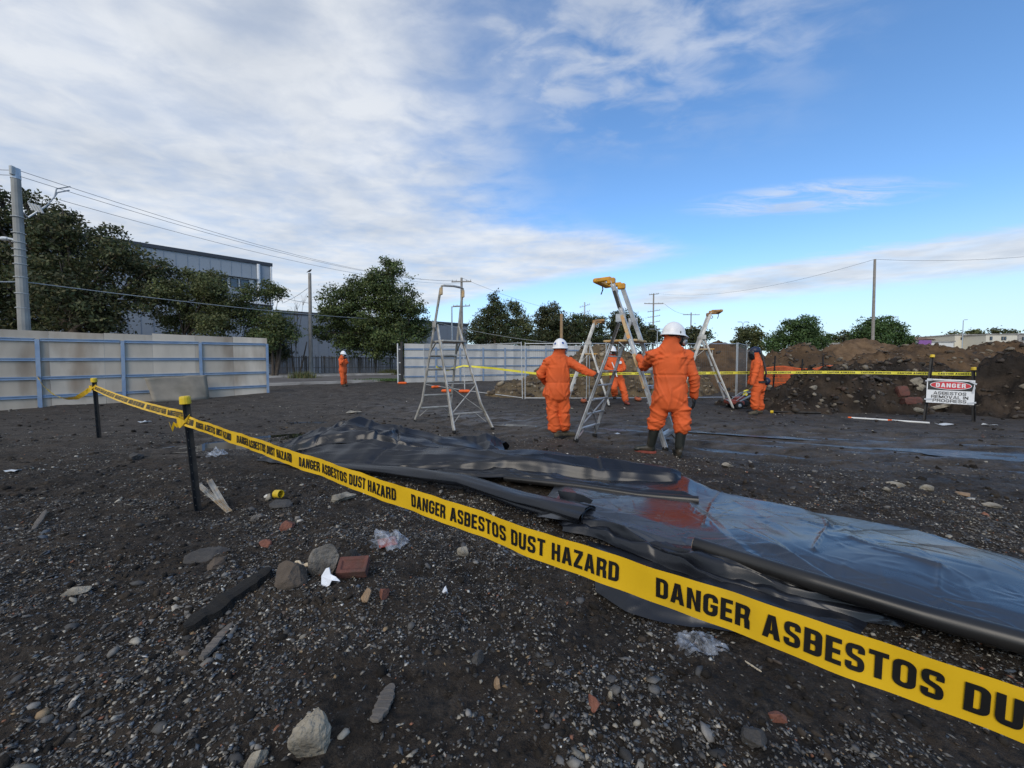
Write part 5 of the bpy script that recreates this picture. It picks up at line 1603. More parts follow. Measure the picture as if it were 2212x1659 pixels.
# bow of twisted tape at each picket
for (c, s, lab) in ((T0, 1.0, 'twisted knot of yellow tape on the nearest picket'), (S0_, 1.0, 'twisted knot of yellow tape on the far picket')):
    mb = MB(); r = random.Random(int(c.y * 10)); root = None
    pts = [c + Vector((.045 * math.cos(a), -.03 + .04 * math.sin(a), .012 * math.sin(a * 2.3))) for a in [k * .55 for k in range(13)]]
    vs = []; 
    for i, p in enumerate(pts):
        w = .03 + .02 * math.sin(i * 1.7); vs += [p + Vector((0, 0, w)), p + Vector((.004 * (i % 3), 0, -w))]
    fs = [(2 * i, 2 * i + 2, 2 * i + 3, 2 * i + 1) for i in range(len(pts) - 1)]
    n0 = len(vs); tail = [c + Vector((-.03 - .02 * k, -.05, -.02 - .018 * k * (k % 2))) for k in range(5)]
    for i, p in enumerate(tail): vs += [p + Vector((0, 0, .018)), p + Vector((0, .012, -.018))]
    fs += [(n0 + 2 * i, n0 + 2 * i + 2, n0 + 2 * i + 3, n0 + 2 * i + 1) for i in range(4)]
    o = mesh_np('tape_knot', vs, fs, M_tape); sm = o.modifiers.new('s', 'SOLIDIFY'); sm.thickness = .002
    props(o, lab, 'tape knot')
# the far caution tape
c_pts = [at(942, 792, 18.0), at(965, 800, 16.8), at(1000, 790, 16.0), at(1060, 795, 15.0), at(1150, 806, 14.0), at(1210, 812, 13.6), at(1340, 807, 12.8), at(1500, 806, 12.0), at(1620, 805, 11.4), at(1760, 804, 10.9), at(1900, 805, 10.3), at(2010, 807, 9.75), at(2108, 808, 9.3)]
tape_strip('caution_tape', 'thin lemon yellow caution tape running behind the workers to the sign post', c_pts, .078, M_tape2, 'CAUTION ASBESTOS', .72, .1, .60, .042, lambda f: (1.2 * math.sin(f * 30) * max(0, 1 - f * 3.4)), span=(7.2, 60))

# danger sign between two pickets
f1, t1_ = at(1997, 912, 9.45), at(2014, 770, 9.65); f1.z = hz1(f1.x, f1.y)
f2, t2_ = at(2103, 921, 9.15), at(2103, 797, 9.2); f2.z = hz1(f2.x, f2.y)
picket('star_picket', 'tall leaning black picket holding the left side of the danger sign', f1, t1_, True, .032, False)
picket('star_picket', 'shorter black picket holding the right side of the danger sign', f2, t2_, True, .032, False)
def sign():
    bl, br, tr, tl = at(1998, 869, 9.46), at(2100, 873, 9.12), at(2101, 824, 9.14), at(2005, 818, 9.5)
    c = (bl + br + tr + tl) / 4
    ex = ((br - bl) + (tr - tl)).normalized(); ey = ((tl - bl) + (tr - br)); ey = (ey - ex * ey.dot(ex)).normalized(); ez = ex.cross(ey)
    if ez.dot(-c) < 0: ez = -ez
    W, Hh = (br - bl).length, (tl - bl).length * .99
    root = empty('danger_sign', c + Vector((0, 0, -Hh / 2)), 'white sign reading danger asbestos removal in progress between two pickets', 'sign')
    c = c + ez * .045
    def Q(x, y, z=0): return c + ex * (x * W) + ey * (y * Hh) + ez * z
    R = Matrix((ex, ey, ez)).transposed()
    board = MB().box(Q(0, 0), (W, Hh, .006), R).build('board', M_signw, root)
    MB().box(Q(0, .24, .0045), (W * .955, Hh * .40, .002), R).build('black_panel', M_ink, board)
    def disc(a, b, z, m, nm):
        n = 48; vs = [Q(0, .25, z)] + [Q(a * math.cos(2 * math.pi * i / n), .25 + b * math.sin(2 * math.pi * i / n), z) for i in range(n)]
        return mesh_np(nm, vs, [(0, 1 + i, 1 + (i + 1) % n) for i in range(n)], m, board)
    disc(.435, .175, .0075, M_signw, 'oval_border'); disc(.42, .155, .0095, M_signr, 'oval')
    def put(t, cx_, cy_, hgt, wid, z, m, s):
        V, Fs, w = text_flat(t, s, .16, .42)
        vs = [Q(cx_ + (a / w - .5) * wid, cy_ + (b - .5) * hgt, z) for a, b in V]
        mesh_np('lettering', vs, Fs, m, board)
    put('DANGER', 0, .25, .17, .62, .0115, M_signw, .2)
    put('ASBESTOS', -.01, -.08, .125, .68, .0095, M_ink, .165)
    put('REMOVAL IN', -.01, -.235, .125, .77, .0095, M_ink, .165)
    put('PROGRESS', -.01, -.39, .125, .70, .0095, M_ink, .165)
    for (x, y, a) in ((-.46, .43, .3), (.45, .40, -.5), (.47, .1, 1.4), (.45, -.42, .2), (-.46, -.36, .1)):
        ra = R @ Matrix.Rotation(a, 3, 'Z')
        MB().box(Q(x, y, .016), (.14, .035, .004), ra, .0).build('tie_tape', M_cable_tie, root)
sign()
# things lying along the foot of the rubble heap
a, b = gnd(1832, 901), gnd(2008, 915); a.z += .03; b.z += .03
wp = empty('survey_pole', a, 'white plastic pole with orange bands lying in front of the rubble heap', 'pole')
MB().tube([a, b], .022, 10).build('shaft', M_wood_new, wp)
for f0, f1_ in ((0, .05), (.52, .57)):
    MB().tube([a.lerp(b, f0), a.lerp(b, f1_)], .0235, 10).build('orange_band', M_orange2, wp)
a, b = gnd(1668, 892), gnd(1765, 898); a.z += .03; b.z += .03
picket('star_picket', 'black picket with a yellow cap lying flat left of the white pole', b, a, True, .03, False)

# red walk behind machine beside the hooded worker
def machine():
    g = gnd(1598, 884); O = Vector((g.x, g.y + .15, g.z))
    root = empty('compactor', O, 'small red walk behind machine with a black wheel beside the right ladder', 'machine')
    mb = MB(); mb.box(O + Vector((-.05, .1, .26)), (.62, .45, .20), Matrix.Rotation(.12, 3, 'Y'), .05); mb.build('deck', M_red, root)
    mb = MB(); mb.box(O + Vector((.18, .15, .40)), (.30, .34, .14), Matrix.Rotation(-.1, 3, 'Y'), .04); mb.build('cowl', M_red, root)
    mb = MB(); mb.box(O + Vector((.30, .12, .22)), (.30, .36, .24), None, .05); mb.build('engine', M_black, root)
    for y in (-.16, .36):
        w = MB().lathe(O + Vector((.02, y, .15)), [(.05, 0), (.15, .01), (.16, .03), (.16, .06), (.15, .08), (.05, .09)], 18, (0, 1, 0)).build('wheel', M_black, root)
        MB().lathe(O + Vector((.02, y - .006, .15)), [(.02, 0), (.07, .004), (.07, .1), (.02, .104)], 12, (0, 1, 0)).build('hub', M_galv, w)
    mb = MB()
    for y in (-.1, .3): mb.tube([O + Vector((-.1, y, .32)), O + Vector((.30, y, .62)), O + Vector((.48, y, .66))], .014, 6)
    mb.tube([O + Vector((.48, -.1, .66)), O + Vector((.48, .3, .66))], .014, 6); mb.build('handle', M_galv, root)
    mb = MB(); mb.box(O + Vector((.28, -.1, .44)), (.55, .02, .05), Matrix.Rotation(-.5, 3, 'Y')); mb.build('scraper_bar', M_galv, root)
    root.scale = (.78, .78, .78)
machine()
g = gnd(1612, 864); mb = MB(); r = random.Random(2)
for k in range(7): mb.ell(g + Vector((r.uniform(-.1, .1), r.uniform(-.06, .06), .30 + r.uniform(-.05, .08))), (.06, .05, .035), Matrix.Rotation(r.uniform(0, 3), 3, 'X'), 8, 6)
mb.box(g + Vector((0, .02, .12)), (.22, .16, .30), None, .05)
V, Nn, Fs = remesh('x', mb, .02, 2); o = mesh_np('rag_bundle', V, Fs, M_tape2, None, True); props(o, 'yellow green rag bundle on the red machine handle', 'rag')
# ------------------------------------------------------------------ workers
def capsule(mb, a, b, r0, r1, n=14, k=6):
    a = Vector(a); b = Vector(b); ax = (b - a)
    L = max(ax.length, 1e-4); ax = ax / L
    pts, rs = [], []
    for i in range(4):
        t = math.pi / 2 * (1 - i / 4); pts.append(a - ax * (r0 * math.sin(t))); rs.append(max(r0 * math.cos(t), .002))
    for i in range(k + 1):
        f = i / k; pts.append(a.lerp(b, f)); rs.append(r0 * (1 - f) + r1 * f)
    for i in range(1, 5):
        t = math.pi / 2 * i / 4; pts.append(b + ax * (r1 * math.sin(t))); rs.append(max(r1 * math.cos(t), .002))
    mb.tube(pts, rs, n)
def loft(mb, rings, n=20):
    """rings: (centre, half width, half depth, side axis, front axis)"""
    vs, fs = [], []
    for (c, w, dd, s, f) in rings:
        for k in range(n):
            a = 2 * math.pi * k / n
            ca, sa = math.cos(a), math.sin(a)
            e = .8
            vs.append(Vector(c) + s * (w * math.copysign(abs(ca) ** e, ca)) + f * (dd * math.copysign(abs(sa) ** e, sa)))
    for i in range(len(rings) - 1):
        for k in range(n):
            j = (k + 1) % n
            fs.append((i * n + k, i * n + j, i * n + n + j, i * n + n + k))
    fs.append(tuple(range(n - 1, -1, -1))); fs.append(tuple(range((len(rings) - 1) * n, len(rings) * n)))
    mb.add(vs, fs)
def glove(parent, wrist, direction, palm_n, thumb_side, curl, m, size=1.0):
    """five fingered hand: palm, four unequal fingers bent at the knuckles, thumb from the side"""
    f = Vector(direction).normalized(); n = Vector(palm_n); n = (n - f * n.dot(f)).normalized(); s = f.cross(n) * thumb_side
    mb = MB(); w = Vector(wrist); k = size
    R = Matrix((s, n, f)).transposed()
    mb.ell(w + f * .045 * k, (.044 * k, .019 * k, .058 * k), R, 14, 8)
    capsule(mb, w - f * .05 * k, w + f * .01 * k, .036 * k, .030 * k, 12, 3)
    for i, (off, ln) in enumerate(((.032, .078), (.011, .086), (-.011, .080), (-.031, .062))):
        p = w + f * .085 * k + s * off * k
        d = f.copy(); ang = 0.0
        for j, (frac, r) in enumerate(((.45, .0105), (.32, .0098), (.23, .0085))):
            ang += curl * (.55 if j == 0 else .8)
            d = (f * math.cos(ang) + n * math.sin(ang)).normalized()
            q = p + d * (ln * frac * k); capsule(mb, p, q, r * k, r * .95 * k, 8, 2); p = q
    p = w + f * .025 * k + s * .036 * k
    d = (f * .62 + s * .65 + n * .35).normalized()
    q = p + d * .042 * k; capsule(mb, p, q, .0135 * k, .0115 * k, 8, 2)
    d2 = (f * .75 + s * .1 + n * (.45 + curl * .5)).normalized(); capsule(mb, q, q + d2 * .032 * k, .0112 * k, .009 * k, 8, 2)
    V, N, Fs = remesh('h', mb, .0055, 2)
    return mesh_np('glove', V, Fs, m, parent, True)
def boot(parent, shin, ankle, heel_dir, m, sole=None, length=.29, r=.062, top=True, shaft_m=None):
    """heel_dir: flat direction the toe points to"""
    t = Vector((heel_dir[0], heel_dir[1], 0)).normalized(); s = Vector((-t.y, t.x, 0))
    a = Vector(ankle); gz = a.z
    mb = MB()
    capsule(mb, Vector(shin), a + Vector((0, 0, .02)), r * 1.12, r * .92, 14, 5)
    R = Matrix((s, t, Vector((0, 0, 1)))).transposed()
    base = a + Vector((0, 0, -.085))
    mb.ell(base + t * .0 + Vector((0, 0, .045)), (.046, .066, .062), R, 14, 8)
    capsule(mb, base + t * .02 + Vector((0, 0, .052)), base + t * (length - .115) + Vector((0, 0, .034)), .052, .042, 14, 4)
    mb.ell(base + t * (length - .12) + Vector((0, 0, .026)), (.05, .062, .036), R, 14, 8)
    V, N, Fs = remesh('b', mb, .010, 3)
    o = mesh_np('boot', V, Fs, m, parent, True)
    sb = MB(); pr = []
    for k in range(20):
        q = 2 * math.pi * k / 20; x = math.cos(q); y = math.sin(q)
        pr.append((x * (.050 if y > 0 else .043) , y * (length / 2) + length / 2 - .075))
    vs = [base + s * x + t * y + Vector((0, 0, -.022)) for x, y in pr] + [base + s * x + t * y + Vector((0, 0, .012)) for x, y in pr]
    fs = [tuple(range(19, -1, -1)), tuple(range(20, 40))] + [(k, (k + 1) % 20, 20 + (k + 1) % 20, 20 + k) for k in range(20)]
    sb.add(vs, fs); sb.build('sole', sole or M_black, o)
    return o
def helmet(parent, c, fwd, k=1.0, lamp=False, marks=False, tilt=0.0):
    f = Vector((fwd[0], fwd[1], 0)).normalized(); f = (f * math.cos(tilt) + Vector((0, 0, math.sin(tilt)))).normalized()
    R = frame(f)
    c = Vector(c); vs, fs = [], []; nu, nv = 28, 9
    for i in range(nv + 1):
        th = math.pi / 2 * i / nv
        for j in range(nu):
            a = 2 * math.pi * j / nu
            x, y = math.sin(th) * math.cos(a), math.sin(th) * math.sin(a)
            ridge = 1 + .045 * math.exp(-(x / .16) ** 2) * math.sin(th) * (1 if abs(x) < .5 else 0) + .03 * math.cos(th) ** 2 * math.exp(-(x / .3) ** 2)
            vs.append(c + R @ Vector((x * .125 * k * ridge, y * .150 * k, math.cos(th) * .150 * k * ridge)))
    # brim: flares a little all round, longer peak in front
    for i, (g, dz) in enumerate(((1.06, -.012), (1.15, -.020), (1.16, -.028), (1.0, -.024))):
        for j in range(nu):
            a = 2 * math.pi * j / nu; pk = max(math.sin(a), 0) ** 3
            gg = 1 + (g - 1) * (1 + 2.3 * pk)
            vs.append(c + R @ Vector((math.cos(a) * .125 * k * (1 + (g - 1) * .8), math.sin(a) * .150 * k * gg, (dz - .012 * pk * (i > 0)) * k)))
    rows = nv + 1 + 4
    for i in range(rows - 1):
        for j in range(nu):
            q = (j + 1) % nu
            fs.append((i * nu + j, (i + 1) * nu + j, (i + 1) * nu + q, i * nu + q))
    o = mesh_np('helmet', vs, fs, M_white, parent, True)
    MB().box(c + R @ Vector((0, 0, -.03 * k)), (.19 * k, .23 * k, .03 * k), R, .03).build('harness', M_black, o)
    if lamp:
        mb = MB(); mb.box(c + R @ Vector((0, .125 * k, .085 * k)), (.05, .04, .035), R @ Matrix.Rotation(-.6, 3, 'X'), .008); mb.build('head_lamp', M_galv, o)
        mb = MB(); mb.box(c + R @ Vector((.128 * k, .0, .01 * k)), (.006, .012, .03), R); mb.build('clip', M_black, o)
    if marks:
        for (a, e, m_) in ((-1.95, .42, M_blueb), (-.75, .5, M_blueb)):
            d = Vector((math.cos(a) * math.cos(e), math.sin(a) * math.cos(e), math.sin(e)))
            q = c + R @ Vector((d.x * .128 * k, d.y * .154 * k, d.z * .139 * k)); nn = (R @ d).normalized()
            s = nn.orthogonal().normalized(); t = nn.cross(s); n = 20
            mesh_np('sticker', [q + nn * .003] + [q + nn * .001 + (s * math.cos(6.2832 * i / n) + t * math.sin(6.2832 * i / n)) * .022 for i in range(n)], [(0, 1 + i, 1 + (i + 1) % n) for i in range(n)], m_, o)
    return o
def respirator(parent, head, fwd, k=1.0):
    R = frame(Vector(fwd)); h = Vector(head)
    mb = MB()
    mb.ell(h + R @ Vector((0, .095, -.055)) * k, (.055 * k, .045 * k, .05 * k), R, 14, 9)
    mb.ell(h + R @ Vector((0, .10, .0)) * k, (.018 * k, .03 * k, .035 * k), R, 10, 7)
    capsule(mb, h + R @ Vector((0, .12, -.07)) * k, h + R @ Vector((0, .15, -.085)) * k, .028 * k, .026 * k, 12, 2)
    V, N, Fs = remesh('m', mb, .007, 2)
    o = mesh_np('respirator', V, Fs, M_black, parent, True)
    for sx in (-1, 1):
        ax = R @ Vector((sx * .8, .45, -.25))
        MB().lathe(h + R @ Vector((sx * .06, .10, -.065)) * k, [(.02, 0), (.036 * k, .004), (.038 * k, .028), (.03 * k, .034)], 14, ax).build('filter', M_galv if sx > 0 else M_black, o)
    for sx in (-1, 1):
        mb = MB(); mb.tube([h + R @ Vector((sx * .05, .085, -.05)) * k, h + R @ Vector((sx * .105, .01, -.03)) * k, h + R @ Vector((sx * .06, -.09, -.01)) * k], .006, 6); mb.build('strap', M_black, o)
    return o
def face(parent, head, fwd, k=1.0, goggles=False):
    """eyes, brows, nose, mouth and ears set on the head"""
    R = frame(Vector(fwd)); h = Vector(head)
    mb = MB(); mb.ell(h + R @ Vector((0, .108, -.015)) * k, (.014 * k, .022 * k, .026 * k), R, 10, 8); mb.ell(h + R @ Vector((0, .05, -.02)) * k, (.075 * k, .065 * k, .098 * k), R, 16, 12)
    mb.ell(h + R @ Vector((0, .098, -.058)) * k, (.024 * k, .012 * k, .008 * k), R, 10, 6)
    V, N, Fs = remesh('f', mb, .008, 2)
    o = mesh_np('face', V, Fs, M_skin, parent, True)
    for sx in (-1, 1):
        MB().ell(h + R @ Vector((sx * .030, .103, .012)) * k, (.012 * k, .007 * k, .007 * k), R, 10, 6).build('eye', M_black, o)
        MB().box(h + R @ Vector((sx * .030, .110, .030)) * k, (.034 * k, .008 * k, .007 * k), R, .002).build('eyebrow', M_bark, o)
    return o
def worker(label, J, fwd, headf, voxel=.014, amp=.012, seed=1, hood=True, hoodmat=None, build=1.0, legr=(.125, .105, .10), seam=.25):
    """one continuous coverall-clad figure from joint positions J"""
    f = Vector((fwd[0], fwd[1], 0)).normalized(); s = f.cross(Vector((0, 0, 1)))      # s = the person's right
    gz = min(J['anL'].z, J['anR'].z) - .1
    root = empty('person', (J['pelvis'].x, J['pelvis'].y, gz), label, 'person')
    mb = MB()
    up = (J['neck'] - J['pelvis'])
    nk, pv = J['neck'], J['pelvis']
    sh = (J['shR'] - J['shL']); sw = sh.length / 2
    side = (sh - up.normalized() * sh.dot(up.normalized())).normalized(); 
    hipside = (J['hipR'] - J['hipL']).normalized()
    def ax(t): 
        q = side.lerp(hipside, t).normalized(); ff = up.cross(q).normalized(); 
        if ff.dot(f) < 0: ff = -ff
        return q, ff
    rings = []
    B = build
    for (t, w, d) in ((1.10, .085, .09), (1.02, .115, .105), (.96, .155, .115), (.89, sw * .88, .125), (.80, sw * .99, .138), (.66, sw * 1.02 * B, .150 * B), (.45, .205 * B, .150 * B), (.28, .195 * B, .146 * B), (.12, .215 * B, .160 * B), (-.05, .215 * B, .165 * B), (-.2, .18 * B, .145 * B), (-.27, .11, .10)):
        q, ff = ax(1 - t); rings.append((pv + up * t, w, d, q, ff))
    loft(mb, rings)
    for S in ('L', 'R'):
        capsule(mb, J['sh' + S], J['el' + S], .082 * B, .070, 14)
        capsule(mb, J['el' + S], J['wr' + S], .071, .053, 14)
        capsule(mb, J['sh' + S].lerp(nk, .5) + Vector((0, 0, -.02)), J['sh' + S], .08, .085, 12)
        capsule(mb, J['hip' + S], J['kn' + S], legr[0] * B, legr[1], 16)
        capsule(mb, J['kn' + S], J['cf' + S], legr[1], legr[2], 16)
        # gathered cuff
        dcf = (J['cf' + S] - J['kn' + S]).normalized()
        mb.ell(J['cf' + S] - dcf * .05, (legr[2] * 1.12, legr[2] * 1.12, .05), None, 14, 8)
    hd = J['head']
    if hood:
        R = frame(Vector(headf))
        mb.ell(hd + R @ Vector((0, -.012, -.01)), (.103, .122, .135), R, 18, 14)
        capsule(mb, nk + Vector((0, 0, .02)), hd + R @ Vector((0, -.02, -.06)), .108, .098, 14, 3)
    else:
        capsule(mb, nk, hd + Vector((0, 0, -.06)), .062, .058, 12, 3)
    V, N, Fs = remesh('p', mb, voxel, 5)
    # cloth folds: long soft drapes plus sharp creases that gather at joints and cuffs
    zs = V[:, 2]
    jp = np.array([tuple(J[k]) for k in ('elL', 'elR', 'knL', 'knR', 'cfL', 'cfR', 'pelvis', 'hipL', 'hipR', 'shL', 'shR')])
    dist = np.min(np.linalg.norm(V[:, None, :] - jp[None], axis=2), axis=1)
    gather = np.exp(-(dist / .16) ** 2)
    hdist = np.linalg.norm(V - np.array(tuple(hd)), axis=1)
    calm = np.clip((hdist - .13) / .08, .12, 1)
    rg = np.random.default_rng(seed)
    D = np.array([.5 * noise.noise(Vector(p) * 5 + Vector((seed * 7.7, 0, 0))) for p in V]) * amp * .9
    # each fold is a straight tent lying on the surface; they crowd at elbows, knees, seat and cuffs
    wgt = (.25 + gather * 1.6) * (hdist > .2); wgt = wgt / wgt.sum()
    cen = rg.choice(len(V), 300, p=wgt)
    for ci in cen:
        c = V[ci]; nn = N[ci]
        rel = V - c
        near = (np.abs(rel) < .32).all(1) & (N @ nn > -.2)
        if not near.any(): continue
        up_ = np.array([0, 0, 1.0]); t_h = np.cross(up_, nn); t_h /= (np.linalg.norm(t_h) + 1e-6); t_v = np.cross(nn, t_h)
        an = rg.normal(0, .5) if gather[ci] > .45 else rg.normal(1.25, .55) * rg.choice([-1, 1])
        t = t_h * math.cos(an) + t_v * math.sin(an); pr = np.cross(nn, t)
        big_ = rg.random() ** 1.8
        ww = .011 + .034 * big_; ln = ww * rg.uniform(2.2, 5.0) + .03
        r_ = rel[near]; du = r_ @ t; dv = r_ @ pr; dn = np.abs(r_ @ nn)
        as_ = rg.uniform(.4, 1.0)
        tent = np.clip(1 - np.where(dv > 0, dv / ww, -dv / (ww * as_)), 0, 1) * np.clip(1.2 - np.abs(du) / ln, 0, 1) * np.clip(1.3 - dn / .09, 0, 1)
        D[near] += tent * (.45 + 1.3 * big_) * amp * .9 * (1 if rg.random() < .62 else -.9)
    V = V + N * (D * calm)[:, None]
    # waist seam
    wz = pv.z + up.z * seam
    V = V - N * (.010 * np.exp(-((zs - wz) / .014) ** 2) * (hdist > .3) * (np.abs((V - np.array(tuple(pv))) @ np.array(tuple(side))) < .215 * B))[:, None]
    mats = [M_orange]
    o = mesh_np('coverall', V, Fs, None, root, True, mats=mats)
    return root, o, f, s
def jpx(d):
    return {k: at(*v) for k, v in d.items()}

# nearest worker: back to the camera, looking right, left hand on the ladder
J = jpx(dict(head=(1455, 724, 5.42), neck=(1448, 746, 5.42), pelvis=(1447, 858, 5.44), shL=(1411, 769, 5.45), elL=(1392, 792, 5.72), wrL=(1380, 772, 5.97),
    shR=(1483, 770, 5.40), elR=(1498, 816, 5.38), wrR=(1500, 856, 5.46), hipL=(1430, 862, 5.47), knL=(1423, 897, 5.5), cfL=(1415, 916, 5.54), anL=(1406, 968, 5.58),
    hipR=(1464, 862, 5.42), knR=(1471, 897, 5.40), cfR=(1472, 921, 5.38), anR=(1467, 975, 5.38)))
J['anL'].z = hz1(J['anL'].x, J['anL'].y) + .115; J['anR'].z = hz1(J['anR'].x, J['anR'].y) + .115
fw = (.25, 1.0); hf = Vector((.95, .30, -.12))
w1, _, f, s = worker('nearest worker in orange coverall and gumboots seen from behind, looking right, gripping the tall ladder', J, fw, hf, .0115, .013, 1, build=1.03, legr=(.128, .114, .112), seam=.43)
helmet(w1, J['head'] + Vector((0, 0, .018)), hf, 1.08, True, tilt=-.08)
respirator(w1, J['head'] + Vector((.012, 0, -.012)), hf, 1.12)
face(w1, J['head'] + Vector((.012, 0, 0)), hf, .96)
boot(w1, J['cfL'] + Vector((0, 0, -.04)), J['anL'], (-.85, .35), M_boot, M_sole, .30, .066)
boot(w1, J['cfR'] + Vector((0, 0, -.04)), J['anR'], (.15, 1), M_boot, M_boot, .30, .066)
glove(w1, J['wrL'], (at(1376, 765, 6.1) - J['wrL']), (1, .1, 0), -1, .9, M_black, 1.05)
glove(w1, J['wrR'] + Vector((0, 0, -.02)), (0, .08, -1), (-.6, .6, 0), 1, .35, M_black, 1.05)
# left worker: back to the camera, right arm stretched to the ladder
J = jpx(dict(head=(1210, 751, 6.98), neck=(1207, 767, 6.98), pelvis=(1204, 846, 6.98), shL=(1183, 783, 6.96), elL=(1167, 808, 7.05), wrL=(1180, 828, 7.25),
    shR=(1228, 781, 6.98), elR=(1257, 797, 6.86), wrR=(1283, 808, 6.70), hipL=(1194, 850, 6.98), knL=(1193, 893, 6.98), cfL=(1199, 923, 6.98), anL=(1203, 938, 6.97),
    hipR=(1215, 850, 7.0), knR=(1218, 890, 7.0), cfR=(1219, 921, 7.05), anR=(1220, 934, 7.1)))
J['anL'].z = hz1(J['anL'].x, J['anL'].y) + .105; J['anR'].z = hz1(J['anR'].x, J['anR'].y) + .105
hf = Vector((.45, .9, -.1))
w2, _, f, s = worker('left ladder worker in orange coverall seen from behind, right arm stretched out to the ladder', J, (.3, 1), hf, .013, .013, 2, build=1.03, legr=(.122, .106, .10))
helmet(w2, J['head'] + Vector((0, 0, .008)), hf, 1.02, False, True)
respirator(w2, J['head'], hf, 1.0)
face(w2, J['head'], hf, .96)
boot(w2, J['cfL'] + Vector((0, 0, .0)), J['anL'], (.75, .6), M_bootm, M_black, .29, .06)
boot(w2, J['cfR'] + Vector((0, 0, .0)), J['anR'], (.9, .35), M_bootm, M_black, .29, .06)
glove(w2, J['wrR'], at(1300, 812, 6.6) - J['wrR'], (0, .6, -.5), -1, .85, M_black)
glove(w2, J['wrL'], (.5, .8, .1), (0, 0, -1), 1, .6, M_black)
# worker resting against the fence with a white wand
J = jpx(dict(head=(1322, 758, 13.2), neck=(1323, 771, 13.25), pelvis=(1332, 818, 13.15), shL=(1341, 777, 13.25), elL=(1349, 795, 13.1), wrL=(1336, 802, 12.9),
    shR=(1309, 777, 13.2), elR=(1304, 793, 13.1), wrR=(1324, 802, 12.9), hipL=(1340, 821, 13.15), knL=(1347, 843, 12.95), cfL=(1351, 866, 12.9), anL=(1352, 868, 12.85),
    hipR=(1326, 821, 13.1), knR=(1327, 838, 12.72), cfR=(1327, 853, 12.95), anR=(1327, 857, 13.0)))
J['anL'].z = hz1(J['anL'].x, J['anL'].y) + .10; J['cfL'].z = J['anL'].z + .05; J['anR'].z = hz1(J['anR'].x, J['anR'].y) + .30; J['cfR'].z = J['anR'].z + .05
hf = Vector((.12, -1, -.15))
w3, oc, f, s = worker('white helmeted worker facing the camera, leaning on the mesh fence with a white wand', J, (.1, -1), hf, .017, .014, 3)
helmet(w3, J['head'] + Vector((0, 0, .02)), hf, 1.03)
face(w3, J['head'], hf, .98)
respirator(w3, J['head'], hf, 1.0)
boot(w3, J['cfL'], J['anL'], (.25, -1), M_sole, M_black, .28, .06)
boot(w3, J['cfR'], J['anR'], (-.15, -1), M_black, M_black, .28, .06)
gl = glove(w3, J['wrL'], (-.8, -.5, -.1), (0, 0, -1), -1, .9, M_black)
gl = glove(w3, J['wrR'], (.8, -.5, -.1), (0, 0, -1), 1, .9, M_black)
c = at(1340, 783, 13.08); MB().lathe(c, [(.005, 0), (.05, .002), (.05, .006), (.005, .008)], 16, (0, -1, .1)).build('chest_patch', M_signw, oc)
a, b = at(1322, 783, 13.05), at(1333, 814, 12.7)
o = MB().tube([a, a.lerp(b, .5) + Vector((0, -.05, 0)), b], .016, 8).build('wand', M_wood_new); props(o, 'short white wand in the hands of the worker leaning on the fence', 'wand')
# hooded worker in profile, facing left
J = jpx(dict(head=(1630, 761, 10.85), neck=(1633, 775, 10.85), pelvis=(1638, 832, 10.85), shL=(1636, 786, 10.64), elL=(1630, 810, 10.58), wrL=(1624, 829, 10.56),
    shR=(1631, 786, 11.05), elR=(1625, 810, 11.1), wrR=(1619, 827, 11.05), hipL=(1635, 836, 10.76), knL=(1630, 859, 10.75), cfL=(1631, 879, 10.76), anL=(1632, 884, 10.76),
    hipR=(1640, 836, 10.94), knR=(1639, 860, 10.95), cfR=(1642, 880, 10.95), anR=(1643, 884, 10.95)))
J['anL'].z = hz1(J['anL'].x, J['anL'].y) + .10; J['anR'].z = hz1(J['anR'].x, J['anR'].y) + .10
hf = Vector((-1, -.05, -.12))
w4, oc, f, s = worker('hooded worker in profile facing left with a breathing hose and black belt pack', J, (-1, -.05), hf, .015, .013, 4, hood=True)
R = frame(hf); h = J['head']
mb = MB(); mb.ell(h + Vector((.015, 0, .045)), (.115, .145, .115), R, 18, 12); mb.ell(h + R @ Vector((0, -.08, -.02)), (.095, .08, .09), R, 14, 10)
V, N, Fs = remesh('h', mb, .012, 3); hh_ = mesh_np('hood_helmet', V, Fs, M_navy, w4, True)
vs = []
for i in range(8):
    for j in range(9):
        a = rad(-62 + 124 * j / 8); z = .06 - .25 * i / 7
        rr_ = .128 + .012 * math.sin(i / 7 * 3.1)
        vs.append(h + R @ Vector((math.sin(a) * rr_ * .9, math.cos(a) * rr_ * 1.12 + .01, z)))
fs = [(i * 9 + j, i * 9 + j + 1, (i + 1) * 9 + j + 1, (i + 1) * 9 + j) for i in range(7) for j in range(8)]
v_ = mesh_np('visor', vs, fs, M_visor, hh_, True); v_.modifiers.new('t', 'SOLIDIFY').thickness = .006
face(w4, h, hf, .95)
MB().lathe(J['neck'] + Vector((0, 0, .03)), [(.085, 0), (.1, .01), (.095, .05), (.08, .055)], 16).build('neck_seal', M_panelw, w4)
hose = [at(1643, 757, 10.86), at(1647, 770, 10.80), at(1652, 790, 10.66), at(1655, 806, 10.62), at(1652, 818, 10.66), at(1651, 824, 10.74)]
pts = []
for i in range(len(hose) - 1):
    for k in range(6): pts.append(hose[i].lerp(hose[i + 1], k / 6))
MB().tube(pts, [.022 + .003 * (i % 2) for i in range(len(pts))], 8).build('air_hose', M_black, w4)
mb = MB(); mb.ell(at(1654, 824, 10.82), (.10, .13, .12), Matrix.Rotation(.5, 3, 'Y'), 14, 10); mb.box(at(1654, 824, 10.82) + Vector((.03, 0, -.02)), (.11, .2, .16), Matrix.Rotation(.4, 3, 'Y'), .04)
V, N, Fs = remesh('h', mb, .014, 2); bpk = mesh_np('belt_pack', V, Fs, M_navy, w4, True)
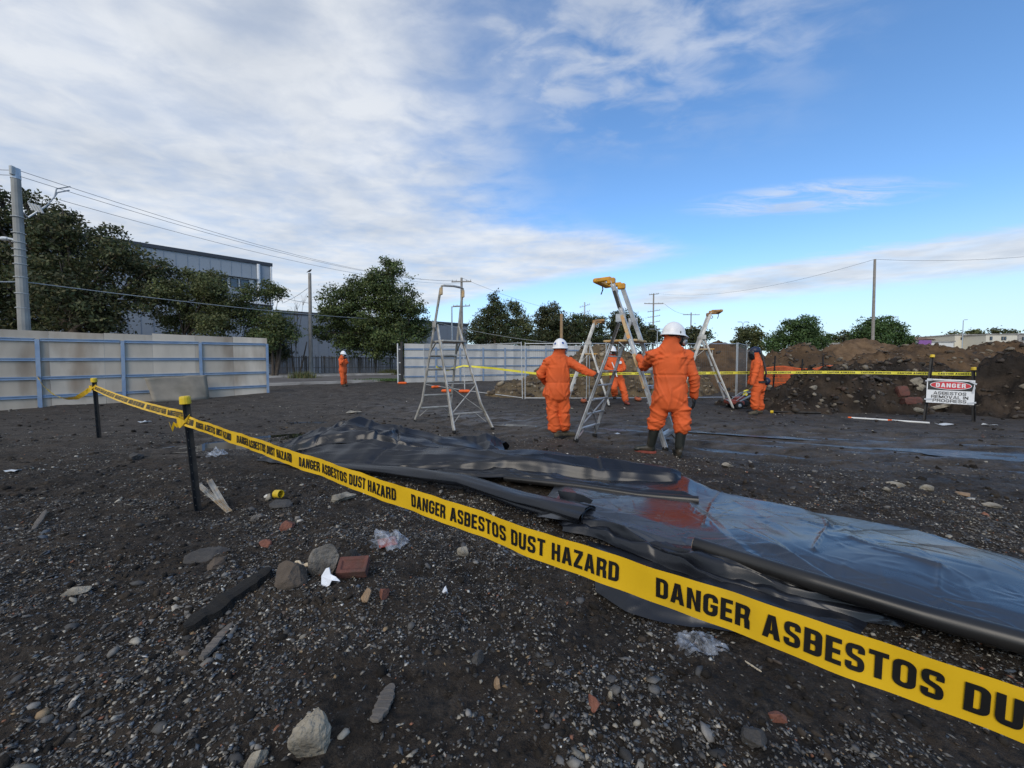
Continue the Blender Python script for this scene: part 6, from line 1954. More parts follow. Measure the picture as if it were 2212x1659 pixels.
mb = MB(); c0 = J['pelvis'] + Vector((0, 0, .10)); n = 24
vs = []
for k in range(n):
    a = 2 * math.pi * k / n; q = c0 + Vector((math.cos(a) * .185, math.sin(a) * .235, .02 * math.cos(a)))
    vs += [q + Vector((0, 0, -.03)), q + Vector((0, 0, .03))]
mesh_np('belt', vs, [(2 * k, 2 * ((k + 1) % n), 2 * ((k + 1) % n) + 1, 2 * k + 1) for k in range(n)], M_black, w4, True)
glove(w4, J['wrL'], (-.1, 0, -1), (-1, 0, 0), 1, .5, M_bootm)
glove(w4, J['wrR'], (-.1, 0, -1), (-1, 0, 0), -1, .5, M_bootm)
boot(w4, J['cfL'], J['anL'], (-1, -.1), M_bootm, M_black, .28, .055)
boot(w4, J['cfR'], J['anR'], (-1, -.1), M_bootm, M_black, .28, .055)
# far worker by the gate, hands at the face
J = jpx(dict(head=(741.5, 765, 20.6), neck=(739, 772, 20.6), pelvis=(741, 800, 20.6), shR=(735, 776, 20.45), elR=(736, 785, 20.25), wrR=(743, 777, 20.25),
    shL=(744, 776, 20.75), elL=(750, 784, 20.7), wrL=(748, 776, 20.6), hipR=(738.5, 802, 20.55), knR=(740, 815, 20.5), cfR=(740.5, 829, 20.55), anR=(741, 832, 20.55),
    hipL=(743, 802, 20.7), knL=(744.5, 815, 20.7), cfL=(745, 828, 20.75), anL=(745, 831, 20.75)))
J['anL'].z = hz1(J['anL'].x, J['anL'].y) + .10; J['anR'].z = hz1(J['anR'].x, J['anR'].y) + .10
for k in ('cfL', 'cfR'): J[k].z = J['an' + k[2]].z + .06
hf = Vector((.85, -.5, -.1))
w5, _, f, s = worker('distant worker standing in the gateway with both hands raised to the face', J, (.9, -.45), hf, .02, .013, 5)
helmet(w5, J['head'] + Vector((0, 0, .02)), hf, 1.03)
face(w5, J['head'], hf, .97); respirator(w5, J['head'], hf, 1.0)
boot(w5, J['cfL'], J['anL'], (.9, -.4), M_bootm, M_black, .28, .058); boot(w5, J['cfR'], J['anR'], (.9, -.4), M_bootm, M_black, .28, .058)
glove(w5, J['wrR'], (.4, -.1, .6), (.6, -.6, 0), -1, .6, M_black); glove(w5, J['wrL'], (-.1, -.3, .6), (-.5, -.6, 0), 1, .6, M_black)
# ------------------------------------------------------------------ black polythene sheets, folded and rolled
def Gz(x, y):
    """smooth upper surface of the lumpy soil that a stiff film rests on"""
    x = np.asarray(x, float); y = np.asarray(y, float)
    return Hb(x, y) + .05 * fbm(x * .35, y * .35, 3, 2) + .025 * fbm(x * 1.1, y * 1.1, 8, 2) + .012
def resample(row, n, smooth=True):
    P = np.array([((px - CX) / F * Y, Y, z) for (px, Y, z) in row], float)
    d = np.concatenate([[0], np.cumsum(np.linalg.norm(np.diff(P[:, :2], axis=0), axis=1))]); d /= d[-1]
    t = np.linspace(0, 1, n)
    return np.stack([np.interp(t, d, P[:, k]) for k in range(3)], 1)
def sheet(name, label, rows, nu, nv, m, crum=.02, fu=6.0, fv=3.0, seed=1, creases=(), edge=.0, parent=None, cat='plastic sheet', abs_z=False, hem=.012, fine=.3, folds=26, aspread=.45, tiny=60, tamp=.012, flen=(2.0, 5.5)):
    R = np.array([resample(r, nu) for r in rows])                 # rows x nu x 3
    nr = len(rows); out = np.empty((nv, nu, 3))
    for j in range(nv):
        q = j / (nv - 1) * (nr - 1); i = min(int(q), nr - 2); f = q - i
        out[j] = R[i] * (1 - f) + R[i + 1] * f
    U, Vv = np.meshgrid(np.linspace(0, 1, nu), np.linspace(0, 1, nv))
    L = np.linalg.norm(np.diff(R[nr // 2][:, :2], axis=0), axis=1).sum()
    W = np.linalg.norm(np.diff(out[:, nu // 2, :2], axis=0), axis=1).sum()
    a, b = U * L, Vv * W
    # crumples: straight tent shaped folds of many sizes, so the film breaks into flat facets with sharp creases
    rg = np.random.default_rng(seed + 1000)
    bulk = np.zeros_like(a)
    nf = int(folds * max(L * W, .3))
    for q in range(nf):
        ca_, cb_ = rg.uniform(0, L), rg.uniform(0, W)
        an = rg.normal(0, aspread) + (math.pi / 2 if rg.random() < .22 else 0)
        big_ = rg.random() ** 2.2
        ww = .018 + .20 * big_; ln = ww * rg.uniform(*flen) + .05
        du = (a - ca_) * math.cos(an) + (b - cb_) * math.sin(an); dv = -(a - ca_) * math.sin(an) + (b - cb_) * math.cos(an)
        asym = rg.uniform(.12, .8)
        tent = np.clip(1 - np.where(dv > 0, dv / ww, -dv / (ww * asym)), 0, 1) * np.clip(1.25 - np.abs(du) / ln, 0, 1)
        bulk += tent * (.25 + 1.1 * big_) * (1 if rg.random() < .72 else -.8)
    for q in range(int(tiny * max(L * W, .3))):                     # small sharp wrinkles
        ca_, cb_ = rg.uniform(0, L), rg.uniform(0, W); an = rg.normal(0, aspread * 1.4)
        ww = rg.uniform(.012, .035); ln = ww * rg.uniform(2.5, 7)
        ia = (np.abs(a - ca_) < ln * 1.3 + ww) & (np.abs(b - cb_) < ln * 1.3 + ww)
        if not ia.any(): continue
        du = (a[ia] - ca_) * math.cos(an) + (b[ia] - cb_) * math.sin(an); dv = -(a[ia] - ca_) * math.sin(an) + (b[ia] - cb_) * math.cos(an)
        bulk[ia] += np.clip(1 - np.where(dv > 0, dv / ww, -dv / (ww * .45)), 0, 1) * np.clip(1.25 - np.abs(du) / ln, 0, 1) * rg.uniform(.5, 1.0) * tamp * rg.choice([1, 1, -.7]) / max(crum, 1e-3)
    n3 = vnoise(a * 7, b * 9, seed + 9)
    bulk = bulk * .55 + .35 + .06 * n3 * fine
    fade = np.clip(np.minimum(np.minimum(U, 1 - U) * L, np.minimum(Vv, 1 - Vv) * W) / .05, .3, 1)
    X = out[..., 0] + crum * .5 * vnoise(a * 3, b * 3, seed + 31)
    Y = out[..., 1] + crum * .6 * vnoise(a * 4 + 5, b * 3, seed + 33)
    Z = out[..., 2] + crum * (bulk - .35) * fade
    for (p0, p1, w, h) in creases:
        ax_, ay_ = (p0[0] - CX) / F * p0[1], p0[1]; bx_, by_ = (p1[0] - CX) / F * p1[1], p1[1]
        dx, dy = bx_ - ax_, by_ - ay_; ll = dx * dx + dy * dy
        t = np.clip(((X - ax_) * dx + (Y - ay_) * dy) / ll, 0, 1)
        dd = np.hypot(X - ax_ - t * dx, Y - ay_ - t * dy)
        Z = Z + h * np.exp(-dd / w)
    Z = np.maximum(Z, .003 + .004 * np.abs(n3))
    if not abs_z: Z = Z + Gz(X, Y) + .03 * np.clip(np.minimum(np.minimum(U, 1 - U) * L, np.minimum(Vv, 1 - Vv) * W) / .12, 0, 1)
    Vs = np.stack([X, Y, Z], -1).reshape(-1, 3)
    I = np.arange(nu * nv).reshape(nv, nu)
    Q = np.stack([I[:-1, :-1].ravel(), I[:-1, 1:].ravel(), I[1:, 1:].ravel(), I[1:, :-1].ravel()], 1)
    o = mesh_np(name, Vs, Q, m, parent, True)
    if parent is None: props(o, label, cat)
    return o
# flat lower flap that lies on the soil nearest the camera
sheet('plastic_sheet', 'lowest flap of black plastic lying on the gravel under the slanting tape',
      [[(1270, 2.75, .0), (1480, 2.45, .0), (1700, 2.12, .0), (1900, 1.95, .0)],
       [(1283, 2.45, .03), (1440, 2.2, .05), (1660, 1.95, .04), (1880, 1.82, .02)],
       [(1290, 2.22, .04), (1372, 2.10, .07), (1500, 1.98, .05), (1680, 1.86, .03), (1875, 1.76, .01)],
       [(1294, 2.16, .008), (1360, 1.99, .012), (1500, 1.85, .01), (1680, 1.78, .01), (1870, 1.72, .005)]], 110, 50, M_poly, .035, 4, 3, 3)
# stacked folded layers under the front edge of the big sheet
for k, (off, zz_, lab) in enumerate(((0.0, .012, 'lowest folded layer of black plastic under the big blue sheened sheet'), (.045, .04, 'middle folded layer of black plastic under the big blue sheened sheet'), (.09, .068, 'top folded layer of black plastic under the big blue sheened sheet'))):
    sheet('plastic_sheet', lab,
      [[(1180, 3.3 + off, zz_), (1290, 3.05 + off, zz_), (1500, 2.55 + off, zz_), (1720, 2.2 + off, zz_), (1980, 1.98 + off, zz_)],
       [(1214, 2.94 + off, zz_ + .02), (1291, 2.79 + off, zz_ + .03), (1420, 2.50 + off, zz_ + .02), (1510, 2.31 + off, zz_ + .026), (1720, 2.01 + off, zz_ + .02), (1980, 1.85 + off, zz_ + .01)],
       [(1215, 2.9 + off, zz_), (1290, 2.76 + off, zz_ + .004), (1420, 2.47 + off, zz_), (1510, 2.28 + off, zz_ + .004), (1720, 1.98 + off, zz_), (1980, 1.83 + off, zz_)]], 120, 26, M_poly, .05, 7, 4, 40 + k * 7, fine=.5)
# the big sheet with the blue sheen
sheet('plastic_sheet', 'big smooth black plastic sheet shining blue on the right',
      [[(1330, 4.42, .0), (1480, 4.15, .0), (1548, 3.72, .0), (1800, 3.15, .0), (2000, 2.85, .0), (2125, 2.57, .0), (2430, 2.10, .0)],
       [(1290, 4.3, .05), (1480, 4.0, .06), (1552, 3.60, .05), (1800, 3.05, .05), (2000, 2.76, .05), (2125, 2.48, .05), (2430, 2.02, .05)],
       [(1200, 3.8, .08), (1400, 3.45, .09), (1560, 3.05, .085), (1800, 2.60, .09), (2000, 2.34, .09), (2140, 2.15, .085), (2430, 1.84, .08)],
       [(1170, 3.3, .09), (1330, 2.98, .10), (1530, 2.62, .095), (1720, 2.30, .10), (1950, 2.02, .10), (2120, 1.86, .095), (2430, 1.64, .09)],
       [(1160, 3.05, .07), (1292, 2.84, .075), (1505, 2.42, .075), (1705, 2.08, .075), (1950, 1.84, .07), (2120, 1.72, .07), (2430, 1.52, .06)]],
      320, 170, M_polyb, .024, 1.6, 1.2, 5, folds=8, aspread=.8, tiny=90, tamp=.006,
      creases=(((1545, 3.3), (1528, 2.7), .012, .012), ((1790, 2.95), (1800, 2.68), .018, .016), ((1800, 2.68), (1770, 2.32), .012, .018), ((1800, 2.68), (1850, 2.75), .012, .012), ((1800, 2.68), (1740, 2.85), .012, .010), ((2050, 2.12), (2048, 1.95), .010, .012), ((2050, 2.12), (1900, 2.35), .012, .008), ((1570, 3.7), (1548, 3.35), .008, .012), ((1850, 2.5), (2050, 2.12), .02, .012)), fine=.15)
# crumpled heap at the left end
sheet('plastic_sheet', 'crumpled heap of black plastic at the far left end of the pile',
      [[(560, 5.4, .0), (620, 5.7, .0), (700, 6.0, .0), (790, 6.15, .0), (900, 6.15, .0), (1000, 6.05, .0), (1096, 5.9, .0)],
       [(552, 5.32, .01), (620, 5.5, .10), (700, 5.68, .24), (762, 5.75, .38), (850, 5.75, .35), (960, 5.7, .22), (1094, 5.72, .15)],
       [(556, 5.25, .02), (625, 5.3, .12), (690, 5.42, .24), (770, 5.45, .33), (860, 5.4, .27), (960, 5.35, .15), (1088, 5.5, .07)],
       [(560, 5.2, .02), (630, 5.1, .10), (690, 5.15, .19), (780, 5.12, .27), (870, 5.05, .17), (960, 5.05, .08), (1080, 5.25, .03)]], 280, 140, M_poly, .12, 4.2, 3.0, 14, folds=10, aspread=.4, flen=(3.5, 9), tiny=18)
# middle strip running from the heap towards the right
sheet('plastic_sheet', 'long ridged strip of black plastic in front of the crumpled heap',
      [[(600, 5.35, .02), (700, 5.3, .10), (800, 5.22, .18), (930, 5.05, .12), (1090, 4.85, .10), (1200, 4.75, .08), (1330, 4.55, .05), (1462, 4.3, .03)],
       [(575, 5.28, .03), (690, 5.08, .16), (800, 4.98, .28), (930, 4.82, .21), (1090, 4.62, .21), (1200, 4.48, .22), (1330, 4.24, .17), (1470, 4.06, .12)],
       [(556, 5.22, .02), (670, 4.92, .12), (785, 4.76, .17), (900, 4.62, .18), (1050, 4.44, .16), (1165, 4.30, .17), (1315, 4.10, .12), (1472, 3.92, .09)],
       [(545, 5.18, .004), (650, 4.80, .02), (765, 4.60, .05), (872, 4.46, .06), (1005, 4.32, .06), (1132, 4.18, .075), (1302, 3.98, .06), (1474, 3.80, .05)]], 320, 90, M_poly, .075, 3.6, 2.6, 18, folds=8, aspread=.2, flen=(4, 11), tiny=18)
# lower strip with a rolled front edge
sheet('plastic_sheet', 'narrow strip of black plastic with a thick rolled front edge in the middle',
      [[(880, 4.6, .03), (1000, 4.45, .05), (1132, 4.3, .07), (1302, 4.08, .06), (1480, 3.9, .05)],
       [(900, 4.42, .05), (1030, 4.25, .06), (1180, 4.0, .085), (1330, 3.75, .10), (1500, 3.52, .105)],
       [(930, 4.30, .045), (1060, 4.10, .05), (1200, 3.85, .10), (1350, 3.58, .125), (1512, 3.37, .135)]], 130, 34, M_poly, .035, 5, 3.5, 23)
def roll(name, label, path, rr_, m, seed, flat=1.0, core=None, cat='plastic roll', n=26, wob=.03, spiral=True):
    P = [Vector(((px - CX) / F * Y, Y, 0)) for (px, Y, z) in path]
    for p, (px, Y, z) in zip(P, path): p.z = float(Gz(np.array([p.x]), np.array([p.y]))[0]) + z + .02
    pts, rs = [], []
    for i in range(len(P) - 1):
        for k in range(14):
            f = k / 14; pts.append(P[i].lerp(P[i + 1], f)); rs.append(rr_[i] * (1 - f) + rr_[i + 1] * f)
    pts.append(P[-1]); rs.append(rr_[-1])
    ax = (P[-1] - P[0]).normalized()
    root = empty(name, P[0] - Vector((0, 0, rr_[0])), label, cat)
    vs, fs = [], []
    for i, p in enumerate(pts):
        t = (pts[min(i + 1, len(pts) - 1)] - pts[max(i - 1, 0)]).normalized(); s = t.cross(Vector((0, 0, 1))).normalized(); u = s.cross(t)
        for k in range(n):
            a = 2 * math.pi * k / n
            w = 1 + wob * noise.noise(Vector((math.cos(a) * 2 + seed, math.sin(a) * 2, i * .08))) + wob * .6 * noise.noise(Vector((math.cos(a) * 5, math.sin(a) * 5 + seed, i * .05)))
            vs.append(p + s * (math.cos(a) * rs[i] * w / max(flat, .3) ** .5) + u * (math.sin(a) * rs[i] * w * flat))
    m_ = len(pts)
    fs = [(i * n + k, i * n + (k + 1) % n, (i + 1) * n + (k + 1) % n, (i + 1) * n + k) for i in range(m_ - 1) for k in range(n)]
    mesh_np('rolled_film', vs, fs, m, root, True)
    # wound layers showing at the end: rings stepping inwards
    for e, sg in ((0, -1), (m_ - 1, 1)):
        p = pts[e]; t = (pts[min(e + 1, m_ - 1)] - pts[max(e - 1, 0)]).normalized() * sg
        s = t.cross(Vector((0, 0, 1))).normalized(); u = s.cross(t)
        vs = []; prof = [(1.0, 0), (.97, .0), (.93, -.012), (.86, -.012), (.82, -.004), (.72, -.004), (.68, -.02), (.45, -.02), (.42, -.05), (.05, -.06)]
        for (q, dz) in prof:
            for k in range(n):
                a = 2 * math.pi * k / n
                vs.append(p + t * dz + s * (math.cos(a) * rs[e] * q / max(flat, .3) ** .5) + u * (math.sin(a) * rs[e] * q * flat))
        fs = [(i * n + k, i * n + (k + 1) % n, (i + 1) * n + (k + 1) % n, (i + 1) * n + k) for i in range(len(prof) - 1) for k in range(n)]
        mesh_np('rolled_end', vs, fs, m, root, True)
    if core:
        p = pts[0]; t = (pts[1] - pts[0]).normalized()
        mb = MB(); mb.tube([p - t * .004, p + t * .012], [core, core], 24); c = mb.build('core', M_card, root)
    return root
roll('plastic_roll', 'black plastic roll with a cardboard end lying on the big blue sheened sheet', [(1508, 2.47, .110), (1760, 2.04, .108), (2010, 1.78, .106), (2480, 1.46, .106)], [.046, .047, .048, .05], M_polyr, 3, 1.0, .040, wob=.03)
roll('plastic_roll', 'thick flattened black plastic roll in the middle behind the slanting tape', [(700, 4.7, .06), (850, 4.28, .085), (1000, 3.82, .085), (1130, 3.36, .09), (1275, 2.95, .095)], [.05, .08, .085, .09, .095], M_poly, 9, .6, None, wob=.32)
roll('plastic_roll', 'thin black tube of rolled plastic along the middle strip', [(1090, 4.02, .05), (1250, 3.72, .08), (1380, 3.5, .09), (1514, 3.33, .10)], [.03, .035, .036, .037], M_polyr, 12, 1.0, None, wob=.06)
# loose torn tongue on the thick roll and a bright cord caught in the folds
sheet('plastic_sheet', 'small torn tongue of black plastic sticking up at the end of the thick roll',
      [[(1212, 3.35, .10), (1240, 3.2, .12), (1278, 3.02, .17)], [(1206, 3.40, .17), (1245, 3.22, .19), (1284, 3.0, .205)]], 24, 10, M_poly, .02, 5, 4, 29)
a = [at(1052, 1056, 3.95), at(1085, 1066, 3.82), at(1130, 1082, 3.62)]
o = MB().tube([p + Vector((0, 0, .05)) for p in a], .005, 6).build('cord', M_green); props(o, 'thin green cord caught in the folds of black plastic', 'cord')
# ------------------------------------------------------------------ loose things on the soil in the foreground
rock('stone', 695, 1268, 62, 74, M_rockg, 3, 'large upright grey stone leaning beside the red brick', 'stone', .15, .7, .4)
rock('stone', 752, 1232, 40, 44, M_rockd, 9, 'dark stone behind the red brick', 'stone')
rock('stone', 770, 1226, 26, 30, M_rockd, 14, 'small dark stone right of the dark stone behind the brick', 'stone')
rock('stone', 615, 1296, 70, 56, M_rockb, 17, 'round brown muddy stone left of the rope loop', 'stone', .3)
rock('stone', 655, 1650, 82, 112, M_rockp, 21, 'tall pale pointed stone at the bottom edge', 'stone', .15, .7, .2)
rock('stone', 543, 1658, 48, 40, M_rockp, 25, 'white speckled stone left of the tall pale stone at the bottom', 'stone')
rock('stone', 733, 1084, 52, 24, M_rockp, 27, 'pale flat concrete lump near the tape and yellow cup', 'stone', .3)
rock('stone', 577, 1077, 18, 18, M_rockp, 28, 'small white stone left of the yellow cup', 'stone')
rock('stone', 595, 1100, 58, 18, M_rockd, 31, 'flat slate grey stone below the yellow cup', 'stone', .35)
rock('stone', 548, 1122, 40, 14, M_rockg, 32, 'long blue grey pebble left of the flat slate stone', 'stone', .3)
rock('stone', 615, 1146, 40, 22, M_terra, 35, 'reddish grey broken stone in the left foreground', 'stone', .3)
rock('stone', 568, 1186, 30, 18, M_terra, 36, 'dull red brick fragment left of the rock group', 'stone', .35)
rock('stone', 826, 1302, 26, 22, M_terra, 37, 'orange red fragment right below the brick', 'stone')
rock('stone', 788, 1312, 32, 24, M_tan, 38, 'tan sharp fragment below the brick', 'stone')
rock('stone', 1001, 1200, 28, 22, M_rockp, 41, 'pale lump below the tape near the thick roll', 'stone')
rock('stone', 1283, 1530, 34, 28, M_terra, 45, 'dull red lump in the lower middle gravel', 'stone')
rock('stone', 1320, 1495, 14, 20, M_rockp, 47, 'small pale pebble right of the dull red lump', 'stone')
rock('stone', 1690, 1545, 40, 30, M_terra, 48, 'pinkish red fragment right below the lettered tape', 'stone', .3)
rock('stone', 1640, 1610, 60, 36, M_rockd, 49, 'dark grey broken stone at the lower right', 'stone')
rock('stone', 150, 1290, 44, 16, M_rockp, 51, 'pale flat stone at the left in the dark gravel', 'stone', .3)
rock('stone', 1030, 1430, 36, 28, M_rockd, 52, 'dark lump in the middle gravel', 'stone', .4)
rock('stone', 430, 1212, 90, 26, M_rockd, 53, 'long dark clod above the charred timber', 'stone', .4)
rock('stone', 455, 1232, 44, 22, M_rockb, 54, 'brown flat clod just below the long dark clod', 'stone', .4)
rock('stone', 287, 990, 34, 16, M_rockd, 55, 'dark square lump left of the nearest picket', 'stone', .2)
rock('stone', 1576, 1016, 26, 9, M_rockp, 56, 'pale stone beyond the black plastic right of the gumboots', 'stone')
rock('stone', 1945, 1058, 34, 12, M_rockp, 57, 'cluster stone of pale mortar on the right beyond the plastic', 'stone')
rock('stone', 2010, 1068, 30, 13, M_rockp, 58, 'largest pale stone right of the mortar cluster', 'stone')
rock('stone', 1920, 1068, 18, 9, M_rockp, 59, 'small pale stone left of the mortar cluster', 'stone')
rock('stone', 2150, 1098, 30, 10, M_rockp, 60, 'flat pale stone at the right edge beyond the plastic', 'stone')
rock('stone', 2095, 1080, 34, 10, M_tan, 61, 'tan flat stone between the right pale stones', 'stone')
rock('stone', 1075, 1478, 20, 22, M_tan, 62, 'small tan pebble in the middle gravel', 'stone')
rock('stone', 960, 1280, 12, 22, M_china, 63, 'small white upright chip in the middle foreground', 'stone')
# the brick with its frog
def brick_with_frog():
    g = gnd(757, 1268); s = g.y / F
    L, W, T = .165, .105, .06
    c = Vector((g.x, g.y + .045, hz1(g.x, g.y) + .045)); R = Matrix.Rotation(.12, 3, 'Z') @ Matrix.Rotation(.50, 3, 'X')
    root = empty('brick', c - Vector((0, 0, .04)), 'dark red brick with a sunken panel lying among the stones', 'brick')
    m = MB(); b = .02; d = .012
    xs = [-L / 2, -L / 2 + b, L / 2 - b, L / 2]; ys = [-W / 2, -W / 2 + b, W / 2 - b, W / 2]
    vs, fs = [], []
    for j in range(4):
        for i in range(4): vs.append((xs[i], ys[j], T / 2))
    for j in range(3):
        for i in range(3):
            if (i, j) != (1, 1): fs.append((j * 4 + i, j * 4 + i + 1, j * 4 + 5 + i, j * 4 + 4 + i))
    n = len(vs); e = .008
    vs += [(xs[1] + e, ys[1] + e, T / 2 - d), (xs[2] - e, ys[1] + e, T / 2 - d), (xs[2] - e, ys[2] - e, T / 2 - d), (xs[1] + e, ys[2] - e, T / 2 - d)]
    q = [5, 6, 10, 9]
    for k in range(4): fs.append((q[k], q[(k + 1) % 4], n + (k + 1) % 4, n + k))
    fs.append((n, n + 1, n + 2, n + 3))
    k0 = len(vs); vs += [(xs[0], ys[0], -T / 2), (xs[3], ys[0], -T / 2), (xs[3], ys[3], -T / 2), (xs[0], ys[3], -T / 2)]
    fs += [(0, 1, 2, 3, k0 + 1, k0)[::-1], (3, 7, 11, 15, k0 + 2, k0 + 1)[::-1], (15, 14, 13, 12, k0 + 3, k0 + 2)[::-1], (12, 8, 4, 0, k0, k0 + 3)[::-1], (k0, k0 + 1, k0 + 2, k0 + 3)[::-1]]
    P = [c + R @ Vector(v) for v in vs]
    o = mesh_np('body', P, fs, M_brick, root)
    bv = o.modifiers.new('b', 'BEVEL'); bv.width = .005; bv.segments = 2
brick_with_frog()
# broken white china
g = gnd(712, 1287); z = g.z
vs = [(-.045, 0, .0), (-.02, -.005, -.006), (.0, .0, .004), (.012, .002, .03), (.055, .01, .02), (.03, .012, .045), (.0, .012, .06), (-.012, .02, .095), (-.03, .022, .088), (-.05, .012, .05)]
o = mesh_np('china_shard', [(g.x + a, g.y + b * 1.2, z + .006 + c * .95) for a, b, c in vs], [(0, 1, 2, 9), (9, 2, 3, 6), (9, 6, 7, 8), (3, 4, 5, 6)], M_china)
o.modifiers.new('t', 'SOLIDIFY').thickness = .006; props(o, 'broken white china shard in front of the brick', 'shard')
# rope loop
pts = [at(640, 1214, 2.42), at(648, 1221, 2.38), at(660, 1222, 2.34), at(672, 1219, 2.33), at(660, 1219, 2.35), at(652, 1232, 2.33), at(656, 1248, 2.28), at(664, 1259, 2.25), at(674, 1261, 2.24)]
P = []
for i in range(len(pts) - 1):
    p0, p1, p2, p3 = pts[max(i - 1, 0)], pts[i], pts[i + 1], pts[min(i + 2, len(pts) - 1)]
    for k in range(6):
        t = k / 6; P.append(.5 * ((2 * p1) + (p2 - p0) * t + (2 * p0 - 5 * p1 + 4 * p2 - p3) * t * t + (-p0 + 3 * p1 - 3 * p2 + p3) * t ** 3))
P = [Vector((p.x, p.y, max(p.z, hz1(p.x, p.y) + .008))) for p in P]
o = MB().tube(P, [.0075 if i > 3 else .011 for i in range(len(P))], 8).build('rope', M_rope, None, True); props(o, 'short curled end of cream rope beside the upright grey stone', 'rope')
def plank(label, p0, p1, w, th, m, seed, name='timber', lift=.02, taper=.6, cat='timber'):
    a, b = gnd(*p0), gnd(*p1); a.z += lift; b.z += lift
    d = (b - a).normalized(); s = d.cross(Vector((0, 0, 1))).normalized(); u = s.cross(d)
    n = 16; vs, fs = [], []; r = random.Random(seed)
    for i in range(n + 1):
        f = i / n; c = a.lerp(b, f)
        ww = w * (1 - (1 - taper) * abs(f - .45) * 1.6) * (1 + r.uniform(-.16, .16)); tt = th * (1 + r.uniform(-.35, .25)) * (1 - .5 * max(f - .6, 0) - .6 * max(.3 - f, 0))
        if i in (0, n): ww *= .55
        o_ = r.uniform(-.06, .06) * w
        vs += [c + s * (ww / 2 + o_) + u * tt * .4, c + s * (ww * .2 + o_) + u * tt * .55, c - s * (ww * .3 - o_) + u * tt * .48, c - s * (ww / 2 - o_) + u * tt * .3, c - s * (ww / 2 - o_) - u * tt * .5, c + s * (ww / 2 + o_) - u * tt * .5]
    k = 6
    for i in range(n):
        for j in range(k): fs.append((i * k + j, i * k + (j + 1) % k, (i + 1) * k + (j + 1) % k, (i + 1) * k + j))
    fs += [tuple(range(k - 1, -1, -1)), tuple(range(n * k, n * k + k))]
    o = mesh_np(name, vs, fs, m); props(o, label, cat)
plank('thick charred black timber lying left of the brown stone', (400, 1362), (585, 1272), .12, .05, M_char, 1, 'timber', .012)
plank('splintered grey timber sliver below the charred timber', (436, 1428), (500, 1352), .045, .018, M_grey_wood, 2, 'timber', .015)
plank('grey weathered shingle standing out of the lower middle gravel', (812, 1575), (845, 1482), .062, .014, M_grey_wood, 3, 'timber', .022, .5)
plank('short dark stick in the far left foreground', (72, 1150), (100, 1112), .035, .02, M_grey_wood, 4, 'timber', .015)
plank('thin curved twig in the lower left gravel', (225, 1560), (262, 1545), .008, .006, M_grey_wood, 5, 'twig', .01, 1, 'twig')
plank('pale thin twig left of the clear film on the right', (1610, 1418), (1645, 1446), .006, .005, M_rope, 6, 'twig', .01, 1, 'twig')
plank('light plaster splinter beyond the leftmost ladder', (1215, 876), (1238, 880), .05, .03, M_rockp, 7, 'plaster', .02, 1, 'plaster')
plank('pale fence rail offcut lying on the right wet track', (1070, 1105), (1072, 1103), .01, .01, M_rockp, 8, 'chip', .005, 1, 'chip')
# two clear acrylic strips leaning by the nearest picket
for (p, q, lab) in (((430, 1048, 3.75), (496, 1112, 3.36), 'long dirty clear plastic strip at the foot of the nearest picket'), ((452, 1037, 3.72), (491, 1103, 3.42), 'shorter clear plastic strip crossing the long one')):
    a, b = at(*p), at(*q); b.z = max(b.z, hz1(b.x, b.y) + .012); a.z = max(a.z, hz1(a.x, a.y) + .03)
    mb = MB(); mb.bar(a, b, .045, .004, (1, .2, 0)); mb.bar(a + Vector((-.022, 0, .008)), b + Vector((-.022, 0, .008)), .004, .016, (1, .2, 0)); mb.bar(a + Vector((.022, 0, .008)), b + Vector((.022, 0, .008)), .004, .016, (1, .2, 0))
    bm_ = mb.build('plastic_strip', M_stripc); bm_['kind'] = 'x'; del bm_['kind']
    props(bm_, lab, 'plastic strip')
# fallen yellow cap
g = gnd(597, 1074); c = Vector((g.x, g.y + .03, hz1(g.x, g.y + .03) + .035)); axv = Vector((1, -.35, .1)).normalized()
o = MB().lathe(c - axv * .035, [(.036, 0), (.040, .003), (.040, .068), (.038, .072), (.033, .072), (.032, .012), (.002, .010)], 24, axv).build('picket_cap', M_yel, None, False); props(o, 'yellow plastic cap lying on the soil near the tape', 'cap')
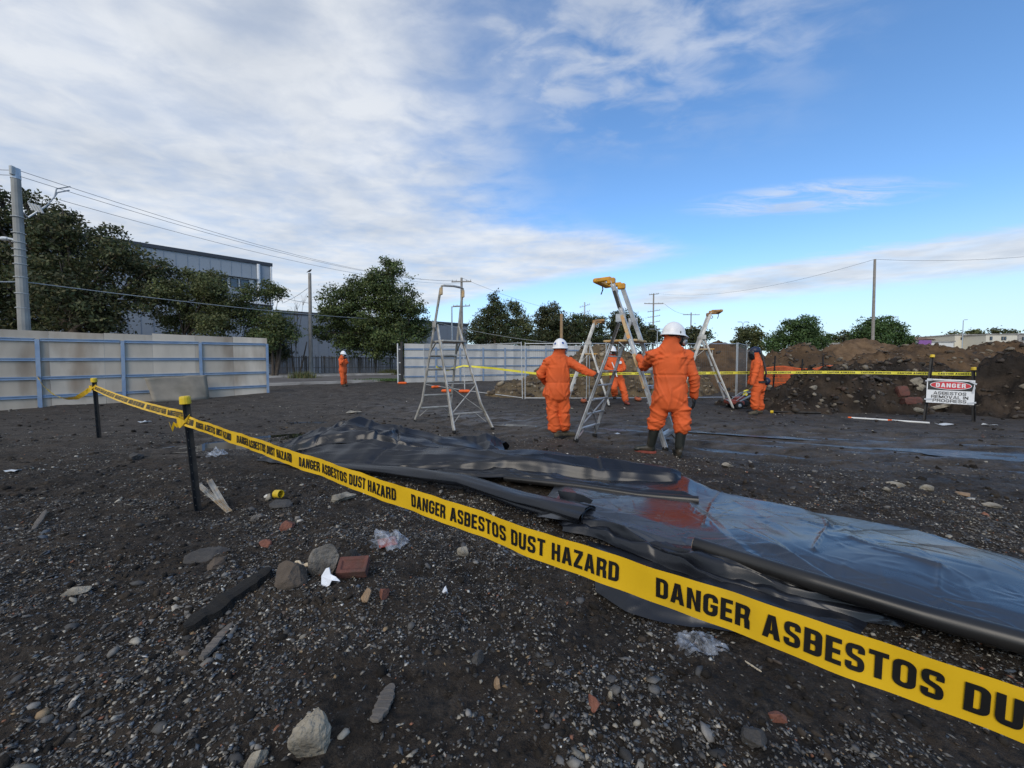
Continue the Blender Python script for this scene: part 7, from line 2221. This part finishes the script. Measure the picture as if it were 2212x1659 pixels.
# crumpled clear film
def film(label, px, py, wpx, hpx, seed, red=False):
    g = gnd(px, py); s = g.y / F; w, h = wpx * s, hpx * s
    root = empty('plastic_film', (g.x, g.y + w * .3, hz1(g.x, g.y + w * .3)), label, 'plastic film')
    rg = np.random.default_rng(seed); n = 60
    U, Vv = np.meshgrid(np.linspace(-.5, .5, n), np.linspace(-.5, .5, n))
    Z = np.zeros_like(U); DX = np.zeros_like(U); DY = np.zeros_like(U)
    for q in range(46):
        an = rg.uniform(0, 3.14); cu, cv = rg.uniform(-.45, .45, 2); ww = .03 + .16 * rg.random() ** 2; ln = ww * rg.uniform(2, 5)
        du = (U - cu) * math.cos(an) + (Vv - cv) * math.sin(an); dv = -(U - cu) * math.sin(an) + (Vv - cv) * math.cos(an)
        t = np.clip(1 - np.abs(dv) / ww, 0, 1) * np.clip(1.2 - np.abs(du) / ln, 0, 1); sg = rg.choice([1, 1, -.6])
        Z += t * sg * (.15 + ww * 2); DX += -math.sin(an) * t * .05 * sg; DY += math.cos(an) * t * .05 * sg
    rad2 = np.sqrt(U ** 2 + Vv ** 2); Z = (Z - Z.min()) / (Z.max() - Z.min())
    edge_ = 1 + .25 * vnoise(np.arctan2(Vv, U) * 2.5, rad2 * 2, seed)
    env = np.clip(1.15 - rad2 * 1.75, .12, 1)
    Xw = (U + DX) * w * 1.15 * edge_; Yw = (Vv + DY) * w * .85 * edge_
    base = np.array(root.location)
    Zw = H(base[0] + Xw, base[1] + Yw) + .006 + Z * env * h * 1.5
    Vt = np.stack([base[0] + Xw, base[1] + Yw, Zw], -1).reshape(-1, 3)
    I = np.arange(n * n).reshape(n, n)
    Q = np.stack([I[:-1, :-1].ravel(), I[:-1, 1:].ravel(), I[1:, 1:].ravel(), I[1:, :-1].ravel()], 1)
    keep = (rad2.ravel()[Q] < .52 * np.clip(edge_.ravel()[Q], .8, 1.1)).all(1)
    mesh_np('crumpled_film', Vt, Q[keep], M_film, root, False)
    if red:
        c = root.location
        mb = MB(); mb.box(c + Vector((-.02, -.01, .02)), (w * .55, w * .4, .012), Matrix.Rotation(.5, 3, 'Z') @ Matrix.Rotation(.25, 3, 'X'), .003); mb.build('red_label', M_red, root)
    return root
film('crumpled clear wrapper with red print left of the thick black roll', 838, 1192, 72, 34, 3, True)
film('crumpled clear film at the edge of the lowest black flap', 1528, 1398, 100, 18, 8)
film('small white blue plastic scrap left of the black heap', 461, 988, 36, 14, 13)
for (px, py, w, h, lab, sd) in ((305, 913, 14, 6, 'white paper scrap near the plywood hoarding', 1), (18, 1018, 24, 5, 'white scrap at the left edge of the yard', 2), (2048, 917, 24, 6, 'white paper scrap below the danger sign', 4), (2152, 920, 10, 8, 'bluish paper scrap right of the danger sign', 5), (1335, 935, 10, 5, 'white paper scrap between the two ladder workers', 6), (760, 896, 26, 8, 'pale mortar flat in the yard left of the leftmost ladder', 7)):
    g = gnd(px, py); s = g.y / F; r = random.Random(sd)
    n = 9; vs = []
    for j in range(3):
        for i in range(4): vs.append((g.x + (i / 3 - .5) * w * s + r.uniform(-.01, .01), g.y + j * h * s * 1.4, hz1(g.x, g.y) + .02 + r.uniform(0, h * s * .6)))
    o = mesh_np('paper_scrap', vs, [(j * 4 + i, j * 4 + i + 1, j * 4 + 5 + i, j * 4 + 4 + i) for j in range(2) for i in range(3)], M_panelw if sd != 7 else M_rockp)
    o.modifiers.new('t', 'SOLIDIFY').thickness = .004
    props(o, lab, 'scrap')
